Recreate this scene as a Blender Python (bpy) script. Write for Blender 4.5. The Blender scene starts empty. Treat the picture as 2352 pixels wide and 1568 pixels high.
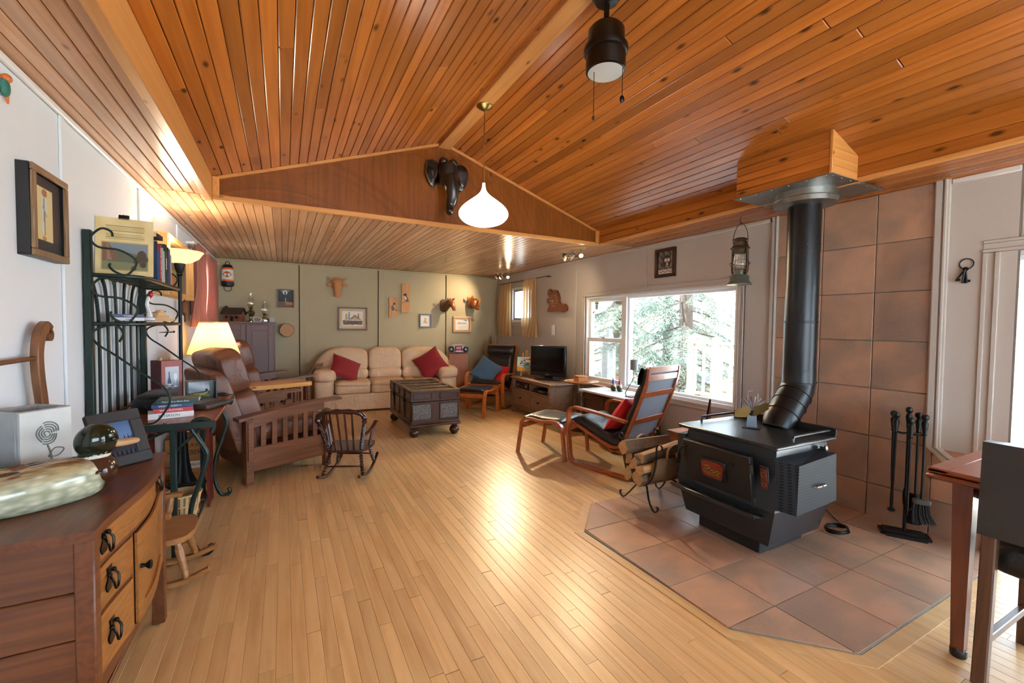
import bpy, bmesh, math, random
from mathutils import Vector, Matrix, Euler
random.seed(7)
PI = math.pi
R = math.radians
sc = bpy.context.scene
COL = sc.collection

# ------------------------------------------------------------------ camera, sky, exposure
W_PX, H_PX, F_PX = 2352, 1568, 1000.84
CAM_Z = 1.3322
YAW, PITCH, ROLL = R(27.7043), R(2.0503), R(0.6877)
_f = Vector((math.sin(YAW)*math.cos(PITCH), math.cos(YAW)*math.cos(PITCH), -math.sin(PITCH)))
_r = Vector((math.cos(YAW), -math.sin(YAW), 0))
_u = _r.cross(_f)
CR = _r*math.cos(ROLL) + _u*math.sin(ROLL)
CU = -_r*math.sin(ROLL) + _u*math.cos(ROLL)
cam = bpy.data.cameras.new('camera')
cam.sensor_width = 36
cam.lens = F_PX/W_PX*36
cam.clip_start = .02
cam_o = bpy.data.objects.new('camera', cam)
COL.objects.link(cam_o)
cam_o.matrix_world = Matrix(((CR.x, CU.x, -_f.x, 0), (CR.y, CU.y, -_f.y, 0), (CR.z, CU.z, -_f.z, CAM_Z), (0, 0, 0, 1)))
sc.camera = cam_o

def at(px, py, **k):
    """point of the pixel's ray on the plane x=, y= or z="""
    d = CR*((px-W_PX/2)/F_PX) - CU*((py-H_PX/2)/F_PX) + _f
    (a, v), = k.items()
    i = 'xyz'.index(a)
    c = Vector((0, 0, CAM_Z))
    return c + d*((v-c[i])/d[i])

SKY_STRENGTH = 11.5
world = bpy.data.worlds.new('sky')
sc.world = world
world.use_nodes = True
bg = world.node_tree.nodes['Background']
bg.inputs['Color'].default_value = (.70, .86, 1.0, 1)
bg.inputs['Strength'].default_value = SKY_STRENGTH
sun = bpy.data.lights.new('sun', 'SUN')
sun.energy = 34
sun.angle = R(1.5)
sun.color = (1, .95, .87)
sun_o = bpy.data.objects.new('sun', sun)
COL.objects.link(sun_o)
sun_o.rotation_mode = 'QUATERNION'
sun_o.rotation_quaternion = Vector((-.5, .08, .86)).to_track_quat('Z', 'Y')
sc.view_settings.view_transform = 'Standard'
sc.view_settings.look = 'None'
sc.view_settings.gamma = 1
sc.view_settings.exposure = 0.62
sc.view_settings.use_curve_mapping = False
cy = sc.cycles
cy.use_denoising = True
cy.use_adaptive_sampling = True
cy.adaptive_threshold = .12
cy.adaptive_min_samples = 20
cy.max_bounces = 7
cy.diffuse_bounces = 4
cy.glossy_bounces = 3
cy.transmission_bounces = 6
cy.transparent_max_bounces = 8
cy.sample_clamp_indirect = 4
cy.caustics_reflective = False
cy.caustics_refractive = False

# room (metres); x to the right, y away from the camera, z up
XL, XR, YB, YG, YR, H = -.892, 3.733, 7.757, 3.983, -2.6, 2.285
XSL, XSR, ZS, XA, ZA = -.465, 3.18, 2.42, 1.3475, 3.04     # vault springs and apex

# ------------------------------------------------------------------ mesh helpers
def frame(u):
    u = Vector(u).normalized()
    a = Vector((0, 0, 1)) if abs(u.z) < .9 else Vector((1, 0, 0))
    v = u.cross(a).normalized()
    return u, v, u.cross(v)

def cr(pts, n=6, closed=False):
    """Catmull-Rom through pts"""
    P = [Vector(p) for p in pts]
    out = []
    m = len(P)
    rng = range(m if closed else m-1)
    for i in rng:
        if closed:
            a, b, c, d = P[(i-1) % m], P[i], P[(i+1) % m], P[(i+2) % m]
        else:
            a, b, c, d = P[max(i-1, 0)], P[i], P[i+1], P[min(i+2, m-1)]
        for k in range(n):
            t = k/n
            out.append(.5*((2*b)+(c-a)*t+(2*a-5*b+4*c-d)*t*t+(3*b-a-3*c+d)*t**3))
    if not closed:
        out.append(P[-1])
    return out

class MB:
    def __init__(s):
        s.v = []; s.f = []; s.M = Matrix()
    def at(s, loc=(0, 0, 0), rot=(0, 0, 0), scale=1):
        s.M = Matrix.Translation(loc) @ Euler(rot).to_matrix().to_4x4() @ Matrix.Scale(scale, 4)
        return s
    def add(s, vs, fs):
        o = len(s.v)
        s.v += [s.M @ Vector(v) for v in vs]
        s.f += [[i+o for i in f] for f in fs]
        return s
    def box(s, c, d, b=.003, rot=None):
        h = [x/2 for x in d]
        b = min(b, min(h)*.6)
        q = Euler(rot).to_matrix() if rot else None
        idx = {}; vs = []
        for sx in (-1, 1):
            for sy in (-1, 1):
                for sz in (-1, 1):
                    sg = (sx, sy, sz)
                    for a in range(3):
                        p = Vector([sg[i]*(h[i] if i == a else h[i]-b) for i in range(3)])
                        if q: p = q @ p
                        idx[(sg, a)] = len(vs); vs.append(p+Vector(c))
        fs = []
        for a in range(3):
            o1, o2 = [i for i in range(3) if i != a]
            for sa in (-1, 1):
                f = []
                for s1, s2 in ((-1, -1), (1, -1), (1, 1), (-1, 1)):
                    g = [0, 0, 0]; g[a] = sa; g[o1] = s1; g[o2] = s2
                    f.append(idx[(tuple(g), a)])
                fs.append(f)
        for a, b2, c2 in ((0, 1, 2), (0, 2, 1), (1, 2, 0)):
            for sa in (-1, 1):
                for sb in (-1, 1):
                    f = []
                    for ax, sc_ in ((a, -1), (a, 1), (b2, 1), (b2, -1)):
                        g = [0, 0, 0]; g[a] = sa; g[b2] = sb; g[c2] = sc_
                        f.append(idx[(tuple(g), ax)])
                    fs.append(f)
        for sx in (-1, 1):
            for sy in (-1, 1):
                for sz in (-1, 1):
                    fs.append([idx[((sx, sy, sz), a)] for a in range(3)])
        return s.add(vs, fs)
    def bx(s, x0, x1, y0, y1, z0, z1, b=.003):
        return s.box(((x0+x1)/2, (y0+y1)/2, (z0+z1)/2), (abs(x1-x0), abs(y1-y0), abs(z1-z0)), b)
    def tube(s, pts, r=.01, n=8, closed=False, flat=1.0, up=None):
        """round bar along pts; flat<1 squashes it, up fixes the squashed direction"""
        P = [Vector(p) for p in pts]
        m = len(P)
        rr = r if isinstance(r, (list, tuple)) else [r]*m
        vs = []
        v = None
        for i in range(m):
            t = P[(i+1) % m]-P[i-1] if closed else P[min(i+1, m-1)]-P[max(i-1, 0)]
            if t.length < 1e-9: t = Vector((0, 0, 1))
            t.normalize()
            if up is not None:
                v = Vector(up); v = (v-t*v.dot(t)).normalized()
            elif v is None:
                v = frame(t)[1]
            else:
                v = v-t*v.dot(t)
                v = v.normalized() if v.length > 1e-6 else frame(t)[1]
            w = t.cross(v)
            for k in range(n):
                a = 2*PI*k/n + (PI/n)
                vs.append(P[i]+(v*math.cos(a)*flat+w*math.sin(a))*rr[i])
        fs = []
        for i in range(m if closed else m-1):
            j = (i+1) % m
            for k in range(n):
                l = (k+1) % n
                fs.append([i*n+k, i*n+l, j*n+l, j*n+k])
        if not closed:
            fs += [list(range(n)), list(range((m-1)*n, m*n))]
        return s.add(vs, fs)
    def bar(s, pts, w, t, up, closed=False, b=.25):
        """rectangular bent bar: w across 'up' x tangent, t along up"""
        P = [Vector(p) for p in pts]; m = len(P); vs = []
        sec = [(-1, -1+b), (-1+b, -1), (1-b, -1), (1, -1+b), (1, 1-b), (1-b, 1), (-1+b, 1), (-1, 1-b)]
        for i in range(m):
            tg = P[(i+1) % m]-P[i-1] if closed else P[min(i+1, m-1)]-P[max(i-1, 0)]
            tg.normalize()
            side = Vector(up); side = (side-tg*side.dot(tg)).normalized()
            nrm = tg.cross(side)
            mn = min(w, t)/2
            for a, c in sec:
                x = math.copysign(w/2-(1-abs(a))*mn, a) if abs(a) < 1 else a*w/2
                y = math.copysign(t/2-(1-abs(c))*mn, c) if abs(c) < 1 else c*t/2
                vs.append(P[i]+side*x+nrm*y)
        fs = []; n = 8
        for i in range(m if closed else m-1):
            j = (i+1) % m
            for k in range(n):
                fs.append([i*n+k, i*n+(k+1) % n, j*n+(k+1) % n, j*n+k])
        if not closed:
            fs += [list(range(n)), list(range((m-1)*n, m*n))]
        return s.add(vs, fs)
    def lathe(s, prof, n=20, c=(0, 0, 0), sq=(1, 1), wob=None):
        vs = []
        for r, z in prof:
            for k in range(n):
                a = 2*PI*k/n
                q = r*(wob(k, z) if wob else 1)
                vs.append((c[0]+q*math.cos(a)*sq[0], c[1]+q*math.sin(a)*sq[1], c[2]+z))
        fs = []
        m = len(prof)
        for i in range(m-1):
            for k in range(n):
                l = (k+1) % n
                fs.append([i*n+k, i*n+l, (i+1)*n+l, (i+1)*n+k])
        if prof[0][0] > 1e-4: fs.append(list(range(n)))
        if prof[-1][0] > 1e-4: fs.append(list(range((m-1)*n, m*n)))
        return s.add(vs, fs)
    def rod(s, a, b, prof, n=10):
        """turned rod from a to b: prof [(r, t 0..1)]"""
        a, b = Vector(a), Vector(b)
        u, v, w = frame(b-a)
        vs = []
        for r, t in prof:
            for k in range(n):
                an = 2*PI*k/n
                vs.append(a+(b-a)*t+(v*math.cos(an)+w*math.sin(an))*r)
        fs = []
        m = len(prof)
        for i in range(m-1):
            for k in range(n):
                l = (k+1) % n
                fs.append([i*n+k, i*n+l, (i+1)*n+l, (i+1)*n+k])
        fs += [list(range(n)), list(range((m-1)*n, m*n))]
        return s.add(vs, fs)
    def ext(s, poly, a, b, ax='y', b0=0):
        """extrude a 2-D polygon (the two other axes, in order) from a to b along ax"""
        i = 'xyz'.index(ax)
        n = len(poly)
        vs = []
        for t in (a, b):
            for p in poly:
                q = list(p); q.insert(i, t); vs.append(q)
        fs = [list(range(n)), list(range(n, 2*n))]
        for k in range(n):
            fs.append([k, (k+1) % n, n+(k+1) % n, n+k])
        return s.add(vs, fs)
    def ball(s, c, r, n=14, m=10):
        r = (r, r, r) if not isinstance(r, (tuple, list)) else r
        return s.sq(c, r, 1, 1, n, m)
    def sq(s, c, r, e1=.35, e2=.35, n=24, m=14, fn=None):
        """superellipsoid: e1 vertical, e2 horizontal squareness"""
        pw = lambda x, e: math.copysign(abs(x)**e, x)
        vs = [];
        for i in range(m+1):
            ph = -PI/2+PI*i/m
            for k in range(n):
                th = 2*PI*k/n
                cp = pw(math.cos(ph), e1) if 0 < i < m else 0
                p = Vector((r[0]*cp*pw(math.cos(th), e2), r[1]*cp*pw(math.sin(th), e2), r[2]*pw(math.sin(ph), e1)))
                if fn: p = fn(p)
                vs.append(p+Vector(c))
        fs = []
        for i in range(m):
            for k in range(n):
                l = (k+1) % n
                fs.append([i*n+k, i*n+l, (i+1)*n+l, (i+1)*n+k])
        return s.add(vs, fs)
    def grid(s, fn, nu, nv, closed=False):
        vs = [fn(i/nu, j/nv) for j in range(nv+1) for i in range(nu+1)]
        fs = []
        for j in range(nv):
            for i in range(nu):
                a = j*(nu+1)+i
                fs.append([a, a+1, a+nu+2, a+nu+1])
        return s.add(vs, fs)
    def shell(s, fn, nu, nv, th):
        """two-sided sheet with closed rim; th: offset vector or fn(u,v)->offset"""
        g = lambda u, v: Vector(fn(u, v))
        t = th if callable(th) else (lambda u, v: Vector(th))
        vs = [g(i/nu, j/nv) for j in range(nv+1) for i in range(nu+1)]
        vs += [g(i/nu, j/nv)+t(i/nu, j/nv) for j in range(nv+1) for i in range(nu+1)]
        o = (nu+1)*(nv+1)
        fs = []
        for j in range(nv):
            for i in range(nu):
                a = j*(nu+1)+i
                q = [a, a+1, a+nu+2, a+nu+1]
                fs += [q, [x+o for x in q]]
        rim = [i for i in range(nu+1)]+[j*(nu+1)+nu for j in range(1, nv+1)]+[nv*(nu+1)+i for i in range(nu-1, -1, -1)]+[j*(nu+1) for j in range(nv-1, 0, -1)]
        for k in range(len(rim)):
            a, b = rim[k], rim[(k+1) % len(rim)]
            fs.append([a, b, b+o, a+o])
        return s.add(vs, fs)
    def pillow(s, w, h, t, n=14, sag=0):
        """throw cushion in local xz, thickness y"""
        def pt(u, v, sg):
            a, b = 2*u-1, 2*v-1
            e = max(0, (1-a**2)*(1-b**2))**.42
            pin = 1-.10*(1-abs(a)**2)*abs(b)**3
            pin2 = 1-.10*(1-abs(b)**2)*abs(a)**3
            return (a*w/2*pin2, sg*t/2*e*(1-.15*b*sag), b*h/2*pin)
        s.grid(lambda u, v: pt(u, v, 1), n, n)
        return s.grid(lambda u, v: pt(u, v, -1), n, n)
    def mesh(s, name, smooth=38, merge=False):
        me = bpy.data.meshes.new(name)
        me.from_pydata(s.v, [], s.f)
        bm = bmesh.new(); bm.from_mesh(me)
        if merge: bmesh.ops.remove_doubles(bm, verts=bm.verts, dist=1e-5)
        bmesh.ops.recalc_face_normals(bm, faces=bm.faces)
        bm.to_mesh(me); bm.free()
        if smooth:
            me.shade_smooth()
            me.set_sharp_from_angle(angle=R(smooth))
        return me

def link(o, parent=None):
    COL.objects.link(o)
    if parent is not None: o.parent = parent
    return o

def part(name, mb, m, parent=None, smooth=38, label=None, merge=False, kind=None, subsurf=0):
    me = mb.mesh(name, smooth, merge) if isinstance(mb, MB) else mb
    if m is not None and not me.materials: me.materials.append(m)
    o = link(bpy.data.objects.new(name, me), parent)
    if label: o['label'] = label
    if kind: o['kind'] = kind
    if subsurf:
        md = o.modifiers.new('round', 'SUBSURF'); md.levels = md.render_levels = subsurf
    return o

def tag(o, label, cat, group=None):
    o['label'] = label; o['category'] = cat
    if group: o['group'] = group
    return o

def thing(name, label, cat, loc=(0, 0, 0), rz=0, group=None, rot=None):
    o = bpy.data.objects.new(name, None)
    o.empty_display_size = .05
    link(o)
    o.location = loc
    o.rotation_euler = rot if rot else (0, 0, rz)
    return tag(o, label, cat, group)

def single(name, mb, m, label, cat, loc=(0, 0, 0), rz=0, group=None, smooth=38, rot=None, subsurf=0):
    o = part(name, mb, m, None, smooth, subsurf=subsurf)
    o.location = loc
    o.rotation_euler = rot if rot else (0, 0, rz)
    return tag(o, label, cat, group)

def struct(name, mb, m, smooth=38):
    o = part(name, mb, m, None, smooth)
    o['kind'] = 'structure'
    return o

def sempty(name, loc=(0, 0, 0)):
    o = link(bpy.data.objects.new(name, None)); o.location = loc; o.empty_display_size = .05
    o['kind'] = 'structure'
    return o

def dup(root, loc, rz, label=None, group=None, rot=None):
    r = root.copy(); COL.objects.link(r)
    r.location = loc; r.rotation_euler = rot if rot else (0, 0, rz)
    if label: r['label'] = label
    if group: r['group'] = group
    for ch in list(root.children):
        c = ch.copy(); COL.objects.link(c); c.parent = r
        for g in list(ch.children):
            d = g.copy(); COL.objects.link(d); d.parent = c
    return r

def text(s, size, m, parent, M, name='lettering', depth=.0006, align='CENTER', width=None):
    cu = bpy.data.curves.new('txt', 'FONT')
    cu.body = s; cu.size = size; cu.align_x = align; cu.align_y = 'CENTER'; cu.extrude = depth; cu.resolution_u = 2
    o = bpy.data.objects.new('txt', cu); COL.objects.link(o)
    dg = bpy.context.evaluated_depsgraph_get()
    me = bpy.data.meshes.new_from_object(o.evaluated_get(dg))
    bpy.data.objects.remove(o)
    if width and me.vertices:
        xs = [v.co.x for v in me.vertices]; k = width/(max(xs)-min(xs))
        for v in me.vertices: v.co.x *= k
    me.transform(M)
    me.materials.clear(); me.materials.append(m)
    return part(name, me, m, parent, 0)

# ------------------------------------------------------------------ materials
def lin(c):
    return c/12.92 if c <= .04045 else ((c+.055)/1.055)**2.4

def S(hx):
    return tuple(lin(int(hx[i:i+2], 16)/255) for i in (0, 2, 4))+(1,)

class NT:
    def __init__(s, name):
        s.m = bpy.data.materials.new(name); s.m.use_nodes = True
        s.t = s.m.node_tree
        s.t.nodes.clear()
        s.out = s.t.nodes.new('ShaderNodeOutputMaterial')
    def n(s, kind, ins=None, **props):
        x = s.t.nodes.new('ShaderNode'+kind)
        for k, v in props.items(): setattr(x, k, v)
        for k, v in (ins or {}).items():
            i = x.inputs[k]
            if hasattr(v, 'is_output'): s.t.links.new(v, i)
            else: i.default_value = v
        return x
    def math(s, op, a, b=0, c=None):
        ins = {0: a, 1: b}
        if c is not None: ins[2] = c
        return s.n('Math', ins, operation=op).outputs[0]
    def mix(s, f, a, b, mode='MIX'):
        x = s.n('Mix', None, data_type='RGBA', blend_type=mode)
        for i, v in ((0, f), (6, a), (7, b)):
            if hasattr(v, 'is_output'): s.t.links.new(v, x.inputs[i])
            else: x.inputs[i].default_value = v
        return x.outputs[2]
    def bsdf(s, col, rough=.5, metal=0, **kw):
        x = s.n('BsdfPrincipled', {'Base Color': col, 'Roughness': rough, 'Metallic': metal, **kw})
        s.t.links.new(x.outputs[0], s.out.inputs[0])
        return x
    def bump(s, h, strength=.2, dist=.005):
        return s.n('Bump', {'Height': h, 'Strength': strength, 'Distance': dist}).outputs[0]

def plain(name, hx, rough=.5, metal=0, var=.06, vs=18, bump=0, bs=60, **kw):
    t = NT(name)
    c = S(hx)
    co = t.n('TexCoord').outputs['Object']
    no = t.n('TexNoise', {'Vector': co, 'Scale': vs, 'Detail': 3}).outputs[0]
    col = t.mix(no, tuple(max(0, x*(1-var*1.6)) for x in c[:3])+(1,), tuple(min(1, x*(1+var*1.6)) for x in c[:3])+(1,))
    if bump:
        b = t.n('TexNoise', {'Vector': co, 'Scale': bs, 'Detail': 4}).outputs[0]
        kw['Normal'] = t.bump(b, bump)
    t.bsdf(col, rough, metal, **kw)
    return t.m

def wood(name, c1, c2, rough=.4, sc_=1, axis=1, world_co=False, rnd=.25, knots=0, grain=7, island=False, bump=.06, knotcol='2a1408', coat=0, spec=.5, blotch=0, ksize=1.0):
    t = NT(name)
    co = t.n('NewGeometry').outputs['Position'] if world_co else t.n('TexCoord').outputs['Object']
    rd = t.n('ObjectInfo').outputs['Random']
    if island:
        rd = t.math('FRACT', t.math('ADD', rd, t.n('NewGeometry').outputs['Random Per Island']))
    off = t.n('Vector'+'Math', {0: (37.3, 71.7, 23.1)}, operation='SCALE')
    t.t.links.new(rd, off.inputs['Scale'])
    co = t.n('VectorMath', {0: co, 1: off.outputs[0]}, operation='ADD').outputs[0]
    a = [9*sc_]*3; a[axis] = .55*sc_
    mp = t.n('VectorMath', {0: co, 1: tuple(a)}, operation='MULTIPLY').outputs[0]
    n1 = t.n('TexNoise', {'Vector': mp, 'Scale': 1.0, 'Detail': 3, 'Distortion': .35}).outputs[0]
    ring = t.math('PINGPONG', t.math('MULTIPLY', n1, grain), .5)
    a2 = [70*sc_]*3; a2[axis] = 2.2*sc_
    mp2 = t.n('VectorMath', {0: co, 1: tuple(a2)}, operation='MULTIPLY').outputs[0]
    n2 = t.n('TexNoise', {'Vector': mp2, 'Scale': 1.0, 'Detail': 2}).outputs[0]
    fac = t.math('ADD', t.math('MULTIPLY', ring, 1.1), t.math('MULTIPLY', t.math('SUBTRACT', n2, .5), .9))
    fac = t.n('Clamp', {0: fac}).outputs[0]
    col = t.mix(fac, S(c1), S(c2))
    if blotch:
        a3 = [14*sc_]*3; a3[axis] = 3*sc_
        n3 = t.n('TexNoise', {'Vector': t.n('VectorMath', {0: co, 1: tuple(a3)}, operation='MULTIPLY').outputs[0], 'Scale': 1.0, 'Detail': 4}).outputs[0]
        b = t.n('MapRange', {0: n3, 1: .52, 2: .75, 3: 0, 4: blotch}).outputs[0]
        col = t.mix(b, col, S(c2), 'MULTIPLY')
    if knots:
        k = [11.0]*3; k[axis] = 4.6
        kv = t.n('VectorMath', {0: co, 1: tuple(k)}, operation='MULTIPLY').outputs[0]
        vo = t.n('TexVoronoi', {'Vector': kv, 'Scale': 1.0})
        sel = t.math('GREATER_THAN', t.n('SeparateColor', {0: vo.outputs['Color']}).outputs[0], 1-knots)
        ms = t.n('MapRange', {0: vo.outputs['Distance'], 1: .055*ksize, 2: .15*ksize, 3: 1, 4: 0}).outputs[0]
        col = t.mix(t.math('MULTIPLY', t.math('MULTIPLY', ms, sel), .85), col, S(knotcol))
    val = t.math('ADD', t.math('MULTIPLY', rd, 2*rnd), 1-rnd)
    hs = t.n('HueSaturation', {'Saturation': 1.0, 'Value': val, 'Color': col}).outputs[0]
    kw = {'Coat Weight': coat, 'Coat Roughness': .12, 'Specular IOR Level': spec}
    if bump: kw['Normal'] = t.bump(fac, bump, .002)
    t.bsdf(hs, rough, 0, **kw)
    return t.m

def emis(name, hx, strength, base=None):
    t = NT(name)
    t.bsdf(S(base or hx), .5, 0, **{'Emission Color': S(hx), 'Emission Strength': strength})
    return t.m

def glassm(name, tint='ffffff', gloss=.08, rough=.02):
    t = NT(name)
    tr = t.n('BsdfTransparent', {0: S(tint)})
    gl = t.n('BsdfGlossy', {'Color': (1, 1, 1, 1), 'Roughness': rough})
    lw = t.n('LayerWeight', {'Blend': .25}).outputs['Fresnel']
    f = t.math('ADD', t.math('MULTIPLY', lw, .5), gloss*.5)
    mx = t.n('MixShader', {0: f, 1: tr.outputs[0], 2: gl.outputs[0]})
    t.t.links.new(mx.outputs[0], t.out.inputs[0])
    return t.m

def leather(name, hx, rough=.4, var=.12, wr=.25, hx2=None, fine=.12):
    t = NT(name)
    co = t.n('TexCoord').outputs['Object']
    n1 = t.n('TexNoise', {'Vector': co, 'Scale': 5, 'Detail': 5, 'Distortion': .6}).outputs[0]
    c = S(hx); c2 = S(hx2) if hx2 else tuple(x*(1-2*var) for x in c[:3])+(1,)
    col = t.mix(n1, c2, tuple(min(1, x*(1+var)) for x in c[:3])+(1,))
    n2 = t.n('TexNoise', {'Vector': co, 'Scale': 14, 'Detail': 5, 'Distortion': 1.5}).outputs[0]
    n3 = t.n('TexVoronoi', {'Vector': co, 'Scale': 260}).outputs[0]
    h = t.math('ADD', t.math('MULTIPLY', n2, 1), t.math('MULTIPLY', n3, fine))
    t.bsdf(col, rough, 0, Normal=t.bump(h, wr, .02))
    return t.m

def cloth(name, hx, rough=.9, var=.08, weave=420, sheen=.3, bump=.15, trans=0, sheer=0):
    t = NT(name)
    co = t.n('TexCoord').outputs['Object']
    n1 = t.n('TexNoise', {'Vector': co, 'Scale': 9, 'Detail': 4}).outputs[0]
    c = S(hx)
    col = t.mix(n1, tuple(x*(1-1.6*var) for x in c[:3])+(1,), tuple(min(1, x*(1+1.6*var)) for x in c[:3])+(1,))
    w = t.n('TexVoronoi', {'Vector': co, 'Scale': weave}).outputs[0]
    b = t.bsdf(col, rough, 0, **{'Sheen Weight': sheen, 'Normal': t.bump(w, bump, .002)})
    if trans:
        tr = t.n('BsdfTranslucent', {0: col})
        mx = t.n('MixShader', {0: trans, 1: b.outputs[0], 2: tr.outputs[0]})
        if sheer: mx = t.n('MixShader', {0: sheer, 1: mx.outputs[0], 2: t.n('BsdfTransparent').outputs[0]})
        t.t.links.new(mx.outputs[0], t.out.inputs[0])
    return t.m

def printm(name, rough=.5):
    t = NT(name)
    a = t.n('Attribute', attribute_name='Col')
    t.bsdf(a.outputs['Color'], rough)
    return t.m

M = {}
M['print'] = printm('print', .55)
M['gloss_print'] = printm('gloss_print', .12)

class Art:
    """a little flat picture: background plus painted shapes, kept as vertex colours on its own sheet"""
    def __init__(s, bgf): s.bg = bgf; s.sh = []
    def poly(s, pts, c): s.sh.append(('p', pts, c)); return s
    def ell(s, cx, cy_, rx, ry, c): s.sh.append(('e', (cx, cy_, rx, ry), c)); return s
    def line(s, pts, w, c): s.sh.append(('l', pts, w, c)); return s
    def col(s, u, v):
        c = s.bg(u, v) if callable(s.bg) else s.bg
        for h in s.sh:
            if h[0] == 'e':
                cx, cy_, rx, ry = h[1]
                if ((u-cx)/rx)**2+((v-cy_)/ry)**2 <= 1: c = h[2]
            elif h[0] == 'p':
                ins = False; P = h[1]; j = len(P)-1
                for i in range(len(P)):
                    (x1, y1), (x2, y2) = P[i], P[j]
                    if (y1 > v) != (y2 > v) and u < (x2-x1)*(v-y1)/(y2-y1)+x1: ins = not ins
                    j = i
                if ins: c = h[2]
            else:
                P = h[1]
                for i in range(len(P)-1):
                    (x1, y1), (x2, y2) = P[i], P[i+1]
                    dx, dy = x2-x1, y2-y1
                    L = dx*dx+dy*dy
                    k = max(0, min(1, ((u-x1)*dx+(v-y1)*dy)/L)) if L else 0
                    if (u-x1-k*dx)**2+(v-y1-k*dy)**2 < h[2]**2: c = h[3]; break
        return c

def picture(name, art, w, h, parent, Mx, n=64, m=None):
    """sheet in local xy (x right, y up, facing +z) placed by Mx"""
    nu = n; nv = max(4, int(n*h/w))
    mb = MB(); mb.M = Mx
    mb.grid(lambda u, v: ((u-.5)*w, (v-.5)*h, 0), nu, nv)
    me = mb.mesh(name, 0)
    at_ = me.color_attributes.new('Col', 'FLOAT_COLOR', 'POINT')
    flat = []
    for j in range(nv+1):
        for i in range(nu+1):
            c = art.col(i/nu, j/nv)
            flat += list(S(c) if isinstance(c, str) else c)
    at_.data.foreach_set('color', flat)
    return part(name, me, m or M['print'], parent, 0)

def mixc(a, b, t):
    a, b = S(a), S(b)
    return tuple(a[i]*(1-t)+b[i]*t for i in range(4))

# facing matrices: local xy sheet -> world-like wall planes (inside a thing placed on the wall)
FX = Matrix(((0, 0, -1, 0), (-1, 0, 0, 0), (0, 1, 0, 0), (0, 0, 0, 1)))   # faces -x (right wall): sheet x -> -y
FXP = Matrix(((0, 0, 1, 0), (1, 0, 0, 0), (0, 1, 0, 0), (0, 0, 0, 1)))    # faces +x (left wall): sheet x -> +y
FY = Matrix(((1, 0, 0, 0), (0, 0, -1, 0), (0, 1, 0, 0), (0, 0, 0, 1)))    # faces -y (back wall): sheet x -> +x
TR = Matrix.Translation
# ------------------------------------------------------------------ palette
M['maple'] = wood('maple_floor', 'cfa977', 'bb905c', .34, .8, 1, True, .11, 0, 5, True, .02, spec=.5, blotch=.3)
M['pine'] = wood('pine_ceiling', 'b26a29', '935019', .26, .8, 1, True, .24, .55, 4, False, .03, '2c1206', spec=.5, ksize=1.25)
M['pine_soffit'] = wood('pine_soffit', 'c89a72', 'b07c56', .26, .8, 1, True, .16, .45, 4, False, .04, '4a2a18', spec=.5)
M['pine_trim'] = wood('pine_trim', 'cf9250', 'b87a3c', .35, 1, 1, True, .08, .2, 5)
M['pine_trim_x'] = wood('pine_trim_cross', 'cf9250', 'b87a3c', .35, 1, 0, True, .08, .2, 5)
M['fir_ply'] = wood('fir_plywood', 'ad6428', '874a1b', .33, .55, 2, True, .10, .12, 10)
M['white_wall'] = plain('white_wall', 'dfe7ee', .62, 0, .015, 4, .03, 120)
M['sage'] = plain('sage_wall', 'aea384', .62, 0, .02, 4, .03, 120)
M['greige'] = plain('greige_wall', 'bdb7b0', .62, 0, .02, 4, .03, 120)
M['greige_trim'] = plain('greige_trim', 'bdb8b1', .45, 0, .02)
M['white_trim'] = plain('white_trim', 'e9ebec', .4, 0, .01)
M['vinyl'] = plain('white_vinyl', 'eceeee', .35, 0, .01)
M['seam_and_shadow'] = plain('dark_seam_and_shadow', '3c3626', .8)  # behind board gaps, and the painted shadow strips beside the sage battens
M['grout'] = plain('grey_grout', '7d776d', .85, 0, .05, 40)
M['glass'] = glassm('window_glass', 'ffffff', .06)
M['black'] = plain('black_metal', '17181a', .42, .6, .05)
M['steel'] = plain('galvanised_steel', '8d8f8c', .38, .9, .16, 30)
M['chrome'] = plain('chrome', 'd5d7d9', .15, 1, .02)
M['brass'] = plain('aged_brass', 'a08a4e', .28, 1, .05)

def tile_mat(name):
    t = NT(name)
    co = t.n('NewGeometry').outputs['Position']
    rd = t.n('ObjectInfo').outputs['Random']
    off = t.n('VectorMath', {0: (37.3, 71.7, 23.1)}, operation='SCALE'); t.t.links.new(rd, off.inputs['Scale'])
    co = t.n('VectorMath', {0: co, 1: off.outputs[0]}, operation='ADD').outputs[0]
    n1 = t.n('TexNoise', {'Vector': co, 'Scale': 3.2, 'Detail': 4, 'Distortion': .4}).outputs[0]
    n2 = t.n('TexNoise', {'Vector': co, 'Scale': 130, 'Detail': 3}).outputs[0]
    a = t.mix(t.n('MapRange', {0: n1, 1: .35, 2: .68}).outputs[0], S('8f7563'), S('b78a6d'))
    a = t.mix(t.n('MapRange', {0: n2, 1: .45, 2: .7, 3: 0, 4: .4}).outputs[0], a, S('ab917c'))
    v = t.math('ADD', t.math('MULTIPLY', rd, .22), .89)
    a = t.n('HueSaturation', {'Value': v, 'Color': a}).outputs[0]
    t.bsdf(a, .38, 0, Normal=t.bump(n2, .12, .002))
    return t.m
M['tile'] = tile_mat('terracotta_tile')

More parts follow.
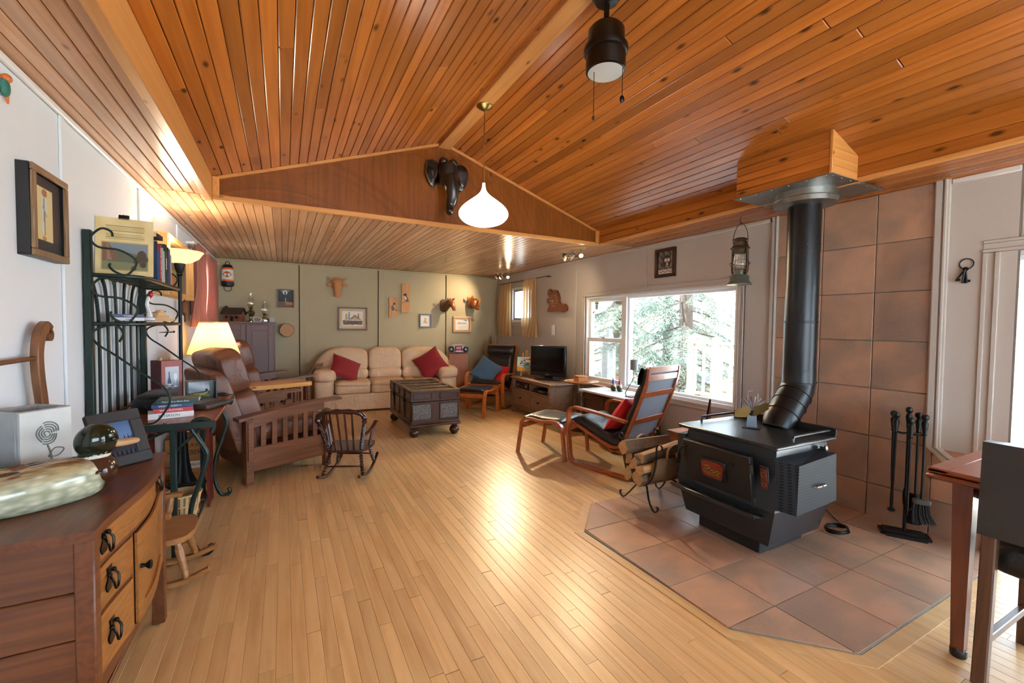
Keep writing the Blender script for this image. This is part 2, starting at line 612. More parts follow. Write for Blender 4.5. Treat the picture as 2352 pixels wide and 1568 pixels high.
# ------------------------------------------------------------------ floor
SLAB_Y0 = YR
fl = struct('floor', MB().bx(XL-.15, XR+.15, YR-.15, YB+.15, -.15, -.012, 0), M['seam_and_shadow'])
HEARTH = [(1.722, 2.236), (1.745, 1.211), (2.088, .869), (XR-.02, .869), (XR-.02, 2.567), (2.04, 2.567)]
def inside(p, poly):
    x, y = p; ins = False; j = len(poly)-1
    for i in range(len(poly)):
        (x1, y1), (x2, y2) = poly[i], poly[j]
        if (y1 > y) != (y2 > y) and x < (x2-x1)*(y-y1)/(y2-y1)+x1: ins = not ins
        j = i
    return ins
PW = .0572
planks = []
x = XL
ci = 0
rp = random.Random(3)
while x < XR-.005:
    w = min(PW, XR-x)
    y = YR-rp.random()*.8
    while y < YB:
        L = rp.choice((.45, .6, .75, .9, 1.1, 1.4))*(.85+.3*rp.random())
        a, b = max(y, YR), min(y+L, YB)
        if b-a > .03 and not all(inside(q, HEARTH) for q in ((x, a), (x+w, a), (x, b), (x+w, b))):
            planks.append((x, w, a, b))
        y += L
    x += PW
def shown(p):
    x, w, a, b = p
    area = 0
    n = 4
    for i in range(n):
        q = Vector((x+w/2, a+(b-a)*(i+.5)/n, -CAM_Z))
        d = q.dot(_f)
        if d < .3: continue
        u, v = q.dot(CR)/d*F_PX, q.dot(CU)/d*F_PX
        if abs(u) < W_PX/2+30 and abs(v) < H_PX/2+30: area += w*(b-a)/n*CAM_Z/d**3
    return area
planks.sort(key=shown, reverse=True)
cache = {}
def plank_mesh(w, L, t, b):
    k = (round(w, 4), round(L, 2), t)
    if k not in cache:
        cache[k] = MB().box((0, 0, 0), (w, L, t), b).mesh('plank', 0)
    return cache[k]
for (x, w, a, b) in planks[:296]:
    L = round(b-a, 2)
    o = part('plank', plank_mesh(w-.0006, L-.0008, .012, .0012), M['maple'], fl)
    o.location = (x+w/2, (a+b)/2, -.006)
rest = MB()
for (x, w, a, b) in planks[296:]:
    rest.bx(x+.0003, x+w-.0003, a+.0004, b-.0004, -.012, 0, .0012)
part('planks', rest, M['maple'], fl, 0, kind='stuff')

# hearth inlay
he = thing('tiled_hearth', 'low hearth of square terracotta floor tiles with grey grout under the wood stove', 'hearth')
part('grout_bed', MB().ext(HEARTH, .0002, .008, 'z'), M['grout'], he)
GX = [1.735, 2.068, 2.412, 2.763, 3.108, 3.40, XR-.02]
GY = [.870, 1.211, 1.548, 1.892, 2.234, 2.567]
def clip(poly, n, d):
    out = []
    for i in range(len(poly)):
        a, b = poly[i], poly[(i+1) % len(poly)]
        da, db = a[0]*n[0]+a[1]*n[1]-d, b[0]*n[0]+b[1]*n[1]-d
        if da <= 0: out.append(a)
        if (da < 0) != (db < 0):
            t = da/(da-db); out.append((a[0]+(b[0]-a[0])*t, a[1]+(b[1]-a[1])*t))
    return out
for i in range(6):
    for j in range(5):
        g = .003
        P = [(GX[i]+g, GY[j]+g), (GX[i+1]-g, GY[j]+g), (GX[i+1]-g, GY[j+1]-g), (GX[i]+g, GY[j+1]-g)]
        P = clip(P, (-1, -.98), -(1.745+.98*1.211)-.004)
        P = clip(P, (-1, .95), -1.722+.95*2.236-.004)
        if len(P) > 2: part('tile', MB().ext(P, .006, .012+.0006*random.random(), 'z'), M['tile'], he, 0)
def strip(pts, w, z0, z1, m, parent):
    for i in range(len(pts)-1):
        (ax, ay), (bx_, by) = pts[i], pts[i+1]
        part('border_board', MB().ext([pts[i], pts[i+1], w[i+1], w[i]], z0, z1, 'z'), m, parent, 0)
inn = [(2.04, 2.571), (1.718, 2.236), (1.741, 1.209), (2.086, .865), (XR-.02, .865)]
ou = [(2.02, 2.64), (1.662, 2.262), (1.685, 1.184), (2.062, .80), (XR-.02, .80)]
strip(inn, ou, .0002, .004, M['maple'], he)

# ------------------------------------------------------------------ walls
def wall_cells(mb, u0, u1, z0, z1, holes, put):
    us = sorted({u0, u1, *[h[0] for h in holes], *[h[1] for h in holes]})
    zs = sorted({z0, z1, *[h[2] for h in holes], *[h[3] for h in holes]})
    for i in range(len(us)-1):
        for j in range(len(zs)-1):
            um, zm = (us[i]+us[i+1])/2, (zs[j]+zs[j+1])/2
            if any(h[0] < um < h[1] and h[2] < zm < h[3] for h in holes): continue
            put(us[i], us[i+1], zs[j], zs[j+1])
WIN1 = (2.605, 4.905, .575, 1.745)
WIN2 = (6.35, 7.15, 1.40, 2.03)
WIN3 = (5.85, 7.05, 1.42, 2.06)
DOOR = (-1.05, .945, 0, 1.80)
mb = MB()
wall_cells(mb, YR, YB+.15, 0, 3.4, [WIN1, WIN2, DOOR], lambda a, b, c, d: mb.bx(XR, XR+.15, a, b, c, d, 0))
wr = struct('wall_right', mb, M['greige'], 0)
mb = MB()
wall_cells(mb, YR, YB+.15, 0, 3.4, [WIN3], lambda a, b, c, d: mb.bx(XL-.15, XL, a, b, c, d, 0))
wl = struct('wall_left', mb, M['white_wall'], 0)
wb = struct('wall_back', MB().bx(XL-.15, XR+.15, YB, YB+.15, 0, 3.4, 0), M['sage'], 0)
FILL_WIN = (.1, 3.3, .55, 2.05)  # opening behind the camera, added to bring in fill daylight
mb = MB()
wall_cells(mb, XL-.15, XR+.15, 0, 3.4, [FILL_WIN], lambda a, b, c, d: mb.bx(a, b, YR-.15, YR, c, d, 0))
struct('wall_rear', mb, M['white_wall'], 0)
# battens over the panel joints
for y in (.29, 1.51, 2.735, 3.955, 5.17, 6.4):
    part('batten', MB().bx(XL, XL+.012, y-.022, y+.022, 0, H-.03), M['white_wall'], wl)
for x in (.234, 1.460, 2.680):
    part('batten', MB().bx(x, x+.085, YB-.016, YB, .1, H), M['sage'], wb)
    part('batten_shadow', MB().bx(x-.012, x, YB-.003, YB, .1, H), M['seam_and_shadow'], wb)  # dark strip painted as the shadow along the batten's left edge
for y in (3.80, 5.16, 6.38):
    z0 = 1.80 if y < 5 else .1
    part('batten', MB().bx(XR-.012, XR, y-.03, y+.03, z0, H), M['greige'], wr)
struct('trim_1', MB().bx(XL, XL+.022, YR, YB, H-.032, H-.004, .006), M['white_trim'])
struct('trim_2', MB().bx(XL, XR, YB-.02, YB, H-.03, H-.002, .005), M['sage'])
struct('trim_3', MB().bx(XR-.019, XR, 2.32, YB, H-.035, H-.002, .005), M['greige'])
struct('baseboard_back', MB().bx(XL, XR, YB-.018, YB, 0, .10, .004), M['sage'])
struct('baseboard_left', MB().bx(XL, XL+.016, YR, YB, 0, .10, .004), M['white_trim'])
mb = MB().bx(XR-.018, XR, 2.32, YB, 0, .10, .004)
mb.bx(XR-.026, XR-.018, 2.32, YB, 0, .03, .004)
struct('baseboard_right', mb, M['greige_trim'])

# terracotta tile panel behind the stove (pieces of the right wall)
ZJ = [0, .240, .580, .920, 1.259, 1.597, 1.937, H]
YJ = [.869, 1.209, 1.553, 1.898, 2.244]
for j in range(7):
    for i in range(4):
        y0, y1, z0, z1 = YJ[i], YJ[i+1], ZJ[j], ZJ[j+1]
        if i == 0:
            if j > 1: continue
        part('tile', MB().bx(XR-.020, XR-.006, y0+.003, y1-.003, z0+.003, z1-.003, .0015), M['tile'], wr, 0)
part('grout_bed', MB().bx(XR-.010, XR, .87, 2.244, 0, H, 0), M['grout'], wr, 0)
# raised panel next to the tiles with its stepped moulding
def moulding(name, pts, w, m, up=(1, 0, 0), closed=False):
    mb = MB()
    for wd, th, off in ((w, .018, 0), (w*.45, .028, -w*.18), (w*.16, .034, w*.28)):
        P = [Vector(p)+Vector((-th/2+.001, 0, 0)) for p in pts]
        # offset towards the first side in the wall plane
        Q = []
        for i, p in enumerate(P):
            t = (P[min(i+1, len(P)-1)]-P[max(i-1, 0)]).normalized()
            nrm = t.cross(Vector((1, 0, 0)))
            Q.append(p+nrm*off)
        mb.bar(Q, th, wd, (1, 0, 0))
    return struct(name, mb, m)
part('panel', MB().ext([(1.19, H), (1.19, .60), (1.02, .45), (.88, .45), (.88, H)], XR-.012, XR, 'x'), M['greige'], wr)
moulding('trim_4', [(XR-.010, 1.212, H), (XR-.010, 1.205, .585), (XR-.010, 1.03, .432)], .075, M['greige_trim'])
moulding('trim_5', [(XR, 2.275, H), (XR, 2.275, 0)], .065, M['greige_trim'])
struct('trim_6', MB().bx(XR-.022, XR, .88, 1.17, H-.035, H-.003, .004), M['white_trim'])

# ------------------------------------------------------------------ windows and patio door
def casing(parent, y0, y1, z0, z1, w, m, x=XR, sg=-1):
    """stepped casing round an opening, on the room side (sg=-1: wall on the right)"""
    for a, b, c, d in ((y0-w, y1+w, z1, z1+w), (y0-w, y1+w, z0-w, z0), (y0-w, y0, z0, z1), (y1, y1+w, z0, z1)):
        mb = MB()
        hz = b-a > d-c
        for k0, k1, t in ((0, 1, .016), (.0, .3, .026), (.72, 1, .022)):
            if hz:
                lo, hi = (c, d)
                e = (c+(d-c)*k0, c+(d-c)*k1) if c >= z1 else (d-(d-c)*k1, d-(d-c)*k0)
                mb.bx(x, x+sg*t, a, b, e[0], e[1], .003)
            else:
                e = (b-(b-a)*k1, b-(b-a)*k0) if b <= y0+1e-6 else (a+(b-a)*k0, a+(b-a)*k1)
                mb.bx(x, x+sg*t, e[0], e[1], c, d, .003)
        part('casing', mb, m, parent)
def jamb(parent, y0, y1, z0, z1, t, x0, x1, m, name='frame'):
    mb = MB()
    mb.bx(x0, x1, y0, y1, z1-t, z1, .003).bx(x0, x1, y0, y1, z0, z0+t, .003).bx(x0, x1, y0, y0+t, z0+t, z1-t, .003).bx(x0, x1, y1-t, y1, z0+t, z1-t, .003)
    return part(name, mb, m, parent)
def pane(parent, y0, y1, z0, z1, x):
    return part('pane', MB().bx(x-.002, x+.002, y0, y1, z0, z1, 0), M['glass'], parent, 0)

w1 = sempty('window_1')
casing(w1, *WIN1, .062, M['greige_trim'])
jamb(w1, *WIN1, .03, XR-.004, XR+.13, M['vinyl'])
part('mullion', MB().bx(XR+.0, XR+.12, 4.10, 4.175, .605, 1.715), M['vinyl'], w1)
s = jamb(w1, 4.175, 4.875, 1.145, 1.715, .045, XR+.035, XR+.075, M['vinyl'], 'sash')
pane(s, 4.21, 4.84, 1.18, 1.68, XR+.06)
s = jamb(w1, 4.175, 4.875, .605, 1.185, .05, XR+.012, XR+.045, M['vinyl'], 'sash')
pane(s, 4.215, 4.835, .65, 1.14, XR+.03)
part('latch', MB().bx(XR+.004, XR+.02, 4.50, 4.56, 1.185, 1.20, .002), M['chrome'], w1)
s = jamb(w1, 2.635, 4.10, .605, 1.715, .028, XR+.03, XR+.08, M['vinyl'], 'sash')
pane(s, 2.66, 4.075, .63, 1.69, XR+.055)
M['sill_wood'] = wood('sill_wood', 'b07a4a', '8a5930', .35, 1, 1, False, .05)
part('window_sill', MB().bx(XR-.14, XR+.01, 4.16, 5.0, .553, .575, .005), M['sill_wood'], w1)

w2 = sempty('window_2')
casing(w2, *WIN2, .07, M['greige_trim'])
jamb(w2, *WIN2, .04, XR-.002, XR+.12, M['vinyl'])
s = jamb(w2, 6.39, 7.11, 1.44, 1.99, .035, XR+.03, XR+.07, M['steel'], 'sash')
pane(s, 6.42, 7.08, 1.47, 1.96, XR+.05)

w3 = sempty('window_3')
casing(w3, *WIN3, .07, M['white_trim'], XL, 1)
jamb(w3, *WIN3, .05, XL-.12, XL+.002, M['vinyl'])
pane(w3, 5.9, 7.0, 1.47, 2.01, XL-.06)

d1 = sempty('door_1')
casing(d1, -1.05, .945, .0, 1.80, .075, M['greige_trim'])
jamb(d1, -1.05, .945, 0, 1.80, .02, XR-.004, XR+.14, M['vinyl'])
for k, (a, b, xx) in enumerate(((-.06, .925, XR+.035), (-1.03, -.02, XR+.085))):
    s = jamb(d1, a, b, .02, 1.78, .034, xx, xx+.04, M['vinyl'], 'sash')
    pane(s, a+.03, b-.03, .05, 1.75, xx+.02)
w4 = sempty('fill_window')  # unseen rear window, added for fill light
mb = MB()
for a, b, c, d in ((.1, 3.3, 2.0, 2.05), (.1, 3.3, .55, .60), (.1, .15, .6, 2.0), (3.25, 3.3, .6, 2.0), (1.67, 1.73, .6, 2.0)):
    mb.bx(a, b, YR-.12, YR, c, d)
part('frame', mb, M['vinyl'], w4)
for a, b in ((.15, 1.67), (1.73, 3.25)):
    part('pane', MB().bx(a, b, YR-.06, YR-.056, .6, 2.0, 0), M['glass'], w4, 0)

# ------------------------------------------------------------------ ceiling
mb = MB()
mb.ext([(XL-.15, H+.014), (XSL-.03, H+.014), (XSL-.03, ZS+.008), (XA, ZA+.016), (XSR+.02, ZS+.008), (XSR+.02, H+.014), (XR+.15, H+.014), (XR+.15, 3.4), (XL-.15, 3.4)], YR-.15, YG, 'y')
mb.bx(XL-.15, XR+.15, YG, YB+.15, H+.014, 3.4, 0)
ceil = struct('ceiling', mb, M['seam_and_shadow'], 0)
bp = .0684
def boards(run, y0, y1, p, m, rz, seed):
    """run of boards side by side along Y; p(i) -> centre (x, z)"""
    rr = random.Random(seed)
    for i in range(run):
        cuts = [y0]
        if rr.random() < .62:
            cuts.append(y0+(y1-y0)*(.15+.7*rr.random()))
        cuts.append(y1)
        x, z, w = p(i)
        for a, b in zip(cuts, cuts[1:]):
            k = ('c', round(w, 4), round(b-a, 2))
            if k not in cache: cache[k] = MB().box((0, 0, 0), (w-.0028, round(b-a, 2)-.0015, .013), .0058).mesh('board', 0)
            o = part('board', cache[k], m, ceil)
            o.location = (x, (a+b)/2, z); o.rotation_euler = (0, rz, 0)
ang = math.atan2(ZA-ZS, XA-XSL)
LS = math.hypot(ZA-ZS, XA-XSL); nb = 28; bw = LS/nb
CB0 = -1.4
off = .0065
boards(nb, CB0, YG, lambda i: (XSL+(i+.5)*bw*math.cos(ang)-off*math.sin(ang)*-1*-1, ZS+(i+.5)*bw*math.sin(ang)+off*math.cos(ang), bw), M['pine'], -ang, 1)
angr = math.atan2(ZA-ZS, XSR-XA)
LSr = math.hypot(ZA-ZS, XSR-XA); bwr = LSr/nb
boards(nb, CB0, YG, lambda i: (XSR-(i+.5)*bwr*math.cos(angr)+off*math.sin(angr), ZS+(i+.5)*bwr*math.sin(angr)+off*math.cos(angr), bwr), M['pine'], angr, 2)
nf = 68; bf = (XR-XL)/nf
boards(nf, YG+.001, YB, lambda i: (XL+(i+.5)*bf, H+.0065, bf), M['pine_soffit'], 0, 3)
boards(6, CB0, YG, lambda i: (XL+(i+.5)*(-.51-XL)/6, H+.0065, (-.51-XL)/6), M['pine_soffit'], 0, 4)
boards(8, CB0, YG, lambda i: (XSR+(i+.5)*(XR-XSR)/8, H+.0065, (XR-XSR)/8), M['pine_soffit'], 0, 5)
# left beam, ridge beam, right fascia
struct('trim_7', MB().bx(-.512, XSL, CB0, YG+.002, 2.243, 2.44, .004), M['pine_trim'])
struct('trim_8', MB().bx(1.29, 1.405, CB0, YG+.0, 2.985, 3.06, .004), M['pine_trim'])
fa = sempty('trim_9')
part('fascia_board', MB().bx(XSR, XSR+.015, CB0, YG, 2.355, 2.43, .004), M['pine'], fa)
part('fascia_board', MB().bx(XSR, XSR+.015, CB0, YG, 2.285, 2.354, .004), M['pine'], fa)
part('fascia_trim', MB().bx(XSR-.004, XSR+.03, CB0, YG, 2.255, 2.284, .004), M['pine_trim'], fa)
# gable wall of veneer sheets
gz = lambda x: ZS+(ZA-ZS)*((x-XSL)/(XA-XSL) if x < XA else (XSR-x)/(XSR-XA))
gw = struct('wall_gable', MB().ext([(XSL, H-.01), (XSL, ZS+.02), (XA, ZA+.02), (XSR, ZS+.02), (XSR, H-.01)], YG+.008, YG+.08, 'y'), M['fir_ply'], 0)
xs = [XSL, .175, 1.352, 2.48, XSR]
for a, b in zip(xs, xs[1:]):
    P = [(a+.001, 2.262), (b-.001, 2.262), (b-.001, gz(b))]
    if a < XA < b: P.append((XA, ZA))
    P.append((a+.001, gz(a)))
    part('veneer_sheet', MB().ext(P, YG, YG+.008, 'y'), M['fir_ply'], gw, 0)
tg = sempty('trim_10')
part('bottom_rail', MB().bx(XSL, XSR, YG-.02, YG, 2.25, 2.292, .004), M['pine_trim_x'], tg)
for a, b in (((XSL+.04, ZS), (XA, ZA)), ((XA, ZA), (XSR-.04, ZS))):
    a = Vector((a[0], YG-.008, gz(a[0])-.012)); b = Vector((b[0], YG-.008, gz(b[0])-.012))
    part('rake_strip', MB().bar([a, b], .016, .022, (0, 1, 0)), M['pine_trim_x'], tg)
for a, b in ((XSL, XSL+.045), (XSR-.045, XSR)):
    part('corner_block', MB().bx(a, b, YG-.03, YG, 2.275, gz((a+b)/2)-.004, .004), M['pine_trim'], tg)
# ------------------------------------------------------------------ wood stove, pipe, chase
M['stove'] = plain('stove_black', '303336', .30, .35, .10, 9, .05, 200)
M['stove_dark'] = plain('stove_charcoal', '1a1b1d', .5, .2, .08)
M['enamel'] = plain('red_enamel', '78231c', .25, 0, .15, 60)
M['enamel_dark'] = plain('dark_red_enamel', '5a1a15', .35, 0, .15, 60)
M['copper'] = plain('copper_ring', '9a5a34', .35, .7, .05)
M['gold'] = plain('gold_relief', 'b9963f', .35, .8, .05)
M['pipe'] = plain('black_stovepipe', '1b1d20', .34, .45, .08, 6)
M['void'] = plain('dark_opening', '040404', .9)
st = thing('wood_stove', 'black steel wood stove with red enamel emblem door on tiled hearth', 'stove', (2.70, 1.755, .012))
lv = [(.085, -.27, .285, .24), (.30, -.305, .335, .27), (.645, -.245, .30, .265)]
vs = []
for z, fx, hw, bx_ in lv:
    vs += [(fx, -hw, z), (bx_, -hw, z), (bx_, hw, z), (fx, hw, z)]
fs = [[0, 1, 2, 3], [8, 9, 10, 11]]
for i in (0, 4):
    for k in range(4): fs.append([i+k, i+(k+1) % 4, i+4+(k+1) % 4, i+4+k])
body = part('body', MB().add(vs, fs), M['stove'], st, 0)
mb = MB().bx(-.232, .20, -.21, .21, 0, .17, .004)
pd = part('pedestal', mb, M['stove_dark'], st)
for k in range(4):
    part('air_hole', MB().at((-.2335, .16-.105*k, .105), (0, PI/2, 0)).lathe([(.018, -.002), (.018, .002)], 12), M['void'], pd)
# top plate with rear guard and towel bars
tp = part('top_plate', MB().bx(-.30, .31, -.335, .345, .645, .668, .008), M['stove'], st)
P = cr([(.30, -.33, .66), (.30, -.335, .70), (.30, -.30, .715), (.30, 0, .715), (.30, .31, .715), (.30, .345, .70), (.30, .345, .66)], 4)
mb = MB().ext([(p.y, p.z) for p in P], .292, .306, 'x')
part('rear_guard', mb, M['stove'], tp)
for yy in (-.305, .315):
    part('top_bar', MB().tube(cr([(-.10, yy, .665), (-.095, yy, .692), (-.06, yy, .70), (.29, yy, .70)], 4), .007, 8), M['stove'], tp)
# leaning front: door, emblem, levers, ash lip, vents
tilt = math.atan2(.06, .345)
dr = part('door', MB().at((-.300, .03, .425), (0, -tilt, 0)).box((0, 0, 0), (.04, .47, .33), .006), M['stove_dark'], st)
mk = lambda y, z: Matrix.Translation((-.300, .03, .425)) @ Euler((0, -tilt, 0)).to_matrix().to_4x4() @ Matrix.Translation((-.021, y, z))
fr = MB(); fr.M = mk(.01, .02)
fr.box((-.003, 0, 0), (.010, .175, .125), .01)
em = part('emblem_frame', fr, M['stove'], dr)
e2 = MB(); e2.M = mk(.01, .02)
oc = [(-.078, -.035), (-.078, .035), (-.055, .052), (.055, .052), (.078, .035), (.078, -.035), (.055, -.052), (-.055, -.052)]
e2.ext(oc, -.012, -.006, 'x')
part('emblem_plate', e2, M['enamel'], em)
fl_ = MB(); fl_.M = mk(.01, .02)
rf = random.Random(4)
for k in range(9):
    y0 = -.05+.0125*k
    h = .03+.03*rf.random()
    fl_.tube(cr([(-.013, y0, -.035), (-.015, y0+.012, -.035+h*.4), (-.015, y0-.008, -.035+h*.75), (-.013, y0+.006, -.035+h), (-.013, y0+.014, -.03+h*.8)], 4), .0019, 6)
part('flame_relief', fl_, M['gold'], em)
for y0, z0 in ((.225, .11), (-.11, .085)):
    lv_ = MB(); lv_.M = mk(y0, z0)
    lv_.tube(cr([(0, -.02, .01), (-.03, -.015, .01), (-.04, 0, -.005), (-.035, .012, -.03)], 4), .006, 8)
    lv_.rod((-.035, .012, -.03), (-.032, .035, -.115), [(.007, 0), (.011, .25), (.010, .7), (.013, .95), (.009, 1)], 8)
    part('door_lever', lv_, M['black'], dr)
for y0 in (.10, -.10):
    hn = MB(); hn.M = mk(-.243, 0)
    hn.lathe([(.010, -.028), (.010, .028)], 8, (0, 0, y0))
    part('hinge', hn, M['stove'], dr)
lip = MB().at((-.315, .03, .255), (0, R(14), 0)).box((-.02, 0, 0), (.10, .60, .016), .006)
lip.at((-.365, .03, .262)).box((0, 0, 0), (.014, .585, .026), .005)
part('ash_lip', lip, M['stove'], st)
for y0 in (.285, -.262):
    vt = MB().at((-.272 if y0 > 0 else -.275, y0, .44), (0, -tilt, 0))
    vt.box((-.004, 0, 0), (.014, .052, .215), .012)
    v = part('vent_frame', vt, M['stove_dark'], st)
    ve = MB().at((-.272 if y0 > 0 else -.275, y0, .44), (0, -tilt, 0)).box((-.012, 0, 0), (.006, .036, .19), .008)
    part('vent_plate', ve, M['enamel_dark'], v)
    for k in range(3):
        rg = MB().at((-.272 if y0 > 0 else -.275, y0, .44), (0, -tilt, 0))
        rg.tube([Vector((-.017, .012*math.cos(a), -.06+.06*k+.012*math.sin(a))) for a in [2*PI*q/12 for q in range(12)]], .002, 5, True)
        part('vent_ring', rg, M['copper'], v)
# side heat shields of perforated sheet
def mesh_panel_mat():
    t = NT('perforated_sheet')
    co = t.n('TexCoord').outputs['Object']
    v = t.n('VectorMath', {0: co, 1: (60, 60, 60)}, operation='MULTIPLY').outputs[0]
    s3 = t.n('SeparateXYZ', {0: v})
    f = lambda a: t.math('ABSOLUTE', t.math('SUBTRACT', t.math('FRACT', a), .5))
    d = t.math('MAXIMUM', f(s3.outputs[0]), f(s3.outputs[2]))
    hole = t.math('LESS_THAN', d, .24)
    col = t.mix(hole, S('262a2f'), S('060607'))
    t.bsdf(col, .6, .1, **{'Specular IOR Level': .25, 'Normal': t.bump(t.math('SUBTRACT', 1, hole), .3, .002)})
    return t.m
M['perf'] = mesh_panel_mat()
for sg in (-1, 1):
    y0, y1, y2 = sg*.30, sg*.345, sg*.41
    mb = MB().add([(-.275, y0, .60), (-.275, y0, .31), (.19, y0, .31), (.19, y0, .60),
                   (-.22, y2, .575), (-.23, y2, .30), (.17, y2, .32), (.15, y2, .60),
                   ], [[0, 1, 5, 4], [1, 2, 6, 5], [2, 3, 7, 6], [3, 0, 4, 7], [4, 5, 6, 7], [0, 1, 2, 3]])
    sp = part('heat_shield', mb, M['perf'], st, 0)
    part('spring_handle', MB().tube([(-.06+.018*k/2, y2+sg*(.016+.006*math.sin(k*1.6)), .44+.006*math.cos(k*1.6)) for k in range(9)], .004, 6).tube([(-.07, y2, .44), (-.065, y2+sg*.016, .44), (.02, y2+sg*.016, .44), (.025, y2, .44)], .004, 6), M['chrome'], sp)
part('side_knob', MB().at((.17, -.315, .61), (PI/2, 0, 0)).lathe([(.008, 0), (.008, .02), (.016, .022), (.016, .034), (.01, .038)], 12), M['steel'], st)

# stovepipe in joints, down from the chase and bending into the stove's back
sp = thing('stovepipe', 'tall black stovepipe with an elbow rising from the wood stove to the ceiling chase', 'stovepipe', (3.17, 1.745, 0))
part('upper_joint', MB().lathe([(.100, 1.86), (.100, 2.215)], 32), M['pipe'], sp)
part('middle_joint', MB().lathe([(.099, 1.37), (.099, 1.868)], 32).lathe([(.1005, 1.855), (.1005, 1.868)], 32), M['pipe'], sp)
part('lower_joint', MB().lathe([(.100, .985), (.100, 1.375), (.103, 1.378), (.103, 1.385), (.100, 1.388)], 32), M['pipe'], sp)
el = [(0, 0, 1.05), (0, 0, .965), (-.022, 0, .905), (-.075, 0, .845), (-.135, 0, .785), (-.20, 0, .715), (-.215, 0, .668)]
part('elbow', MB().tube(el, [.1015, .1015, .1025, .1025, .1015, .1015, .1005], 32), M['pipe'], sp, 25)
rn = MB()
for c, d in (((0, 0, .965), (0, 0, 1)), ((-.048, 0, .876), (.7, 0, .72)), ((-.105, 0, .815), (.7, 0, .72)), ((-.17, 0, .748), (.7, 0, .72))):
    u, v, w = frame(d)
    rn.tube([Vector(c)+(v*math.cos(2*PI*k/32)+w*math.sin(2*PI*k/32))*.104 for k in range(32)], .004, 6, True)
part('crimp_ring', rn, M['pipe'], sp)
for z in (1.42, 1.82, 1.90):
    for a in (-2.4, -1.2):
        part('screw', MB().ball((.101*math.cos(a), .101*math.sin(a), z), .004, 6, 4), M['steel'], sp)
# chase box under the vault
bx0, bx1, by0, by1, bz = 2.886, XSR, 1.444, 2.062, 2.262
ch = thing('chimney_chase', 'pine-boarded box housing the chimney where the stovepipe meets the ceiling', 'chase')
vz = lambda x: ZS+(XSR-x)*(ZA-ZS)/(XSR-XA)
nb_ = 5
zt = vz(bx0)
for k in range(nb_):
    a, b = bz+(zt-bz)*k/nb_, bz+(zt-bz)*(k+1)/nb_
    part('board', MB().bx(bx0, bx0+.015, by0+.012, by1, a+.0008, b-.0008, .0035), M['pine'], ch)
for yy in (by0, by1-.015):
    for k in range(nb_):
        a, b = bz+(zt-bz)*k/nb_, bz+(zt-bz)*(k+1)/nb_
        x1 = lambda z: min(bx1, XSR-(z-ZS)*(XSR-XA)/(ZA-ZS)) if z > ZS else bx1
        P = [(bx0+.016, a+.0008), (x1(a), a+.0008), (x1(b), b-.0008), (bx0+.016, b-.0008)]
        part('board', MB().ext(P, yy, yy+.015, 'y'), M['pine_trim_x'], ch, 0)
part('corner_strip', MB().bx(bx0-.004, bx0+.018, by0-.004, by0+.012, bz, zt-.004, .002), M['pine_trim'], ch)
part('metal_plate', MB().bx(bx0-.012, 3.50, by0-.012, by1+.012, bz-.006, bz-.001, .001), M['steel'], ch)
for k in range(6):
    part('rivet', MB().ball((bx0+.03+.1*k, by0+.006, bz-.0065), .005, 6, 4), M['chrome'], ch)
    part('rivet', MB().ball((bx0+.004, by0+.03+.11*k, bz-.0065), .005, 6, 4), M['chrome'], ch)
part('thimble_collar', MB().lathe([(.185, 2.256), (.185, 2.215), (.19, 2.212), (.185, 2.208), (.185, 2.178), (.10, 2.170)], 36, (3.17, 1.745, 0)), M['steel'], ch)

# heat powered fan on the stove
hf = thing('stove_fan', 'small brass-bladed heat fan standing on top of the wood stove', 'fan', (2.735, 1.79, .68), R(-62))
M['alu'] = plain('brushed_aluminium', '9fb0c2', .3, .9, .05)
part('base_plate', MB().bx(-.05, .05, -.045, .045, 0, .004, .001), M['black'], hf)
part('stand', MB().add([(-.032, -.008, .004), (.032, -.008, .004), (.024, -.008, .095), (-.024, -.008, .095), (-.032, .004, .004), (.032, .004, .004), (.024, .004, .095), (-.024, .004, .095)],
     [[0, 1, 2, 3], [4, 5, 6, 7], [0, 1, 5, 4], [1, 2, 6, 5], [2, 3, 7, 6], [3, 0, 4, 7]]), M['alu'], hf, 0)
mb = MB()
for k in range(6):
    a = R(-50+20*k)
    mb.box((.05*math.sin(a), .03, .135+.025*math.cos(a)), (.003, .055, .085), .001, (0, a, 0))
part('heat_fin', mb, M['alu'], hf)
part('motor', MB().at((0, -.02, .10), (PI/2, 0, 0)).lathe([(.016, -.03), (.016, .02), (.008, .03)], 14), M['black'], hf)
for sg in (-1, 1):
    mb = MB().shell(lambda u, v: (sg*(.012+.085*u), -.055-.012*(v-.5)*sg, .115+(v-.5)*.066*(1-.35*u*u)+.012*u+sg*.035*u), 6, 4, (0, -.0015, 0))
    part('blade', mb, plain('dull_brass', '8f7a48', .35, .9), hf)
part('carry_handle', MB().tube([(-.03, .02, .17), (-.028, .02, .235), (.0, .02, .245)], .002, 6).tube([(.03, .02, .17), (.03, .02, .225)], .002, 6), M['chrome'], hf)

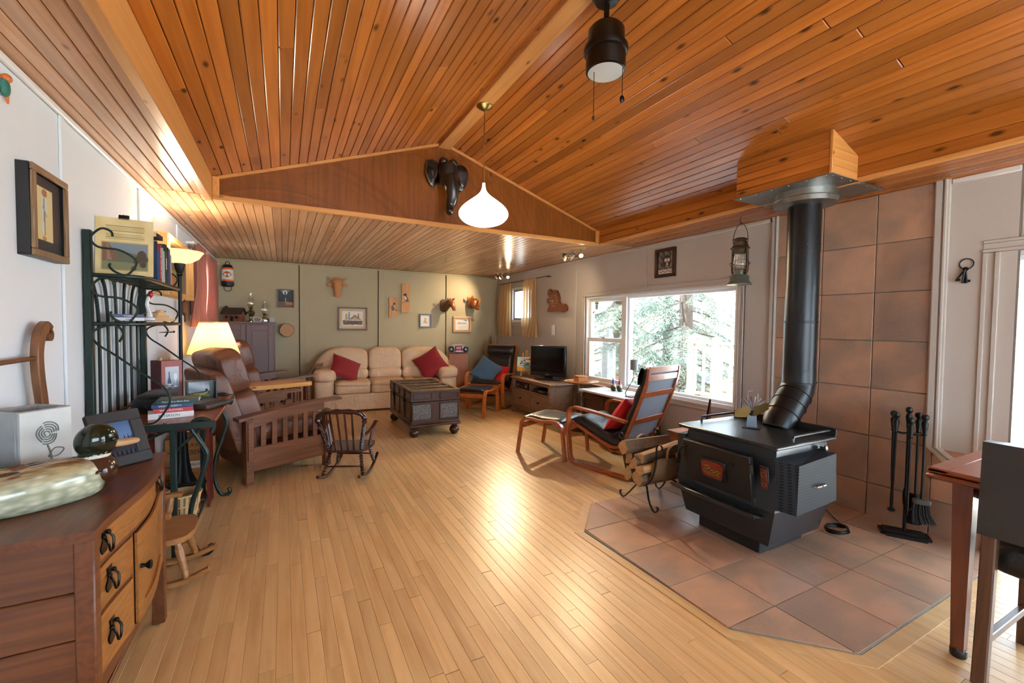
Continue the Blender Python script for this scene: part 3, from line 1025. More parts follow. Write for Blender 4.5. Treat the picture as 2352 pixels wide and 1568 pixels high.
# ------------------------------------------------------------------ log rack with split logs
M['iron'] = plain('wrought_iron', '3a3530', .45, .7, .12, 30)
M['sling'] = leather('tan_leather_sling', '8d6a48', .6, .15, .4)
M['log'] = wood('split_log', 'c49a68', '8f6a42', .8, 1.6, 0, False, .14, .2, 7, bump=.3)
M['bark'] = plain('log_bark', '6d5844', .9, 0, .3, 40, .6, 60)
lr = thing('log_rack', 'wrought iron log rack with leather sling beside the wood stove', 'log rack', (2.53, 2.40, .012))
def scroll(c, r, a0, a1, n=10, pl='yz', sg=1):
    out = []
    for k in range(n+1):
        t = k/n; a = a0+(a1-a0)*t; q = r*(1-.45*t)
        p = (q*math.cos(a)*sg, q*math.sin(a))
        out.append(Vector((c[0], c[1]+p[0], c[2]+p[1])))
    return out
for x0 in (-.19, .19):
    pts = []
    for sg in (1, -1):
        side = [Vector((x0, sg*.17, .47))]+scroll((x0, sg*.20, .47), .03, PI, -R(120), 10, sg=sg)
        arm = cr([(x0, 0, .15), (x0, sg*.07, .165), (x0, sg*.13, .23), (x0, sg*.165, .34), (x0, sg*.17, .47)], 5)
        full = arm+side[1:]
        pts = full if sg == 1 else pts
        part('u_bar', MB().bar(full, .014, .007, (1, 0, 0)), M['iron'], lr)
        leg = cr([(x0*.6, 0, .155), (x0*.8, sg*.05, .13), (x0*.95, sg*.10, .06), (x0, sg*.15, .008), (x0, sg*.185, .012), (x0, sg*.195, .04), (x0, sg*.18, .045)], 5)
        part('leg', MB().bar(leg, .014, .008, (1, 0, 0)), M['iron'], lr)
def slf(u, v):
    a = (u-.5)*2
    y = .158*math.sin(a*1.35)/math.sin(1.35)
    z = .165+.21*(abs(a)**2.4)
    return (-.20+.40*v, y, z+.006*math.sin(9*v))
part('sling', MB().shell(slf, 20, 6, (0, 0, -.005)), M['sling'], lr)
for sg in (-1, 1):
    part('sling_handle', MB().bar(cr([(-.07, sg*.155, .37), (-.06, sg*.16, .44), (0, sg*.165, .47), (.06, sg*.16, .44), (.07, sg*.155, .37)], 5), .022, .005, (0, 1, 0)), M['sling'], lr)
rl = random.Random(11)
spots = [(-.05, -.02, .222, .056), (.062, -.03, .23, .055), (-.085, -.03, .315, .055), (.015, -.04, .315, .05), (.105, -.01, .33, .052), (-.03, -.01, .405, .058), (.075, -.05, .415, .052)]
nm = ['bottom round pale log in the iron rack', 'bottom split log beside the round one in the iron rack', 'wedge-shaped log against the far side of the iron rack', 'small split log in the middle of the iron rack', 'split log against the near side of the iron rack', 'long quarter-split log tilted on top of the iron rack pile', 'birch log with peeling bark on top of the iron rack pile']
for k, (y, dx, z, r) in enumerate(spots):
    n = 9
    cut = k not in (0, 6)
    sec = []
    for q in range(n):
        a = 2*PI*q/n+rl.random()*.3
        rr = r*(.85+.25*rl.random())
        p = (rr*math.cos(a), rr*math.sin(a))
        if cut and p[0]+p[1] > r*.35:
            m_ = (p[0]+p[1]-r*.35)/2; p = (p[0]-m_, p[1]-m_)
        sec.append(p)
    L = .40+.06*rl.random()
    lg = thing('split_log', nm[k], 'log', (2.53+dx, 2.40+y, z+.012), 0, 'logs in the iron rack', rot=(R(rl.uniform(-60, 60)), R(-9 if k == 5 else rl.uniform(-3, 2)), R(rl.uniform(-4, 4))))
    part('wood', MB().ext(sec, -L/2, L/2, 'x'), M['log'], lg, 30)
    hb = [p for p in sec if p[0] < .1*r]
    if len(hb) > 2:
        hb = [(p[0]*1.05, p[1]*1.05) for p in sec if not cut or p[0]+p[1] < r*.3]
        if len(hb) > 2: part('bark', MB().ext(hb, -L/2+.002, L/2-.002, 'x'), M['bark'], lg, 30)

# cedar chest, red scoop, cords
M['cedar'] = wood('cedar', 'b26a3a', '7e3f1e', .35, .9, 1, False, .1, .35, 8)
cd = thing('cedar_chest', 'low reddish cedar chest behind the wood stove below the window', 'chest', (3.43, 2.68, 0))
part('body', MB().bx(-.26, .26, -.20, .20, .02, .36, .004), M['cedar'], cd)
part('lid', MB().bx(-.275, .275, -.215, .215, .36, .385, .006), M['cedar'], cd)
part('plinth', MB().bx(-.27, .27, -.21, .21, 0, .06, .004), M['cedar'], cd)
M['red_paint'] = plain('red_paint', '8e2016', .4, 0, .1)
sc_o = thing('dustpan', 'red triangular metal dustpan standing upright behind the wood stove', 'dustpan', (3.34, 2.60, .387), R(25))
part('pan', MB().ext([(-.13, 0), (.10, 0), (.08, .30)], -.008, .008, 'y'), M['red_paint'], sc_o)
part('rim', MB().tube([(-.13, 0, .006), (.08, 0, .30), (.10, 0, .006)], .007, 6), M['black'], sc_o)
cb = MB()
rc = random.Random(2)
pts = []
for k in range(40):
    a = k*.75; pts.append((3.20+.07*math.cos(a)*(1+.25*rc.random()), 1.49+.05*math.sin(a)*(1+.25*rc.random()), .02+.0006*k))
cb.tube(cr(pts, 3), .004, 5)
cb.tube(cr([pts[0], (3.35, 1.55, .018), (3.55, 1.75, .018), (3.68, 1.9, .05)], 5), .004, 5)
single('power_cord', cb, M['black'], 'coiled black power cord on the hearth tiles behind the stove', 'cord')

# ------------------------------------------------------------------ fireplace tool set
ft = thing('tool_stand', 'black iron fireplace tool stand on stepped base against terracotta tiles', 'tool stand', (3.545, 1.27, .012), R(-58))
M['cast'] = plain('cast_iron', '141415', .45, .5, .1, 30, .05, 90)
mb = MB()
mb.ext([(-.125, -.05), (-.10, -.05), (-.10, -.075), (.10, -.075), (.10, -.05), (.125, -.05), (.125, .05), (.10, .05), (.10, .075), (-.10, .075), (-.10, .05), (-.125, .05)], 0, .018, 'z')
mb.ext([(-.10, -.035), (.10, -.035), (.10, .035), (-.10, .035)], .018, .028, 'z')
part('base', mb, M['cast'], ft)
def tool_handle(mb, x, y, z0):
    mb.lathe([(.010, z0), (.013, z0+.008), (.010, z0+.014), (.017, z0+.07), (.014, z0+.085), (.008, z0+.092), (.017, z0+.102), (.020, z0+.115), (.015, z0+.128), (.0, z0+.133)], 12, (x, y, 0))
mb = MB().rod((0, 0, .02), (0, 0, .70), [(.009, 0), (.009, .25), (.014, .28), (.016, .36), (.013, .40), (.008, .43), (.008, 1)], 10)
tool_handle(mb, 0, 0, .70)
part('post', mb, M['cast'], ft)
mb = MB()
for sx in (-1, 1):
    for yy in (-.035, .035):
        mb.bar(cr([(0, 0, .665), (sx*.03, yy*.6, .66), (sx*.065, yy, .668), (sx*.07, yy-.008, .672)], 4), .008, .006, (0, 0, 1))
part('hanger', mb, M['cast'], ft)
tl = lambda name, lab, cat, x, y: thing(name, lab, cat, ft.matrix_basis @ Vector((x, y, 0)) if False else (Vector((3.545, 1.27, .012)) + Matrix.Rotation(R(-58), 3, 'Z') @ Vector((x, y, 0))), R(-58), 'fireplace tools on the stand')
t = tl('fire_tongs', 'black fireplace tongs hanging with two handles crossing low down', 'tongs', -.068, 0)
mb = MB()
for yy in (-.033, .033):
    mb.tube(cr([(0, yy, .665), (0, yy*.95, .60), (0, yy*.6, .40), (0, yy*.15, .32), (0, -yy*.35, .22), (0, -yy*.1, .155)], 5), .007, 8)
    tool_handle(mb, 0, yy, .665)
part('arms', mb, M['cast'], t)
part('jaw', MB().lathe([(.018, .145), (.022, .152), (.018, .16)], 12), M['cast'], t)
t = tl('ash_shovel', 'black fireplace shovel with a narrow scoop hanging on the stand', 'shovel', .055, .035)
mb = MB().rod((0, 0, .665), (0, 0, .26), [(.007, 0), (.007, 1)], 8); tool_handle(mb, 0, 0, .665)
part('shaft', mb, M['cast'], t)
part('scoop', MB().shell(lambda u, v: ((u-.5)*(.07+.035*math.sin(v*PI*.8)), .018-.03*(1-(2*u-1)**2), .27-.20*v), 8, 8, (0, .003, 0)), M['cast'], t)
t = tl('hearth_brush', 'black fireplace brush with drooping bristles hanging on the stand', 'brush', .07, -.035)
mb = MB().rod((0, 0, .665), (0, 0, .25), [(.007, 0), (.007, 1)], 8); tool_handle(mb, 0, 0, .665)
part('shaft', mb, M['cast'], t)
M['ferrule'] = plain('grey_wood', '4c4a46', .7)
part('ferrule', MB().sq((0, 0, .245), (.045, .022, .018), .5, .5), M['ferrule'], t)
mb = MB()
rb = random.Random(5)
for k in range(90):
    a, b = rb.uniform(-1, 1), rb.uniform(-1, 1)
    mb.tube([(a*.036, b*.014, .24), (a*.045, b*.02, .17), (a*.058+.014, b*.026-.01, .105+.02*rb.random())], .0022, 4)
part('bristles', mb, M['stove_dark'], t, 0, kind='stuff')

t = tl('fire_poker', 'black fireplace poker hanging at the front of the stand', 'poker', 0, -.05)
mb = MB().rod((0, 0, .64), (0, 0, .14), [(.007, 0), (.007, .9), (.003, 1)], 8).tube(cr([(0, 0, .2), (.012, 0, .185), (.02, 0, .2)], 3), .005, 6); tool_handle(mb, 0, 0, .64)
part('shaft', mb, M['cast'], t)

# ------------------------------------------------------------------ bent-ply lounge chairs and footstools
M['cherry_ply'] = wood('bent_ply', 'a8562c', '7c3a1a', .3, 1.2, 0, False, .06, 0, 6, spec=.6)
M['cherry_ply2'] = wood('bent_ply_orange', 'c0652c', '8f421c', .3, 1.2, 0, False, .06, 0, 6, spec=.6)
M['black_leather'] = leather('black_leather', '1b1c1e', .34, .1, .22)
M['grey_canvas'] = cloth('blue_grey_canvas', '6d7a8c', .8)
def lounge(name, lab, loc, rz, wm):
    t = thing(name, lab, 'armchair', loc, rz)
    arc = lambda c, r, a0, a1, n=6: [(c[0]+r*math.cos(a0+(a1-a0)*k/n), c[1]+r*math.sin(a0+(a1-a0)*k/n)) for k in range(n+1)]
    side = [(-.36, .016)]+arc((.24, .096), .08, -PI/2, -.06, 6)+[(.345, .30)]+arc((.265, .475), .082, .02, PI/2+.06, 7)+[(.1, .548), (-.12, .528), (-.30, .506)]
    for sg in (-1, 1):
        part('side_frame', MB().bar([(x, sg*.315, z) for x, z in side], .055, .022, (0, 1, 0)), wm, t)
    back = cr([(.34, 0, .395), (.20, 0, .345), (0, 0, .275), (-.12, 0, .245), (-.20, 0, .262), (-.26, 0, .34), (-.33, 0, .50), (-.40, 0, .68), (-.455, 0, .84), (-.475, 0, .93), (-.48, 0, .985)], 5)
    for sg in (-1, 1):
        part('seat_rail', MB().bar([p+Vector((0, sg*.262, 0)) for p in back], .032, .024, (0, 1, 0)), wm, t)
    mb = None
    for k in (2, 13, 30, 37, 43, 48):
        p = back[k]; d = (back[min(k+1, len(back)-1)]-back[k-1]).normalized()
        part('slat', MB().bar([p+Vector((0, -.25, 0))-d*0, p+Vector((0, .25, 0))], .055 if k > 20 else .04, .012, tuple(d)), wm, t)
    part('stretcher', MB().bx(-.30, -.255, -.305, .305, .20, .225), wm, t)
    part('stretcher', MB().bx(.30, .33, -.305, .305, .335, .375), wm, t)
    # cushion: seat pad, back pad and head roll
    def pad(i0, i1, th, hw, nm_):
        seg = back[i0:i1+1]; n = len(seg)
        def nrm(k):
            d = (seg[min(k+1, n-1)]-seg[max(k-1, 0)]).normalized()
            return Vector((d.z, 0, -d.x)) if d.x < 0 or True else d
        def top(u, v):
            k = min(n-1, int(round(v*(n-1)))); e = 1-abs(2*u-1)**6
            q = .72+.28*abs(math.sin(PI*5*v))**.5
            ed = min(1, min(v, 1-v)*14+.25)
            N = nrm(k); N = N if N.x+N.z > 0 else -N
            return seg[k]+Vector((0, (u-.5)*2*hw, 0))+N*(.014+th*(.35+.65*e**.5)*q*ed)
        def bot(u, v):
            k = min(n-1, int(round(v*(n-1)))); N = nrm(k); N = N if N.x+N.z > 0 else -N
            return Vector((0, 0, 0)) + (seg[k]+Vector((0, (u-.5)*2*hw, 0))+N*.013) - top(u, v)
        part(nm_, MB().shell(top, 14, n-1, bot), M['black_leather'], t, 60)
    pad(0, 22, .075, .245, 'seat_cushion')
    pad(22, len(back)-1, .10, .245, 'back_cushion')
    p0, p1 = back[-1], back[-12]
    def hp(u, v):
        p = p1+(p0-p1)*(.1+.88*v)
        return p+Vector((.088+.012*math.sin(PI*v), (u-.5)*.48, .0))
    part('head_pad', MB().shell(hp, 10, 8, lambda u, v: Vector((.035*(1-abs(2*u-1)**5)*math.sin(PI*(.08+.84*v))**.5+.004, 0, .0))), M['black_leather'], t, 60)
    k0 = 24
    part('back_cloth', MB().shell(lambda u, v: back[k0+int(round(v*(len(back)-1-k0-2)))]+Vector((.004, (u-.5)*.49, 0)), 2, 20, (.003, 0, 0)), M['grey_canvas'], t, 60)
    return t
def footstool(name, lab, loc, rz, wm):
    t = thing(name, lab, 'footstool', loc, rz)
    for sg in (-1, 1):
        P = cr([(.285, sg*.25, .0), (.27, sg*.25, .10), (.243, sg*.25, .27), (.235, sg*.25, .325), (.20, sg*.25, .362), (.13, sg*.25, .375), (0, sg*.25, .365), (-.13, sg*.25, .378), (-.20, sg*.25, .37), (-.245, sg*.25, .33), (-.255, sg*.25, .27), (-.275, sg*.25, .10), (-.285, sg*.25, 0)], 4)
        part('leg_frame', MB().bar(P, .050, .022, (0, 1, 0)), wm, t)
    for xx in (-.22, .22):
        part('cross_rail', MB().bx(xx-.012, xx+.012, -.235, .235, .27, .325), wm, t)
    def top(u, v):
        a, b = 2*u-1, 2*v-1
        return (a*.225, b*.226, .385-.018*math.cos(a*1.5)+.03*(max(0, (1-a**6)*(1-b**6)))**.5)
    part('cushion', MB().shell(top, 16, 12, lambda u, v: Vector((0, 0, -.055*(max(.02, (1-(2*u-1)**8)*(1-(2*v-1)**8)))**.5-.008))), M['black_leather'], t, 60)
    return t
A2 = math.atan2(.966, -.257)
lounge('lounge_chair', 'black leather bentwood lounge chair standing beside the log rack below the window', (2.865, 3.24, 0), A2, M['cherry_ply'])
footstool('footstool', 'black leather bentwood footstool in front of the chair beside the log rack', (2.545, 3.875, 0), math.atan2(.9, -.44), M['cherry_ply'])
A1 = math.atan2(-.68, -.73)
lounge('lounge_chair', 'black leather bentwood lounge chair in the corner by the speaker cabinet', (3.10, 6.60, 0), A1, M['cherry_ply2'])
footstool('footstool', 'black leather bentwood footstool between trunk and television bench', (2.575, 6.07, 0), A1, M['cherry_ply2'])
M['red_cloth'] = cloth('bright_red_cloth', 'c4141a', .85, .06, 420, .05)
M['blue_cloth'] = cloth('denim_blue_cloth', '3f5f7e', .85, .08)
M['red_velvet'] = cloth('burgundy_velvet', '8a0816', .75, .2, 300, .12)
single('throw_pillow', MB().pillow(.40, .40, .13), M['red_cloth'], 'bright red cushion on the lounge chair beside the log rack', 'cushion', (2.905, 3.165, .505), rot=(R(34), R(4), A2-PI/2), smooth=80)
single('throw_pillow', MB().pillow(.40, .40, .13), M['red_cloth'], 'bright red cushion on the corner lounge chair behind the blue one', 'cushion', (3.17, 6.60, .50), rot=(R(32), R(-8), A1-PI/2), smooth=80)
single('throw_pillow', MB().pillow(.43, .43, .14), M['blue_cloth'], 'denim blue cushion tilted on the corner lounge chair', 'cushion', (2.97, 6.58, .58), rot=(R(30), R(-28), A1-PI/2-.1), smooth=80)
# ------------------------------------------------------------------ sofa
M['cream_leather'] = leather('cream_leather', 'dab894', .42, .07, .6, None, .05)
so = thing('sofa', 'cream leather three-seat sofa with puffy arms against the sage wall', 'sofa', (1.50, 7.25, 0), R(-4))
part('base', MB().bx(-.98, .97, -.375, .36, .03, .27, .03), M['cream_leather'], so)
part('kick_panel', MB().sq((0, -.365, .155), (.80, .03, .125), .2, .12), M['cream_leather'], so)
sx = [(-.80, -.29), (-.29, .25), (.25, .77)]
for a, b in sx:
    c = (a+b)/2; h = (b-a)/2
    part('seat_cushion', MB().sq((c, -.10, .345), (h*1.005, .33, .085), .35, .22, 32, 16, lambda p: p+Vector((0, 0, .012*math.cos(p.x*5)))), M['cream_leather'], so, 70)
    part('seat_top', MB().sq((c, -.11, .425), (h*1.01, .335, .048), .55, .25, 32, 14, lambda p: p+Vector((0, 0, .006*math.sin(p.x*23)*(p.y < -.2)))), M['cream_leather'], so, 70)
def bk(a, b, lo, hi):
    c, h = (a+b)/2, (b-a)/2
    def fn(p):
        u = p.x/h
        z = p.z
        d = 0
        if lo and u < 0: d = .20*abs(u)**2.2
        if hi and u > 0: d = .20*abs(u)**2.2
        z = z-d*(.5+z/.5) if z > -.2 else z
        f = .010*math.sin(19*u+4*z)*max(0, z*4)
        return Vector((p.x, p.y+.16*(z+.2)+f*.4, z+f*.3))
    part('back_cushion', MB().sq((c, .16, .745), (h*1.0, .125, .215), .55, .32, 40, 20, fn), M['cream_leather'], so, 70)
    a2, b2 = max(a, -.84), min(b, .80)
    part('lumbar_roll', MB().sq(((a2+b2)/2, .135, .535), ((b2-a2)/2, .12, .10), .6, .25, 32, 14), M['cream_leather'], so, 70)
bk(-1.08, -.28, True, False); bk(-.28, .25, False, False); bk(.25, 1.08, False, True)
for sg in (-1, 1):
    part('arm', MB().sq((sg*.945, -.03, .26), (.145, .335, .255), .22, .3, 28, 16, lambda p: Vector((p.x*(1-.12*(p.z < 0)*abs(p.z)/.25), p.y, p.z))), M['cream_leather'], so, 70)
    part('arm_pad', MB().sq((sg*.945, -.06, .53), (.175, .35, .11), .6, .5, 30, 16, lambda p: p+Vector((0, 0, .02*math.cos((p.y+.1)*4)+.006*math.sin(p.y*40)))), M['cream_leather'], so, 70)
part('back_frame', MB().bx(-1.0, 1.0, .24, .385, .2, .86, .05), M['cream_leather'], so)
single('throw_pillow', MB().pillow(.46, .40, .16), M['red_velvet'], 'burgundy velvet cushion leaning at the blanket end of the sofa', 'cushion', (.845, 7.13, .645), rot=(R(-38), R(24), R(8)), smooth=80)
single('throw_pillow', MB().pillow(.46, .46, .16), M['red_velvet'], 'burgundy velvet cushion standing on its corner at the speaker end of the sofa', 'cushion', (2.17, 7.03, .69), rot=(R(-28), R(-32), R(-10)), smooth=80)
M['throw'] = cloth('brown_throw', '6a4a30', .95, .25, 160, .3, .5)
def thr(u, v):
    s_ = u*1.0
    x = .52-.20*min(1, s_*1.6)-.02*math.sin(v*9)
    z = .70+.03*math.sin(v*4)-.48*max(0, s_-.32)
    y = 7.03+.30*v+.02*math.sin(s_*9)
    return (x, y, z)
single('throw_blanket', MB().shell(thr, 14, 8, (0, 0, .012)), M['throw'], 'brown throw blanket draped over the sofa arm beside the recliners', 'blanket', smooth=80)
M['dark_leather'] = plain('brown_card', '8a5b3c', .6)
single('phone', MB().bx(-.08, .08, -.04, .04, 0, .012, .003), M['dark_leather'], 'flat brown leather case lying on the sofa seat beside the speaker-end cushion', 'case', (1.93, 6.95, .476), R(-10))

# ------------------------------------------------------------------ carved trunk
M['trunk'] = wood('dark_walnut', '452819', '20110b', .32, 1.2, 1, False, .1, 0, 7, spec=.5)
M['trunk_rim'] = wood('worn_walnut', '75522f', '452b1a', .35, 1.2, 1, False, .1, 0, 7)
def carved():
    t = NT('carved_panel')
    co = t.n('TexCoord').outputs['Object']
    v = t.n('TexVoronoi', {'Vector': co, 'Scale': 55}, feature='DISTANCE_TO_EDGE').outputs[0]
    n = t.n('TexNoise', {'Vector': co, 'Scale': 38, 'Detail': 3, 'Distortion': 2.5}).outputs[0]
    h = t.math('MULTIPLY', t.math('MINIMUM', v, .12), t.math('ADD', n, .4))
    col = t.mix(t.n('MapRange', {0: h, 1: 0, 2: .1}).outputs[0], S('2a1c18'), S('6d6660'))  # greyish highlights put into the colour of the raised carving, hollows dark
    t.bsdf(col, .32, .1, Normal=t.bump(h, 1.0, .03))
    return t.m
M['carved'] = carved()
tr = thing('trunk', 'dark carved wooden trunk on bun feet used as coffee table before the sofa', 'trunk', (1.615, 5.575, 0))
hx, hy = .295, .56
part('body', MB().bx(-hx, hx, -hy, hy, .13, .42, .004), M['trunk'], tr)
bs = MB().bx(-hx-.02, hx+.02, -hy-.02, hy+.02, .125, .155, .008).bx(-hx-.008, hx+.008, -hy-.008, hy+.008, .155, .175, .006)
part('base_moulding', bs, M['trunk'], tr)
lid = part('lid', MB().bx(-hx-.006, hx+.006, -hy-.006, hy+.006, .425, .545, .004), M['trunk'], tr)
for a, b, c, d in ((-hx-.008, hx+.008, -hy-.008, -hy+.05), (-hx-.008, hx+.008, hy-.05, hy+.008), (-hx-.008, -hx+.04, -hy+.05, hy-.05), (hx-.04, hx+.008, -hy+.05, hy-.05)):
    part('lid_rim', MB().bx(a, b, c, d, .545, .560, .004), M['trunk_rim'], lid)
for k in range(3):
    y = -hy+.05+(2*hy-.1)*(k+1)/4
    part('lid_slat', MB().bx(-hx+.04, hx-.04, y-.028, y+.028, .545, .560, .004), M['trunk_rim'], lid)
    for xx in (-.12, .12): part('stud', MB().ball((xx, y+.018, .56), .006, 8, 5), M['black'], lid)
def panel_y(x0, x1, z0, z1, y, m, par, sg):
    fr_ = MB()
    for a, b, c, d in ((x0, x1, z1-.014, z1), (x0, x1, z0, z0+.014), (x0, x0+.014, z0, z1), (x1-.014, x1, z0, z1)):
        fr_.bx(a, b, y, y+sg*.010, c, d, .003)
    f = part('panel_frame', fr_, M['trunk'], par)
    part('panel', MB().bx(x0+.014, x1-.014, y, y+sg*.004, z0+.014, z1-.014, .001), m, f)
def panel_x(y0, y1, z0, z1, x, m, par, sg):
    fr_ = MB()
    for a, b, c, d in ((y0, y1, z1-.014, z1), (y0, y1, z0, z0+.014), (y0, y0+.014, z0, z1), (y1-.014, y1, z0, z1)):
        fr_.bx(x, x+sg*.010, a, b, c, d, .003)
    f = part('panel_frame', fr_, M['trunk'], par)
    part('panel', MB().bx(x, x+sg*.004, y0+.014, y1-.014, z0+.014, z1-.014, .001), m, f)
for sg in (-1, 1):
    panel_y(-hx+.005, -.045, .20, .405, sg*hy, M['carved'], tr, sg); panel_y(.045, hx-.005, .20, .405, sg*hy, M['carved'], tr, sg)
    panel_y(-hx+.012, -.045, .445, .53, sg*(hy+.006), M['trunk'], lid, sg); panel_y(.045, hx-.012, .445, .53, sg*(hy+.006), M['trunk'], lid, sg)
    for k in range(4):
        a = -hy+.015+k*(2*hy-.03)/4; b = a+(2*hy-.03)/4-.03
        panel_x(a+.015, b+.015, .19, .41, sg*hx, M['trunk'], tr, sg)
        panel_x(a+.015, b+.015, .44, .53, sg*(hx+.006), M['trunk'], lid, sg)
for y in (-.28, .28):
    h_ = MB().bx(-hx-.022, -hx-.006, y-.012, y+.012, .33, .55, .003).ball((-hx-.02, y, .41), (.014, .03, .03), 10, 8).bx(-hx-.02, -hx-.012, y-.008, y+.008, .25, .34, .002)
    part('hasp', h_, M['black'], tr)
for a in (-hx+.045, hx-.045):
    for b in (-hy+.045, hy-.045):
        part('bun_foot', MB().lathe([(.02, 0), (.042, .012), (.060, .04), (.060, .064), (.046, .09), (.028, .098), (.034, .106), (.034, .125)], 20, (a, b, 0)), M['trunk'], tr)

# ------------------------------------------------------------------ television bench and what stands on it
M['bench'] = wood('grey_brown_pine', '8d6d58', '6d5040', .5, 1, 1, False, .05, .3, 6)
tb = thing('tv_bench', 'grey-brown pine television bench with two drawers along the right wall', 'bench', (3.165, 4.92, 0))
BL, BD, BH = 1.10, .455, .55
part('top', MB().bx(-.02, BD+.01, -.02, BL+.02, BH-.025, BH, .004), M['bench'], tb)
for a in (0, BD-.05):
    for b in (0, BL-.05):
        part('leg', MB().bx(a, a+.05, b, b+.05, 0, BH-.025, .003), M['bench'], tb)
for y0 in (.008, BL-.028):
    part('side_panel', MB().bx(.05, BD-.05, y0, y0+.02, .08, BH-.025, .003), M['bench'], tb)
part('back_panel', MB().bx(BD-.03, BD-.015, .05, BL-.05, .1, BH-.025, .002), M['bench'], tb)
part('shelf', MB().bx(.006, BD-.03, .05, BL-.05, .365, .385, .002), M['bench'], tb)
part('bottom_rail', MB().bx(.006, .03, .05, BL-.05, .075, .125, .003), M['bench'], tb)
part('top_rail', MB().bx(.006, .03, .05, BL-.05, BH-.055, BH-.025, .003), M['bench'], tb)
part('divider', MB().bx(.006, BD-.03, BL/2-.014, BL/2+.014, .125, BH-.025, .002), M['bench'], tb)
for a, b in ((.053, BL/2-.016), (BL/2+.016, BL-.053)):
    d = part('drawer', MB().bx(.008, .028, a, b, .128, .362, .003), M['bench'], tb)
    part('knob', MB().at((.008, (a+b)/2, .25), (0, -PI/2, 0)).lathe([(.006, 0), (.006, .012), (.014, .018), (.013, .026), (0, .03)], 12), M['black'], d)
M['plastic'] = plain('black_plastic', '0f1012', .3, 0, .03)
M['screen'] = plain('dark_screen', '070506', .12, 0, .02)
M['silver'] = plain('silver_plastic', 'a9abad', .35, .4, .03)
M['white_txt'] = plain('white_lettering', 'e6e6e6', .6)
rcv = thing('receiver', 'black stereo receiver with two dials in the far bench compartment', 'receiver', (3.20, 5.745, .387))
part('case', MB().bx(0, .26, -.19, .19, 0, .09, .003), M['plastic'], rcv)
for y, r in ((-.13, .02), (.12, .016)):
    part('dial', MB().at((0, y, .045), (0, -PI/2, 0)).lathe([(r, 0), (r, .012), (r*.8, .015)], 16), M['steel'], rcv)
part('display', MB().bx(-.002, .002, -.07, .07, .05, .075, 0), M['screen'], rcv)
dv = thing('disc_player', 'slim black disc player in the near bench compartment', 'player', (3.20, 5.20, .387))
part('case', MB().bx(0, .24, -.20, .20, 0, .05, .003), M['plastic'], dv)
part('tray', MB().bx(-.002, .002, -.06, .06, .02, .032, 0), M['silver'], dv)
tv = thing('television', 'black flat-screen television on the grey-brown bench', 'television', (3.43, 5.38, BH), math.atan2(-.514, -.857)+PI/2)
part('bezel', MB().bx(-.285, .285, -.03, .02, .055, .50, .008), M['plastic'], tv)
part('screen', MB().bx(-.262, .262, -.0325, -.028, .115, .475, .001), M['screen'], tv)
part('back_shell', MB().sq((0, .045, .27), (.25, .05, .18), .3, .3), M['plastic'], tv)
part('neck', MB().bx(-.06, .06, -.005, .04, .012, .08, .006), M['plastic'], tv)
part('foot', MB().sq((0, .0, .010), (.20, .095, .010), .4, .5), M['plastic'], tv)
part('brand_mark', MB().bx(-.03, .03, -.0315, -.030, .075, .083, 0), M['silver'], tv)
M['pale_wood'] = wood('pale_pine', 'd9a765', 'b9853f', .5, 1.5, 2, False, .05)
ea = thing('table_easel', 'small wooden table easel holding a canvas on the television bench', 'easel', (3.37, 5.93, BH), math.atan2(-.75, -.66)+PI/2)
for sx_ in (-.07, .07):
    part('leg', MB().bar([(sx_*1.1, -.035, 0), (sx_*.8, .03, .36 if sx_ < 0 else .345)], .014, .010, (0, 1, 0)), M['pale_wood'], ea)
part('mast', MB().bar([(-.012, -.01, .05), (-.012, .035, .40)], .012, .010, (0, 1, 0)).bar([(.012, -.01, .05), (.012, .035, .40)], .012, .010, (0, 1, 0)), M['pale_wood'], ea)
part('rear_leg', MB().bar([(0, .11, 0), (0, .035, .36)], .014, .010, (0, 1, 0)), M['pale_wood'], ea)
part('ledge', MB().bx(-.13, .13, -.055, -.02, .075, .09, .002), M['pale_wood'], ea)
bgf = lambda u, v: mixc('9cc9cf', 'cfe3da', .5+.5*math.sin(7*u+3*v)) if v > .22-.25*(u-.35)*(u < .6) else S('e2a52a')
art = Art(bgf)
art.poly([(.25, 0), (.42, .26), (.6, .3), (1, .35), (1, 0)], 'dfa327')
art.ell(.62, .30, .19, .22, '6f9a8d').ell(.6, .27, .14, .15, '8fb7c0').ell(.6, .40, .17, .05, '7f9a50')
for x_, y_, q in ((.2, .5, .06), (.27, .66, .06), (.42, .76, .07), (.24, .56, .05), (.62, .55, .07), (.8, .55, .06), (.75, .85, .09), (.85, .78, .07), (.64, .8, .05), (.55, .85, .05)):
    art.ell(x_, y_, q, q*1.1, 'b91f2e').ell(x_+.02, y_+.02, q*.5, q*.5, 'd9404a')
for a_, b_ in (((.55, .4), (.25, .6)), ((.58, .4), (.42, .7)), ((.62, .4), (.75, .8)), ((.52, .4), (.1, .32))):
    art.line([a_, b_], .012, '3d6a3a')
cv = tag(picture('canvas', art, .27, .21, None, FY @ Matrix(), 60), 'small unframed canvas of red flowers in a blue vase on the easel', 'painting')
cv.matrix_world = Matrix.Translation((3.37, 5.93, BH)) @ Matrix.Rotation(math.atan2(-.75, -.66)+PI/2, 4, 'Z') @ Matrix.Translation((0, -.038, .195)) @ Matrix.Rotation(R(-9), 4, 'X')
sol = cv.modifiers.new('depth', 'SOLIDIFY'); sol.thickness = .012; sol.offset = -1

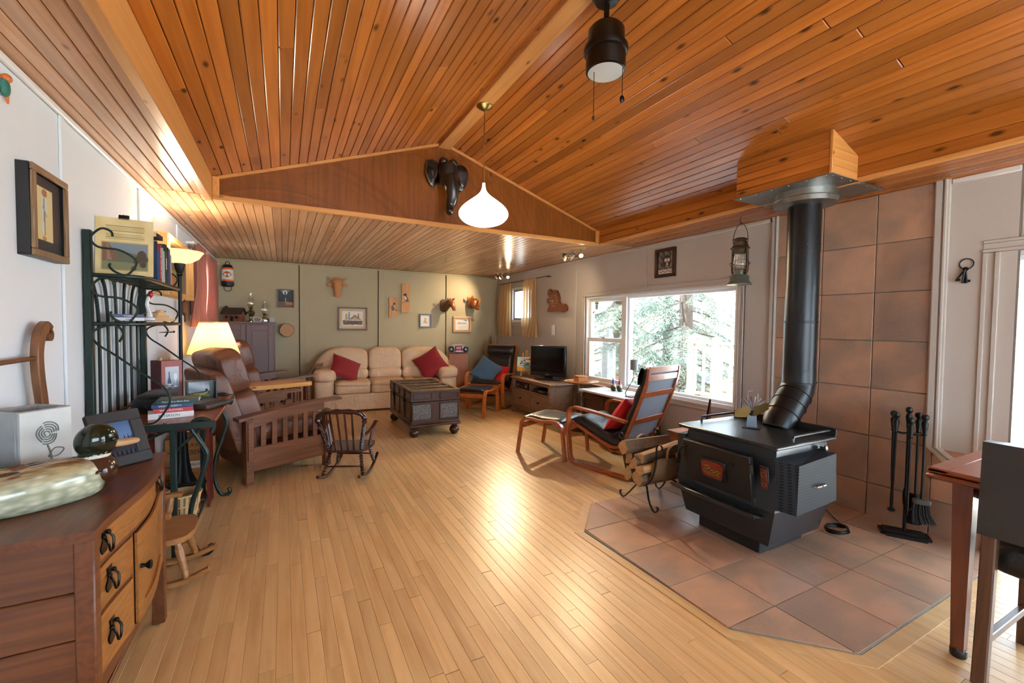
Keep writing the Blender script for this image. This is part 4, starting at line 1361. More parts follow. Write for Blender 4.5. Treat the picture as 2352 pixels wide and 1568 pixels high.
# speaker cabinet with boombox, twigs
M['teak'] = wood('teak_veneer', 'a9602c', '8a4a1e', .4, 1, 2, False, .05)
spk = thing('speaker_cabinet', 'tall teak loudspeaker cabinet between sofa and corner chair', 'speaker', (2.80, 7.42, 0), R(-18))
part('cabinet', MB().bx(-.17, .17, -.17, .17, .0, .83, .004), M['teak'], spk)
part('grille', MB().bx(-.155, .155, .168, .178, .03, .80, .004), M['plastic'], spk)
M['red_plastic'] = plain('red_plastic', '9c1420', .25, 0, .05)
bb = thing('boombox', 'silver and red portable boombox on top of the speaker cabinet', 'radio', (2.79, 7.40, .832), R(-14))
part('shell', MB().sq((0, 0, .075), (.19, .085, .072), .5, .6, 30, 14), M['silver'], bb)
for sg in (-1, 1):
    s_ = part('speaker', MB().at((sg*.125, -.065, .072), (PI/2, 0, R(sg*14))).lathe([(.052, 0), (.052, .012), (.042, .018), (.015, .008), (0, .012)], 20), M['plastic'], bb)
part('front_panel', MB().sq((0, -.07, .085), (.07, .028, .045), .4, .4), M['red_plastic'], bb)
part('tape_deck', MB().bx(-.05, .05, -.10, -.09, .025, .05, .003), M['silver'], bb)
part('carry_handle', MB().tube(cr([(-.13, 0, .115), (-.10, 0, .148), (0, 0, .158), (.10, 0, .148), (.13, 0, .115)], 5), .008, 8), M['silver'], bb)
M['twig'] = plain('dry_twigs', '6b4a38', .9)
M['twig2'] = plain('straw_grass', 'a98b50', .9)
dp = thing('dried_plants', 'bunch of dried twigs and grasses in the corner behind the lounge chair', 'dried plants', (3.50, 7.52, 0))
part('floor_vase', MB().lathe([(.06, 0), (.09, .03), (.10, .2), (.07, .38), (.05, .42), (.06, .45)], 18), M['trunk'], dp)
rt = random.Random(9)
for k in range(26):
    a = rt.uniform(0, 2*PI); sp_ = rt.uniform(.03, .20)
    h = rt.uniform(.85, 1.22)
    x1, y1 = sp_*math.cos(a), min(sp_*math.sin(a), .13)
    mb = MB().tube(cr([(x1*.1, y1*.1, .3), (x1*.4, y1*.4, .6), (x1*.8, y1*.8, h*.8), (x1+.02, y1, h)], 4), .0022, 4)
    if k % 3 == 0:
        for j in range(7): mb.ball((x1*.85+rt.uniform(-.012, .012), y1*.85+rt.uniform(-.012, .012), h*.82+.02*j), (.009, .009, .012), 6, 4)
    else:
        for j in range(4):
            q = rt.uniform(.55, .95)
            mb.tube([(x1*q, y1*q, h*q), (x1*q+rt.uniform(-.07, .07), min(.16, y1*q+rt.uniform(-.05, .05)), h*q+.12)], .0014, 4)
    part('twig', mb, M['twig'] if k % 2 else M['twig2'], dp, 0)

# ------------------------------------------------------------------ low cabinet with white top under the window
M['dark_panel'] = wood('dark_stained_panel', '4a2e24', '2c1a15', .35, 1, 1, False, .05)
M['white_top'] = plain('white_laminate', 'd9dadb', .22, 0, .02)
dk = thing('low_cabinet', 'dark panelled low cabinet with white top in front of the big window', 'cabinet', (3.44, 3.86, 0))
part('top', MB().bx(-.245, .22, -.47, .46, .552, .575, .004), M['white_top'], dk)
part('carcass', MB().bx(-.20, .20, -.44, .43, .05, .552, .003), M['dark_panel'], dk)
part('plinth', MB().bx(-.19, .19, -.43, .42, 0, .05, .002), M['dark_panel'], dk)
for k in range(2):
    a = -.42+.43*k
    d = part('door', MB().bx(-.215, -.198, a, a+.41, .08, .53, .003), M['dark_panel'], dk)
    for y0, y1, z0, z1 in ((a, a+.05, .08, .53), (a+.36, a+.41, .08, .53), (a+.05, a+.36, .08, .13), (a+.05, a+.36, .48, .53)):
        part('door_rail', MB().bx(-.224, -.215, y0, y1, z0, z1, .002), M['dark_panel'], d)
    part('knob', MB().ball((-.232, a+(.37 if k == 0 else .04), .33), .012, 8, 6), M['black'], d)
for (x, y, hat, nm_, lab) in ((3.475, 4.01, '3b3f8f', 'purple', 'garden gnome figurine with a blue-purple hat on the white cabinet top'), (3.50, 3.93, '7d1f3c', 'red', 'garden gnome figurine with a crimson hat on the white cabinet top')):
    g = thing('gnome', lab, 'figurine', (x, y, .575), R(-70), 'gnome figurines on the white cabinet')
    part('body', MB().sq((0, 0, .035), (.032, .028, .035), .7, .9, 14, 10), plain('gnome_green_'+nm_, '33401c', .5, 0, .35, 60), g)
    part('beard', MB().sq((.014, 0, .058), (.018, .022, .026), .9, 1, 12, 8), plain('gnome_beard_'+nm_, 'd8d4cc', .7), g)
    part('face', MB().ball((.006, 0, .082), .016, 10, 8).ball((.022, 0, .08), .006, 8, 6), plain('gnome_face_'+nm_, 'd8a184', .5), g)
    part('hat', MB().tube(cr([(0, 0, .088), (0, 0, .112), (-.004, 0, .135), (-.012, 0, .152)], 4), [.020]+[.020*(1-k/12.5) for k in range(1, 13)], 12), plain('gnome_hat_'+nm_, hat, .5), g)
    part('boots', MB().ball((.02, .013, .008), (.016, .010, .008), 8, 6).ball((.02, -.013, .008), (.016, .010, .008), 8, 6), M['plastic'], g)
M['grey_shade'] = plain('grey_lampshade', '7d8488', .8)
sl = thing('desk_lamp', 'small lamp with grey drum shade and curved arm on the white cabinet top', 'lamp', (3.36, 3.57, .575))
part('base', MB().bx(-.06, .06, -.05, .05, 0, .008, .002), M['black'], sl)
part('arm', MB().tube(cr([(-.05, .03, .008), (-.055, .045, .04), (-.03, .03, .10), (.01, 0, .2), (.02, 0, .31)], 5), .0045, 8), M['iron'], sl)
part('shade', MB().lathe([(.040, .295), (.042, .295), (.042, .405), (.040, .405), (.040, .30)], 24, (.02, 0, 0)), M['grey_shade'], sl)

# tray table held by a heron
M['heron'] = plain('bronze_heron', '5a4636', .45, .5, .25, 20)
M['heron2'] = plain('pale_heron_neck', 'a79a8c', .5, .2, .15, 20)
tt = thing('heron_table', 'round tray table on a dark twisted stem with a heron figure', 'table', (3.41, 4.55, 0))
part('tray', MB().lathe([(0, .612), (.20, .612), (.222, .625), (.225, .632), (.215, .630), (.198, .619), (0, .619)], 36), M['sill_wood'], tt)
tw = []
for k in range(60): tw.append((.006*math.cos(k*.7), .006*math.sin(k*.7), .03+.58*k/59))
part('stem', MB().tube(tw, .014, 8), M['heron'], tt)
part('base', MB().lathe([(.15, 0), (.15, .012), (.06, .03), (.02, .045)], 24), M['heron'], tt)
hr = part('heron_neck', MB().tube(cr([(-.06, -.10, .18), (-.075, -.12, .28), (-.055, -.10, .37), (-.05, -.095, .44), (-.062, -.10, .50), (-.085, -.11, .525), (-.11, -.12, .515)], 5), [.020]*8+[.015]*8+[.013]*8+[.017]*7, 10), M['heron2'], tt)
part('beak', MB().tube([(-.105, -.118, .518), (-.20, -.15, .492)], [.011, .001], 8), M['heron'], hr)
part('heron_body', MB().tube(cr([(.02, -.05, .08), (-.02, -.08, .13), (-.06, -.10, .20), (-.065, -.105, .26)], 5), [.008]*3+[.025]*5+[.04]*5+[.03]*3, 12), M['heron'], tt)
part('heron_leg', MB().tube([(-.03, -.08, .13), (-.03, -.07, .02)], .006, 6), M['heron'], tt)
M['box_wood'] = wood('cigar_box_wood', 'b5713a', '94572a', .45, 1, 1, False, .03)
cgb = thing('wooden_box', 'small wooden hinged box on the round heron tray table', 'box', (3.42, 4.58, .622), R(-12))
part('case', MB().bx(-.065, .065, -.075, .075, 0, .06, .003), M['box_wood'], cgb)
part('lid', MB().bx(-.067, .067, -.077, .077, .061, .075, .003), M['box_wood'], cgb)
part('clasp', MB().bx(-.069, -.064, -.008, .008, .05, .068, .001), M['brass'], cgb)

# ------------------------------------------------------------------ recliners
M['mission'] = wood('mission_oak', '7a4a2e', '54301d', .33, 1.2, 0, False, .06, 0, 8)
M['brown_leather'] = leather('brown_leather', '7a4a33', .30, .16, .3, '4f3228')
def recliner(lab, loc, rz):
    t = thing('recliner', lab, 'armchair', loc, rz)
    wm = M['mission']
    for sg in (-1, 1):
        y = sg*.385
        for x in (-.338, .338):
            part('post', MB().bx(x-.03, x+.03, y-.03, y+.03, 0, .535, .004), wm, t)
            if True: part('corbel', MB().ext([(x-.018, .2), (x-.018, .52), (x+.018, .52), (x+.018, .2)], y+sg*.03, y+sg*.045, 'y'), wm, t)
        arm = [(-.43, .535), (-.30, .552), (-.1, .578), (.15, .600), (.46, .612), (.46, .634), (.15, .624), (-.1, .602), (-.30, .576), (-.43, .560)]
        part('arm_board', MB().ext(arm, y-.06, y+.06, 'y'), wm, t, 50)
        part('arch_rail', MB().ext([(-.31, .46), (-.31, .545), (-.1, .575), (.15, .597), (.31, .602), (.31, .53), (.15, .53), (-.1, .508)], y-.012, y+.012, 'y'), wm, t, 50)
        part('apron', MB().bx(-.31, .31, y-.013, y+.013, .10, .30, .004), wm, t)
        for k in range(6):
            x = -.225+.09*k
            part('slat', MB().bx(x-.021, x+.021, y-.008, y+.008, .295, .535, .002), wm, t)
    part('front_rail', MB().bx(.32, .35, -.36, .36, .10, .28, .004), wm, t)
    lm = M['brown_leather']
    part('seat_cushion', MB().sq((.06, 0, .40), (.36, .34, .085), .4, .3, 32, 14), lm, t, 70)
    part('footrest', MB().sq((.385, 0, .27), (.05, .34, .16), .5, .3, 28, 14), lm, t, 70)
    a = R(-17)
    Bm = Matrix.Translation((-.27, 0, .36)) @ Matrix.Rotation(a, 4, 'Y')
    def cush(nm_, c, r, e1=.42, e2=.3):
        mb = MB(); mb.M = Bm
        mb.sq(c, r, e1, e2, 32, 16, lambda p: p+Vector((0, .008*math.sin(p.z*30)*abs(p.y), .005*math.sin(p.y*28))))
        part(nm_, mb, lm, t, 70)
    cush('headrest_cushion', (.035, 0, .58), (.105, .325, .185))
    cush('lumbar_cushion', (.045, 0, .25), (.10, .325, .17))
    mb = MB(); mb.M = Bm
    mb.sq((-.085, 0, .27), (.065, .325, .37), .22, .15, 28, 16)
    part('back_shell', mb, lm, t, 60)
    part('rear_skirt', MB().ext([(-.30, .08), (-.22, .08), (-.26, .42), (-.42, .42)], -.32, .32, 'y'), lm, t)
    return t
rc1 = recliner('brown leather mission recliner with slatted oak arm, behind the dark child rocker', (-.113, 4.636, 0), math.atan2(.42, .907))
rc2 = dup(rc1, (-.20, 6.70, 0), R(28), 'brown leather mission recliner between the slab table and the mauve cabinet')

# live edge slab table between them
M['slab'] = wood('honey_slab', 'dca156', 'b97a33', .25, .8, 0, False, .05, .2, 9, blotch=.3)
M['slab_bark'] = plain('slab_bark', '5c4a3a', .9, 0, .3, 40, .5, 50)
sb = thing('slab_table', 'honey-coloured live-edge wood slab side table between the two recliners', 'table', (-.05, 5.42, 0), R(17))
P = cr([(-.36, -.12, 0), (-.30, -.19, 0), (-.1, -.20, 0), (.12, -.19, 0), (.27, -.17, 0), (.31, -.10, 0), (.22, -.03, 0), (.18, .0, 0), (.25, .03, 0), (.31, .08, 0), (.27, .16, 0), (.1, .19, 0), (-.1, .18, 0), (-.3, .17, 0), (-.37, .05, 0)], 4, True)
part('slab', MB().ext([(p.x, p.y) for p in P], .640, .682, 'z'), M['slab'], sb, 50)
part('bark_notch', MB().tube(cr([(.30, -.085, .665), (.23, -.03, .665), (.19, .0, .665), (.25, .03, .665), (.30, .07, .665)], 4), .012, 6), M['slab_bark'], sb)
for x in (-.25, .2):
    for y in (-.10, .10):
        part('leg', MB().rod((x*1.05, y*1.1, 0), (x, y, .642), [(.016, 0), (.022, .5), (.02, 1)], 10), M['mission'], sb)

# table lamp with pleated shade on a little round stand
M['pleat'] = None
def pleat_mat():
    t = NT('pleated_shade')
    co = t.n('TexCoord').outputs['Object']
    s3 = t.n('SeparateXYZ', {0: co})
    col = S('f2dfb6')
    b = t.n('BsdfDiffuse', {0: col}); tl_ = t.n('BsdfTranslucent', {0: S('f6dfae')})
    mx = t.n('MixShader', {0: .62, 1: b.outputs[0], 2: tl_.outputs[0]})
    t.t.links.new(mx.outputs[0], t.out.inputs[0])
    return t.m
M['pleat'] = pleat_mat()
def lampbulb(parent, loc, energy, col, radius=.04, kind='POINT', **kw):
    li = bpy.data.lights.new('lamp_light', kind)
    li.energy = energy; li.color = col; li.shadow_soft_size = radius
    for k, v in kw.items(): setattr(li, k, v)
    o = link(bpy.data.objects.new('lamp_light', li), parent); o.location = loc
    return o
stn = thing('lamp_stand', 'small round dark wood stand behind the slatted recliner holding the pleated lamp', 'table', (-.635, 5.40, 0))
part('top', MB().lathe([(0, .545), (.15, .545), (.155, .555), (.15, .565), (0, .565)], 28), M['mission'], stn)
part('stem', MB().lathe([(.03, .03), (.02, .15), (.028, .3), (.02, .5), (.03, .545)], 16), M['mission'], stn)
part('foot', MB().lathe([(.12, 0), (.12, .015), (.04, .035)], 24), M['mission'], stn)
pl = thing('table_lamp', 'lit table lamp with cream pleated empire shade behind the recliner', 'lamp', (-.635, 5.40, .566))
part('base', MB().lathe([(.075, 0), (.075, .012), (.03, .03), (.045, .09), (.075, .17), (.06, .26), (.025, .32), (.012, .34), (.012, .42)], 24), M['brass'], pl)
part('shade', MB().lathe([(.221, .435), (.118, .765)], 84, wob=lambda k, z: 1+.055*(1 if k % 2 else -1)), M['pleat'], pl, 0)
part('shade_band', MB().lathe([(.222, .430), (.226, .430), (.226, .445), (.222, .445)], 40).lathe([(.116, .757), (.121, .757), (.121, .772), (.116, .772)], 40), cloth('shade_band', 'f0e2c4', .8, .03), pl)
part('harp', MB().tube(cr([(0, -.02, .43), (0, -.06, .52), (0, -.05, .68), (0, 0, .775), (0, .05, .68), (0, .06, .52), (0, .02, .43)], 4), .003, 6), M['brass'], pl)
part('finial', MB().tube([(.014*math.cos(a), 0, .795+.014*math.sin(a)) for a in [2*PI*k/14 for k in range(14)]], .004, 6, True), M['brass'], pl)
part('bulb', MB().ball((0, 0, .56), (.032, .032, .045), 14, 10), emis('warm_bulb', 'ffd9a0', 14), pl)
lampbulb(pl, (0, 0, .60), 8, (1, .82, .58), .05)

# ------------------------------------------------------------------ grey-purple cabinet and the things on it
M['mauve'] = plain('mauve_paint', '75605f', .45, 0, .04, 8)
pc = thing('mauve_cabinet', 'tall mauve-grey two-door cabinet in the corner of the sage wall', 'cabinet', (-.475, 7.525, 0))
part('carcass', MB().bx(-.36, .36, -.20, .215, .03, 1.32, .003), M['mauve'], pc)
part('top', MB().bx(-.385, .385, -.23, .22, 1.32, 1.345, .005), M['mauve'], pc)
part('plinth', MB().bx(-.35, .35, -.19, .20, 0, .03, .002), M['mauve'], pc)
for k, (a, b) in enumerate(((-.34, -.003), (.003, .34))):
    d = part('door', MB().bx(a, b, -.218, -.20, .06, 1.30, .003), M['mauve'], pc)
    for x0, x1, z0, z1 in ((a, a+.06, .06, 1.30), (b-.06, b, .06, 1.30), (a+.06, b-.06, .06, .13), (a+.06, b-.06, 1.23, 1.30)):
        part('door_frame', MB().bx(x0, x1, -.228, -.218, z0, z1, .003), M['mauve'], d)
    part('door_panel', MB().bx(a+.075, b-.075, -.224, -.216, .15, 1.21, .006), M['mauve'], d)
    part('knob', MB().at((b-.03 if k == 0 else a+.03, -.228, .86), (PI/2, 0, 0)).lathe([(.006, 0), (.006, .012), (.014, .018), (.012, .026), (0, .028)], 12), M['mauve'], d)
M['cabin'] = wood('cabin_logs', '9a5f44', '6d3d2c', .6, 2, 0, False, .1)
M['cabin_roof'] = plain('cabin_roof', '4b3a30', .8, 0, .2, 60)
lc = thing('log_cabin_model', 'miniature brown log cabin with chimney on the mauve cabinet', 'model', (-.63, 7.45, 1.346), R(-16))
for k in range(6):
    z = .012+.018*k
    for sy in (-.065, .065): part('log', MB().tube([(-.115, sy, z), (.115, sy, z)], .0095, 8), M['cabin'], lc)
    for sx_ in (-.105, .105): part('log', MB().tube([(sx_, -.075, z+.009), (sx_, .075, z+.009)], .0095, 8), M['cabin'], lc)
part('gable', MB().ext([(-.08, .12), (.08, .12), (0, .185)], -.112, -.10, 'x').ext([(-.08, .12), (.08, .12), (0, .185)], .10, .112, 'x'), M['cabin'], lc)
for sg in (-1, 1):
    part('roof_slope', MB().bar([(0, sg*.105, .105), (0, 0, .198)], .28, .008, (1, 0, 0)), M['cabin_roof'], lc)
part('chimney', MB().bx(-.13, -.095, .02, .05, 0, .225, .003), M['cabin_roof'], lc)
part('door', MB().bx(-.02, .015, -.079, -.072, .005, .075, .001), M['void'], lc)
for x in (-.07, .06): part('window', MB().bx(x-.016, x+.016, -.079, -.072, .045, .08, .001), M['void'], lc)
part('base', MB().bx(-.14, .14, -.10, .09, 0, .008, .002), M['cabin'], lc)
M['oil_glass'] = glassm('lamp_glass', 'f3f7f3', .35)
M['oil_glass2'] = glassm('lamp_font_glass', 'c9d4cc', .5)
def oil_lamp(lab, loc, h, globe):
    t = thing('oil_lamp', lab, 'oil lamp', loc, 0, 'oil lamps on the mauve cabinet')
    if globe:
        part('pedestal', MB().lathe([(.055, 0), (.055, .008), (.03, .02), (.016, .05), (.02, .075), (.05, .10), (.058, .13), (.045, .155), (.02, .168)], 24), M['oil_glass2'], t)
        z = .168; part('chimney', MB().lathe([(.022, z+.03), (.04, z+.06), (.05, z+.10), (.042, z+.14), (.028, z+.18), (.02, z+.22), (.022, z+.25)], 24), M['oil_glass'], t)
    else:
        part('pedestal', MB().lathe([(.07, 0), (.072, .03), (.07, .045), (.035, .058), (.02, .075), (.018, .09)], 24), M['oil_glass2'], t)
        z = .09; part('chimney', MB().lathe([(.022, z+.03), (.04, z+.055), (.048, z+.09), (.034, z+.14), (.022, z+.19), (.021, z+.215), (.025, z+.228)], 24), M['oil_glass'], t)
    b = part('burner', MB().lathe([(.02, z), (.026, z+.008), (.02, z+.015), (.027, z+.03), (.018, z+.038)], 18), M['brass'], t)
    part('wick_wheel', MB().at((.026, 0, z+.015), (0, PI/2, 0)).lathe([(.004, 0), (.004, .02), (.010, .02), (.010, .024)], 10), M['brass'], b)
oil_lamp('tall pedestal oil lamp of clear glass with bulbous chimney on the mauve cabinet', (-.42, 7.46, 1.346), .42, True)
oil_lamp('squat clear glass oil lamp with tapered chimney on the mauve cabinet', (-.245, 7.45, 1.346), .32, False)
M['agate'] = plain('agate_face', '8d7f74', .3, 0, .35, 50)
M['stone_white'] = plain('white_stone_rim', 'dcd8d0', .6)
ag = thing('agate_slice', 'polished stone slice with white rim between the two oil lamps', 'stone', (-.335, 7.36, 1.346), R(-8), rot=(R(-12), 0, R(-8)))
oc = [(-.045, .0), (.0, 0), (.035, .0), (.062, .03), (.05, .058), (.01, .068), (-.04, .07), (-.058, .045)]
part('rim', MB().ext(oc, 0, .02, 'y'), M['stone_white'], ag)
part('face', MB().ext([(x*.78, .034+(z-.034)*.76) for x, z in oc], -.002, 0, 'y'), M['agate'], ag)
ck = thing('desk_clock', 'little square silver clock at the end of the mauve cabinet top', 'clock', (-.145, 7.38, 1.346), R(-6))
part('case', MB().bx(-.035, .035, -.012, .012, 0, .073, .004), M['silver'], ck)
part('face', MB().bx(-.026, .026, -.014, -.011, .012, .062, 0), plain('clock_face', '97a6a8', .3), ck)

# ------------------------------------------------------------------ dark child's rocker (spool turned)
M['mahog'] = wood('dark_mahogany', '3a1412', '1c0807', .18, 2, 2, False, .05, spec=.7)
ckr = thing('child_rocker', 'dark mahogany spool-turned child rocking chair on the maple floor', 'rocking chair', (.515, 4.04, .012), math.atan2(.92, .40))
def spool(mb, a, b, r=.011, n=14, ends=.014):
    r *= 1.3
    pr = [(ends, 0)]
    for k in range(n):
        t0 = .06+.88*k/n
        pr += [(r*.72, t0), (r*1.12, t0+.44/n), (r*.72, t0+.86/n)]
    pr.append((ends, 1))
    mb.rod(a, b, pr, 10)
for sg in (-1, 1):
    rk = [( .32, .075), (.24, .04), (.10, .006), (-.05, -.002), (-.18, .016), (-.29, .052), (-.315, .065)]
    part('rocker_runner', MB().bar(cr([(x, sg*.165, z+.012) for x, z in rk], 4), .024, .022, (0, 1, 0)), M['mahog'], ckr)
    for x0, x1, zz in ((.13, .185, .05), (-.12, -.20, .04)):
        mb = MB(); spool(mb, (x0, sg*.125, .235), (x1, sg*.165, zz), .012, 8); part('leg', mb, M['mahog'], ckr)
    mb = MB(); spool(mb, (-.145, sg*.135, .25), (-.235, sg*.185, .50), .0125, 14); part('back_post', mb, M['mahog'], ckr)
    part('arm', MB().bar(cr([(-.19, sg*.16, .375), (-.10, sg*.19, .395), (0, sg*.205, .425), (.06, sg*.21, .450), (.085, sg*.21, .445)], 4), .03, .016, (0, 1, 0)), M['mahog'], ckr)
    for x in (-.03, .04): part('arm_spindle', MB().rod((x*.6, sg*.165, .245), (x+.01, sg*.205, .43), [(.007, 0), (.0095, .5), (.007, 1)], 8), M['mahog'], ckr)
seat = cr([(-.16, -.14, 0), (-.165, 0, 0), (-.16, .14, 0), (-.05, .185, 0), (.12, .19, 0), (.17, .15, 0), (.18, 0, 0), (.17, -.15, 0), (.12, -.19, 0), (-.05, -.185, 0)], 4, True)
part('seat', MB().ext([(p.x, p.y) for p in seat], .232, .252, 'z'), M['mahog'], ckr, 60)
bow = cr([(-.235, -.185, .50), (-.245, -.19, .54), (-.255, -.15, .585), (-.262, -.06, .598), (-.262, .06, .598), (-.255, .15, .585), (-.245, .19, .54), (-.235, .185, .50)], 5)
part('crest_bow', MB().tube(bow, [.020+.003*math.sin(k*1.4) for k in range(len(bow))], 10), M['mahog'], ckr)
for y in (-.09, -.03, .03, .09):
    part('spindle', MB().rod((-.145, y*.85, .25), (-.26, y, .595), [(.007, 0), (.0095, .5), (.007, 1)], 8), M['mahog'], ckr)
part('stretcher', MB().rod((-.17, -.14, .115), (-.17, .14, .115), [(.006, 0), (.009, .5), (.006, 1)], 8), M['mahog'], ckr)
part('stretcher', MB().rod((.16, -.14, .13), (.16, .14, .13), [(.006, 0), (.009, .5), (.006, 1)], 8), M['mahog'], ckr)
# ------------------------------------------------------------------ washstand in the foreground
M['oak_dark'] = wood('fumed_oak', '6a3b20', '45210d', .36, 1.1, 1, False, .06, 0, 8, spec=.5)
M['oak_side'] = wood('fumed_oak_boards', '683a1d', '3c1c0c', .42, 1.1, 0, False, .12, 0, 7)
M['oak_drawer'] = wood('golden_oak', '9c6530', '683c18', .36, 1.3, 1, False, .06, 0, 16)
M['bronze'] = plain('dark_bronze', '1d1c1b', .35, .8, .1, 40)
ws = thing('washstand', 'antique oak washstand with serpentine drawers and towel rail by the white wall', 'cabinet', (XL, 1.60, 0))
WD, WW, WZ = .425, .82, .75         # depth from wall, length along the wall, height
def serp(t, o=0):                   # front line: t 0..1 along the length
    return WD+o+.017*math.sin(2*PI*(t*1.0-.28))*(1 if 0 < t < 1 else 1)
pts = [(0.015, 0)]+[(serp(k/24, .018), -.012+(WW+.024)*k/24) for k in range(25)]+[(.015, WW+.0)]
pts = [(.015, -.012)]+[(min(serp(0, .018), .015+(serp(0, .018)-.015)*k/3), -.012) for k in (1, 2)]+pts[1:-1]+[(.015, WW+.012)]
part('top', MB().ext(pts, WZ-.028, WZ, 'z'), M['oak_dark'], ws, 30)
zs = [.17, .31, .44, .575, .722]
for k in range(4):
    part('side_board', MB().bx(.03, WD-.045, .006, .026, zs[k]+.001, zs[k+1]-.001, .005), M['oak_side'], ws)
part('far_side', MB().bx(.03, WD-.03, WW-.024, WW-.006, .17, WZ-.028, .003), M['oak_side'], ws)
part('back_panel', MB().bx(.018, .03, .01, WW-.01, .17, WZ-.028, .002), M['oak_side'], ws)
part('bottom', MB().bx(.03, WD-.03, .02, WW-.02, .165, .182, .002), M['oak_side'], ws)
for x, y in ((WD-.05, 0), (WD-.05, WW-.045), (.015, 0), (.015, WW-.045)):
    part('corner_post', MB().bx(x, x+.045, y, y+.045, 0, WZ-.028, .004), M['oak_dark'], ws)
def front(y0, y1, z0, z1, o, th=.018, n=10):
    g = lambda u, v: (serp((y0+(y1-y0)*u)/WW, o-.004), y0+(y1-y0)*u, z0+(z1-z0)*v)
    return MB().shell(g, n, 2, (-th, 0, 0))
part('front_rail', front(.045, WW-.045, .605, .622, 0), M['oak_dark'], ws)
part('front_rail', front(.045, .30, .462, .476, 0), M['oak_dark'], ws)
part('front_stile', front(.287, .305, .28, .606, .001, n=2), M['oak_dark'], ws)
part('apron', MB().shell(lambda u, v: (serp(u, -.006), .045+(WW-.09)*u, .20+.085*v+(.05*abs(math.sin(u*PI))*(1-v))), 16, 2, (-.018, 0, 0)), M['oak_dark'], ws)
def pull(par, y, z):
    x = serp(y/WW, .0)
    p = part('pull_plate', MB().shell(lambda u, v: (x, y+(u-.5)*.05*(.55+.45*abs(math.cos(v*PI*1.5)))*(1.25 if v > .55 else .8), z+.035-.075*v), 4, 6, (.004, 0, 0)), M['bronze'], par)
    mb = MB().tube(cr([(x+.008, y-.020, z+.012), (x+.018, y-.022, z-.005), (x+.02, y-.014, z-.03), (x+.02, y, z-.038), (x+.02, y+.014, z-.03), (x+.018, y+.022, z-.005), (x+.008, y+.020, z+.012)], 4), .0035, 6)
    for s_ in (-1, 1): mb.ball((x+.008, y+s_*.020, z+.014), .007, 8, 6)
    part('bail_handle', mb, M['bronze'], p)
for y0, y1, z0, z1, py in ((.047, WW-.047, .625, .718, (.10, .62)), (.047, .285, .478, .603, (.13,)), (.047, .285, .285, .460, (.14,))):
    d = part('drawer', front(y0, y1, z0, z1, .006, n=16), M['oak_drawer'], ws)
    for y in py: pull(d, y, (z0+z1)/2+.008)
d = part('cupboard_door', front(.307, WW-.047, .285, .603, .003), M['oak_drawer'], ws)
for a, b, c, e in ((.307, .365, .285, .603), (WW-.105, WW-.047, .285, .603), (.365, WW-.105, .285, .335), (.365, WW-.105, .553, .603)):
    part('door_frame', front(a, b, c, e, .011, .012), M['oak_drawer'], d)
part('door_knob', MB().at((serp(.40, .008), .33, .475), (0, PI/2, 0)).lathe([(.008, 0), (.006, .012), (.015, .022), (.016, .028), (.010, .032), (0, .032)], 14), M['bronze'], d)
# towel rail: curved posts on the back edge and a rod
M['walnut_post'] = wood('old_walnut', '7c5030', '4c2e1a', .4, 1.2, 2, False, .05, 0, 9)
for y in (.80, .04):
    P = cr([(.04, y, WZ), (.04, y-.012, .86), (.04, y-.004, .98), (.04, y-.028, 1.10), (.04, y-.036, 1.2), (.04, y-.012, 1.275), (.04, y+.028, 1.305), (.04, y+.06, 1.29)], 5)
    q = MB().bar(P, .026, .048, (1, 0, 0))
    q.at().lathe([(.0, -.013), (.026, -.013), (.026, .013), (0, .013)], 14) if False else None
    q.M = Matrix.Translation((.04, y+.052, 1.272)) @ Matrix.Rotation(PI/2, 4, 'Y'); q.lathe([(.024, -.013), (.024, .013)], 16)
    part('towel_post', q, M['walnut_post'], ws)
part('towel_rod', MB().tube([(.04, .03, 1.185), (.04, .775, 1.185)], .009, 10), M['walnut_post'], ws)

# decoy, planter, photo frame on the washstand
TZ = WZ
M['duck_body'] = None
def duck_mat():
    t = NT('painted_decoy')
    co = t.n('TexCoord').outputs['Object']
    s3 = t.n('SeparateXYZ', {0: co})
    v = t.n('TexVoronoi', {'Vector': t.n('VectorMath', {0: co, 1: (.7, 1.4, 1.4)}, operation='MULTIPLY').outputs[0], 'Scale': 46, 'Smoothness': .6}, feature='SMOOTH_F1').outputs[0]
    n = t.n('TexNoise', {'Vector': t.n('VectorMath', {0: co, 1: (9, 60, 60)}, operation='MULTIPLY').outputs[0], 'Scale': 1, 'Detail': 4}).outputs[0]
    base = t.mix(t.n('MapRange', {0: v, 1: .1, 2: .75}).outputs[0], S('cfcdb2'), S('90957c'))
    base = t.mix(t.n('MapRange', {0: n, 1: .4, 2: .7, 3: 0, 4: .55}).outputs[0], base, S('8f8d72'))
    back = t.n('MapRange', {0: t.math('ADD', s3.outputs[2], t.math('MULTIPLY', t.math('SUBTRACT', n, .5), .06)), 1: .09, 2: .118}).outputs[0]
    brown = t.mix(t.n('MapRange', {0: n, 1: .42, 2: .6}).outputs[0], S('6b4429'), S('a8976e'))
    col = t.mix(back, base, brown)
    col = t.mix(t.n('MapRange', {0: s3.outputs[0], 1: -.175, 2: -.195}).outputs[0], col, S('151311'))
    col = t.mix(t.n('MapRange', {0: s3.outputs[0], 1: .155, 2: .175}).outputs[0], col, S('3a1e14'))
    t.bsdf(col, .2, 0, **{'Coat Weight': .4, 'Coat Roughness': .1})
    return t.m
M['duck_body'] = duck_mat()
M['duck_head'] = plain('glossy_green_head', '101a0e', .12, 0, .5, 14)
M['bill'] = plain('tan_bill', 'b08a62', .35)
dc = thing('duck_decoy', 'painted wooden mallard decoy with glossy dark green head on the washstand', 'decoy', (-.712, 1.872, TZ), R(33))
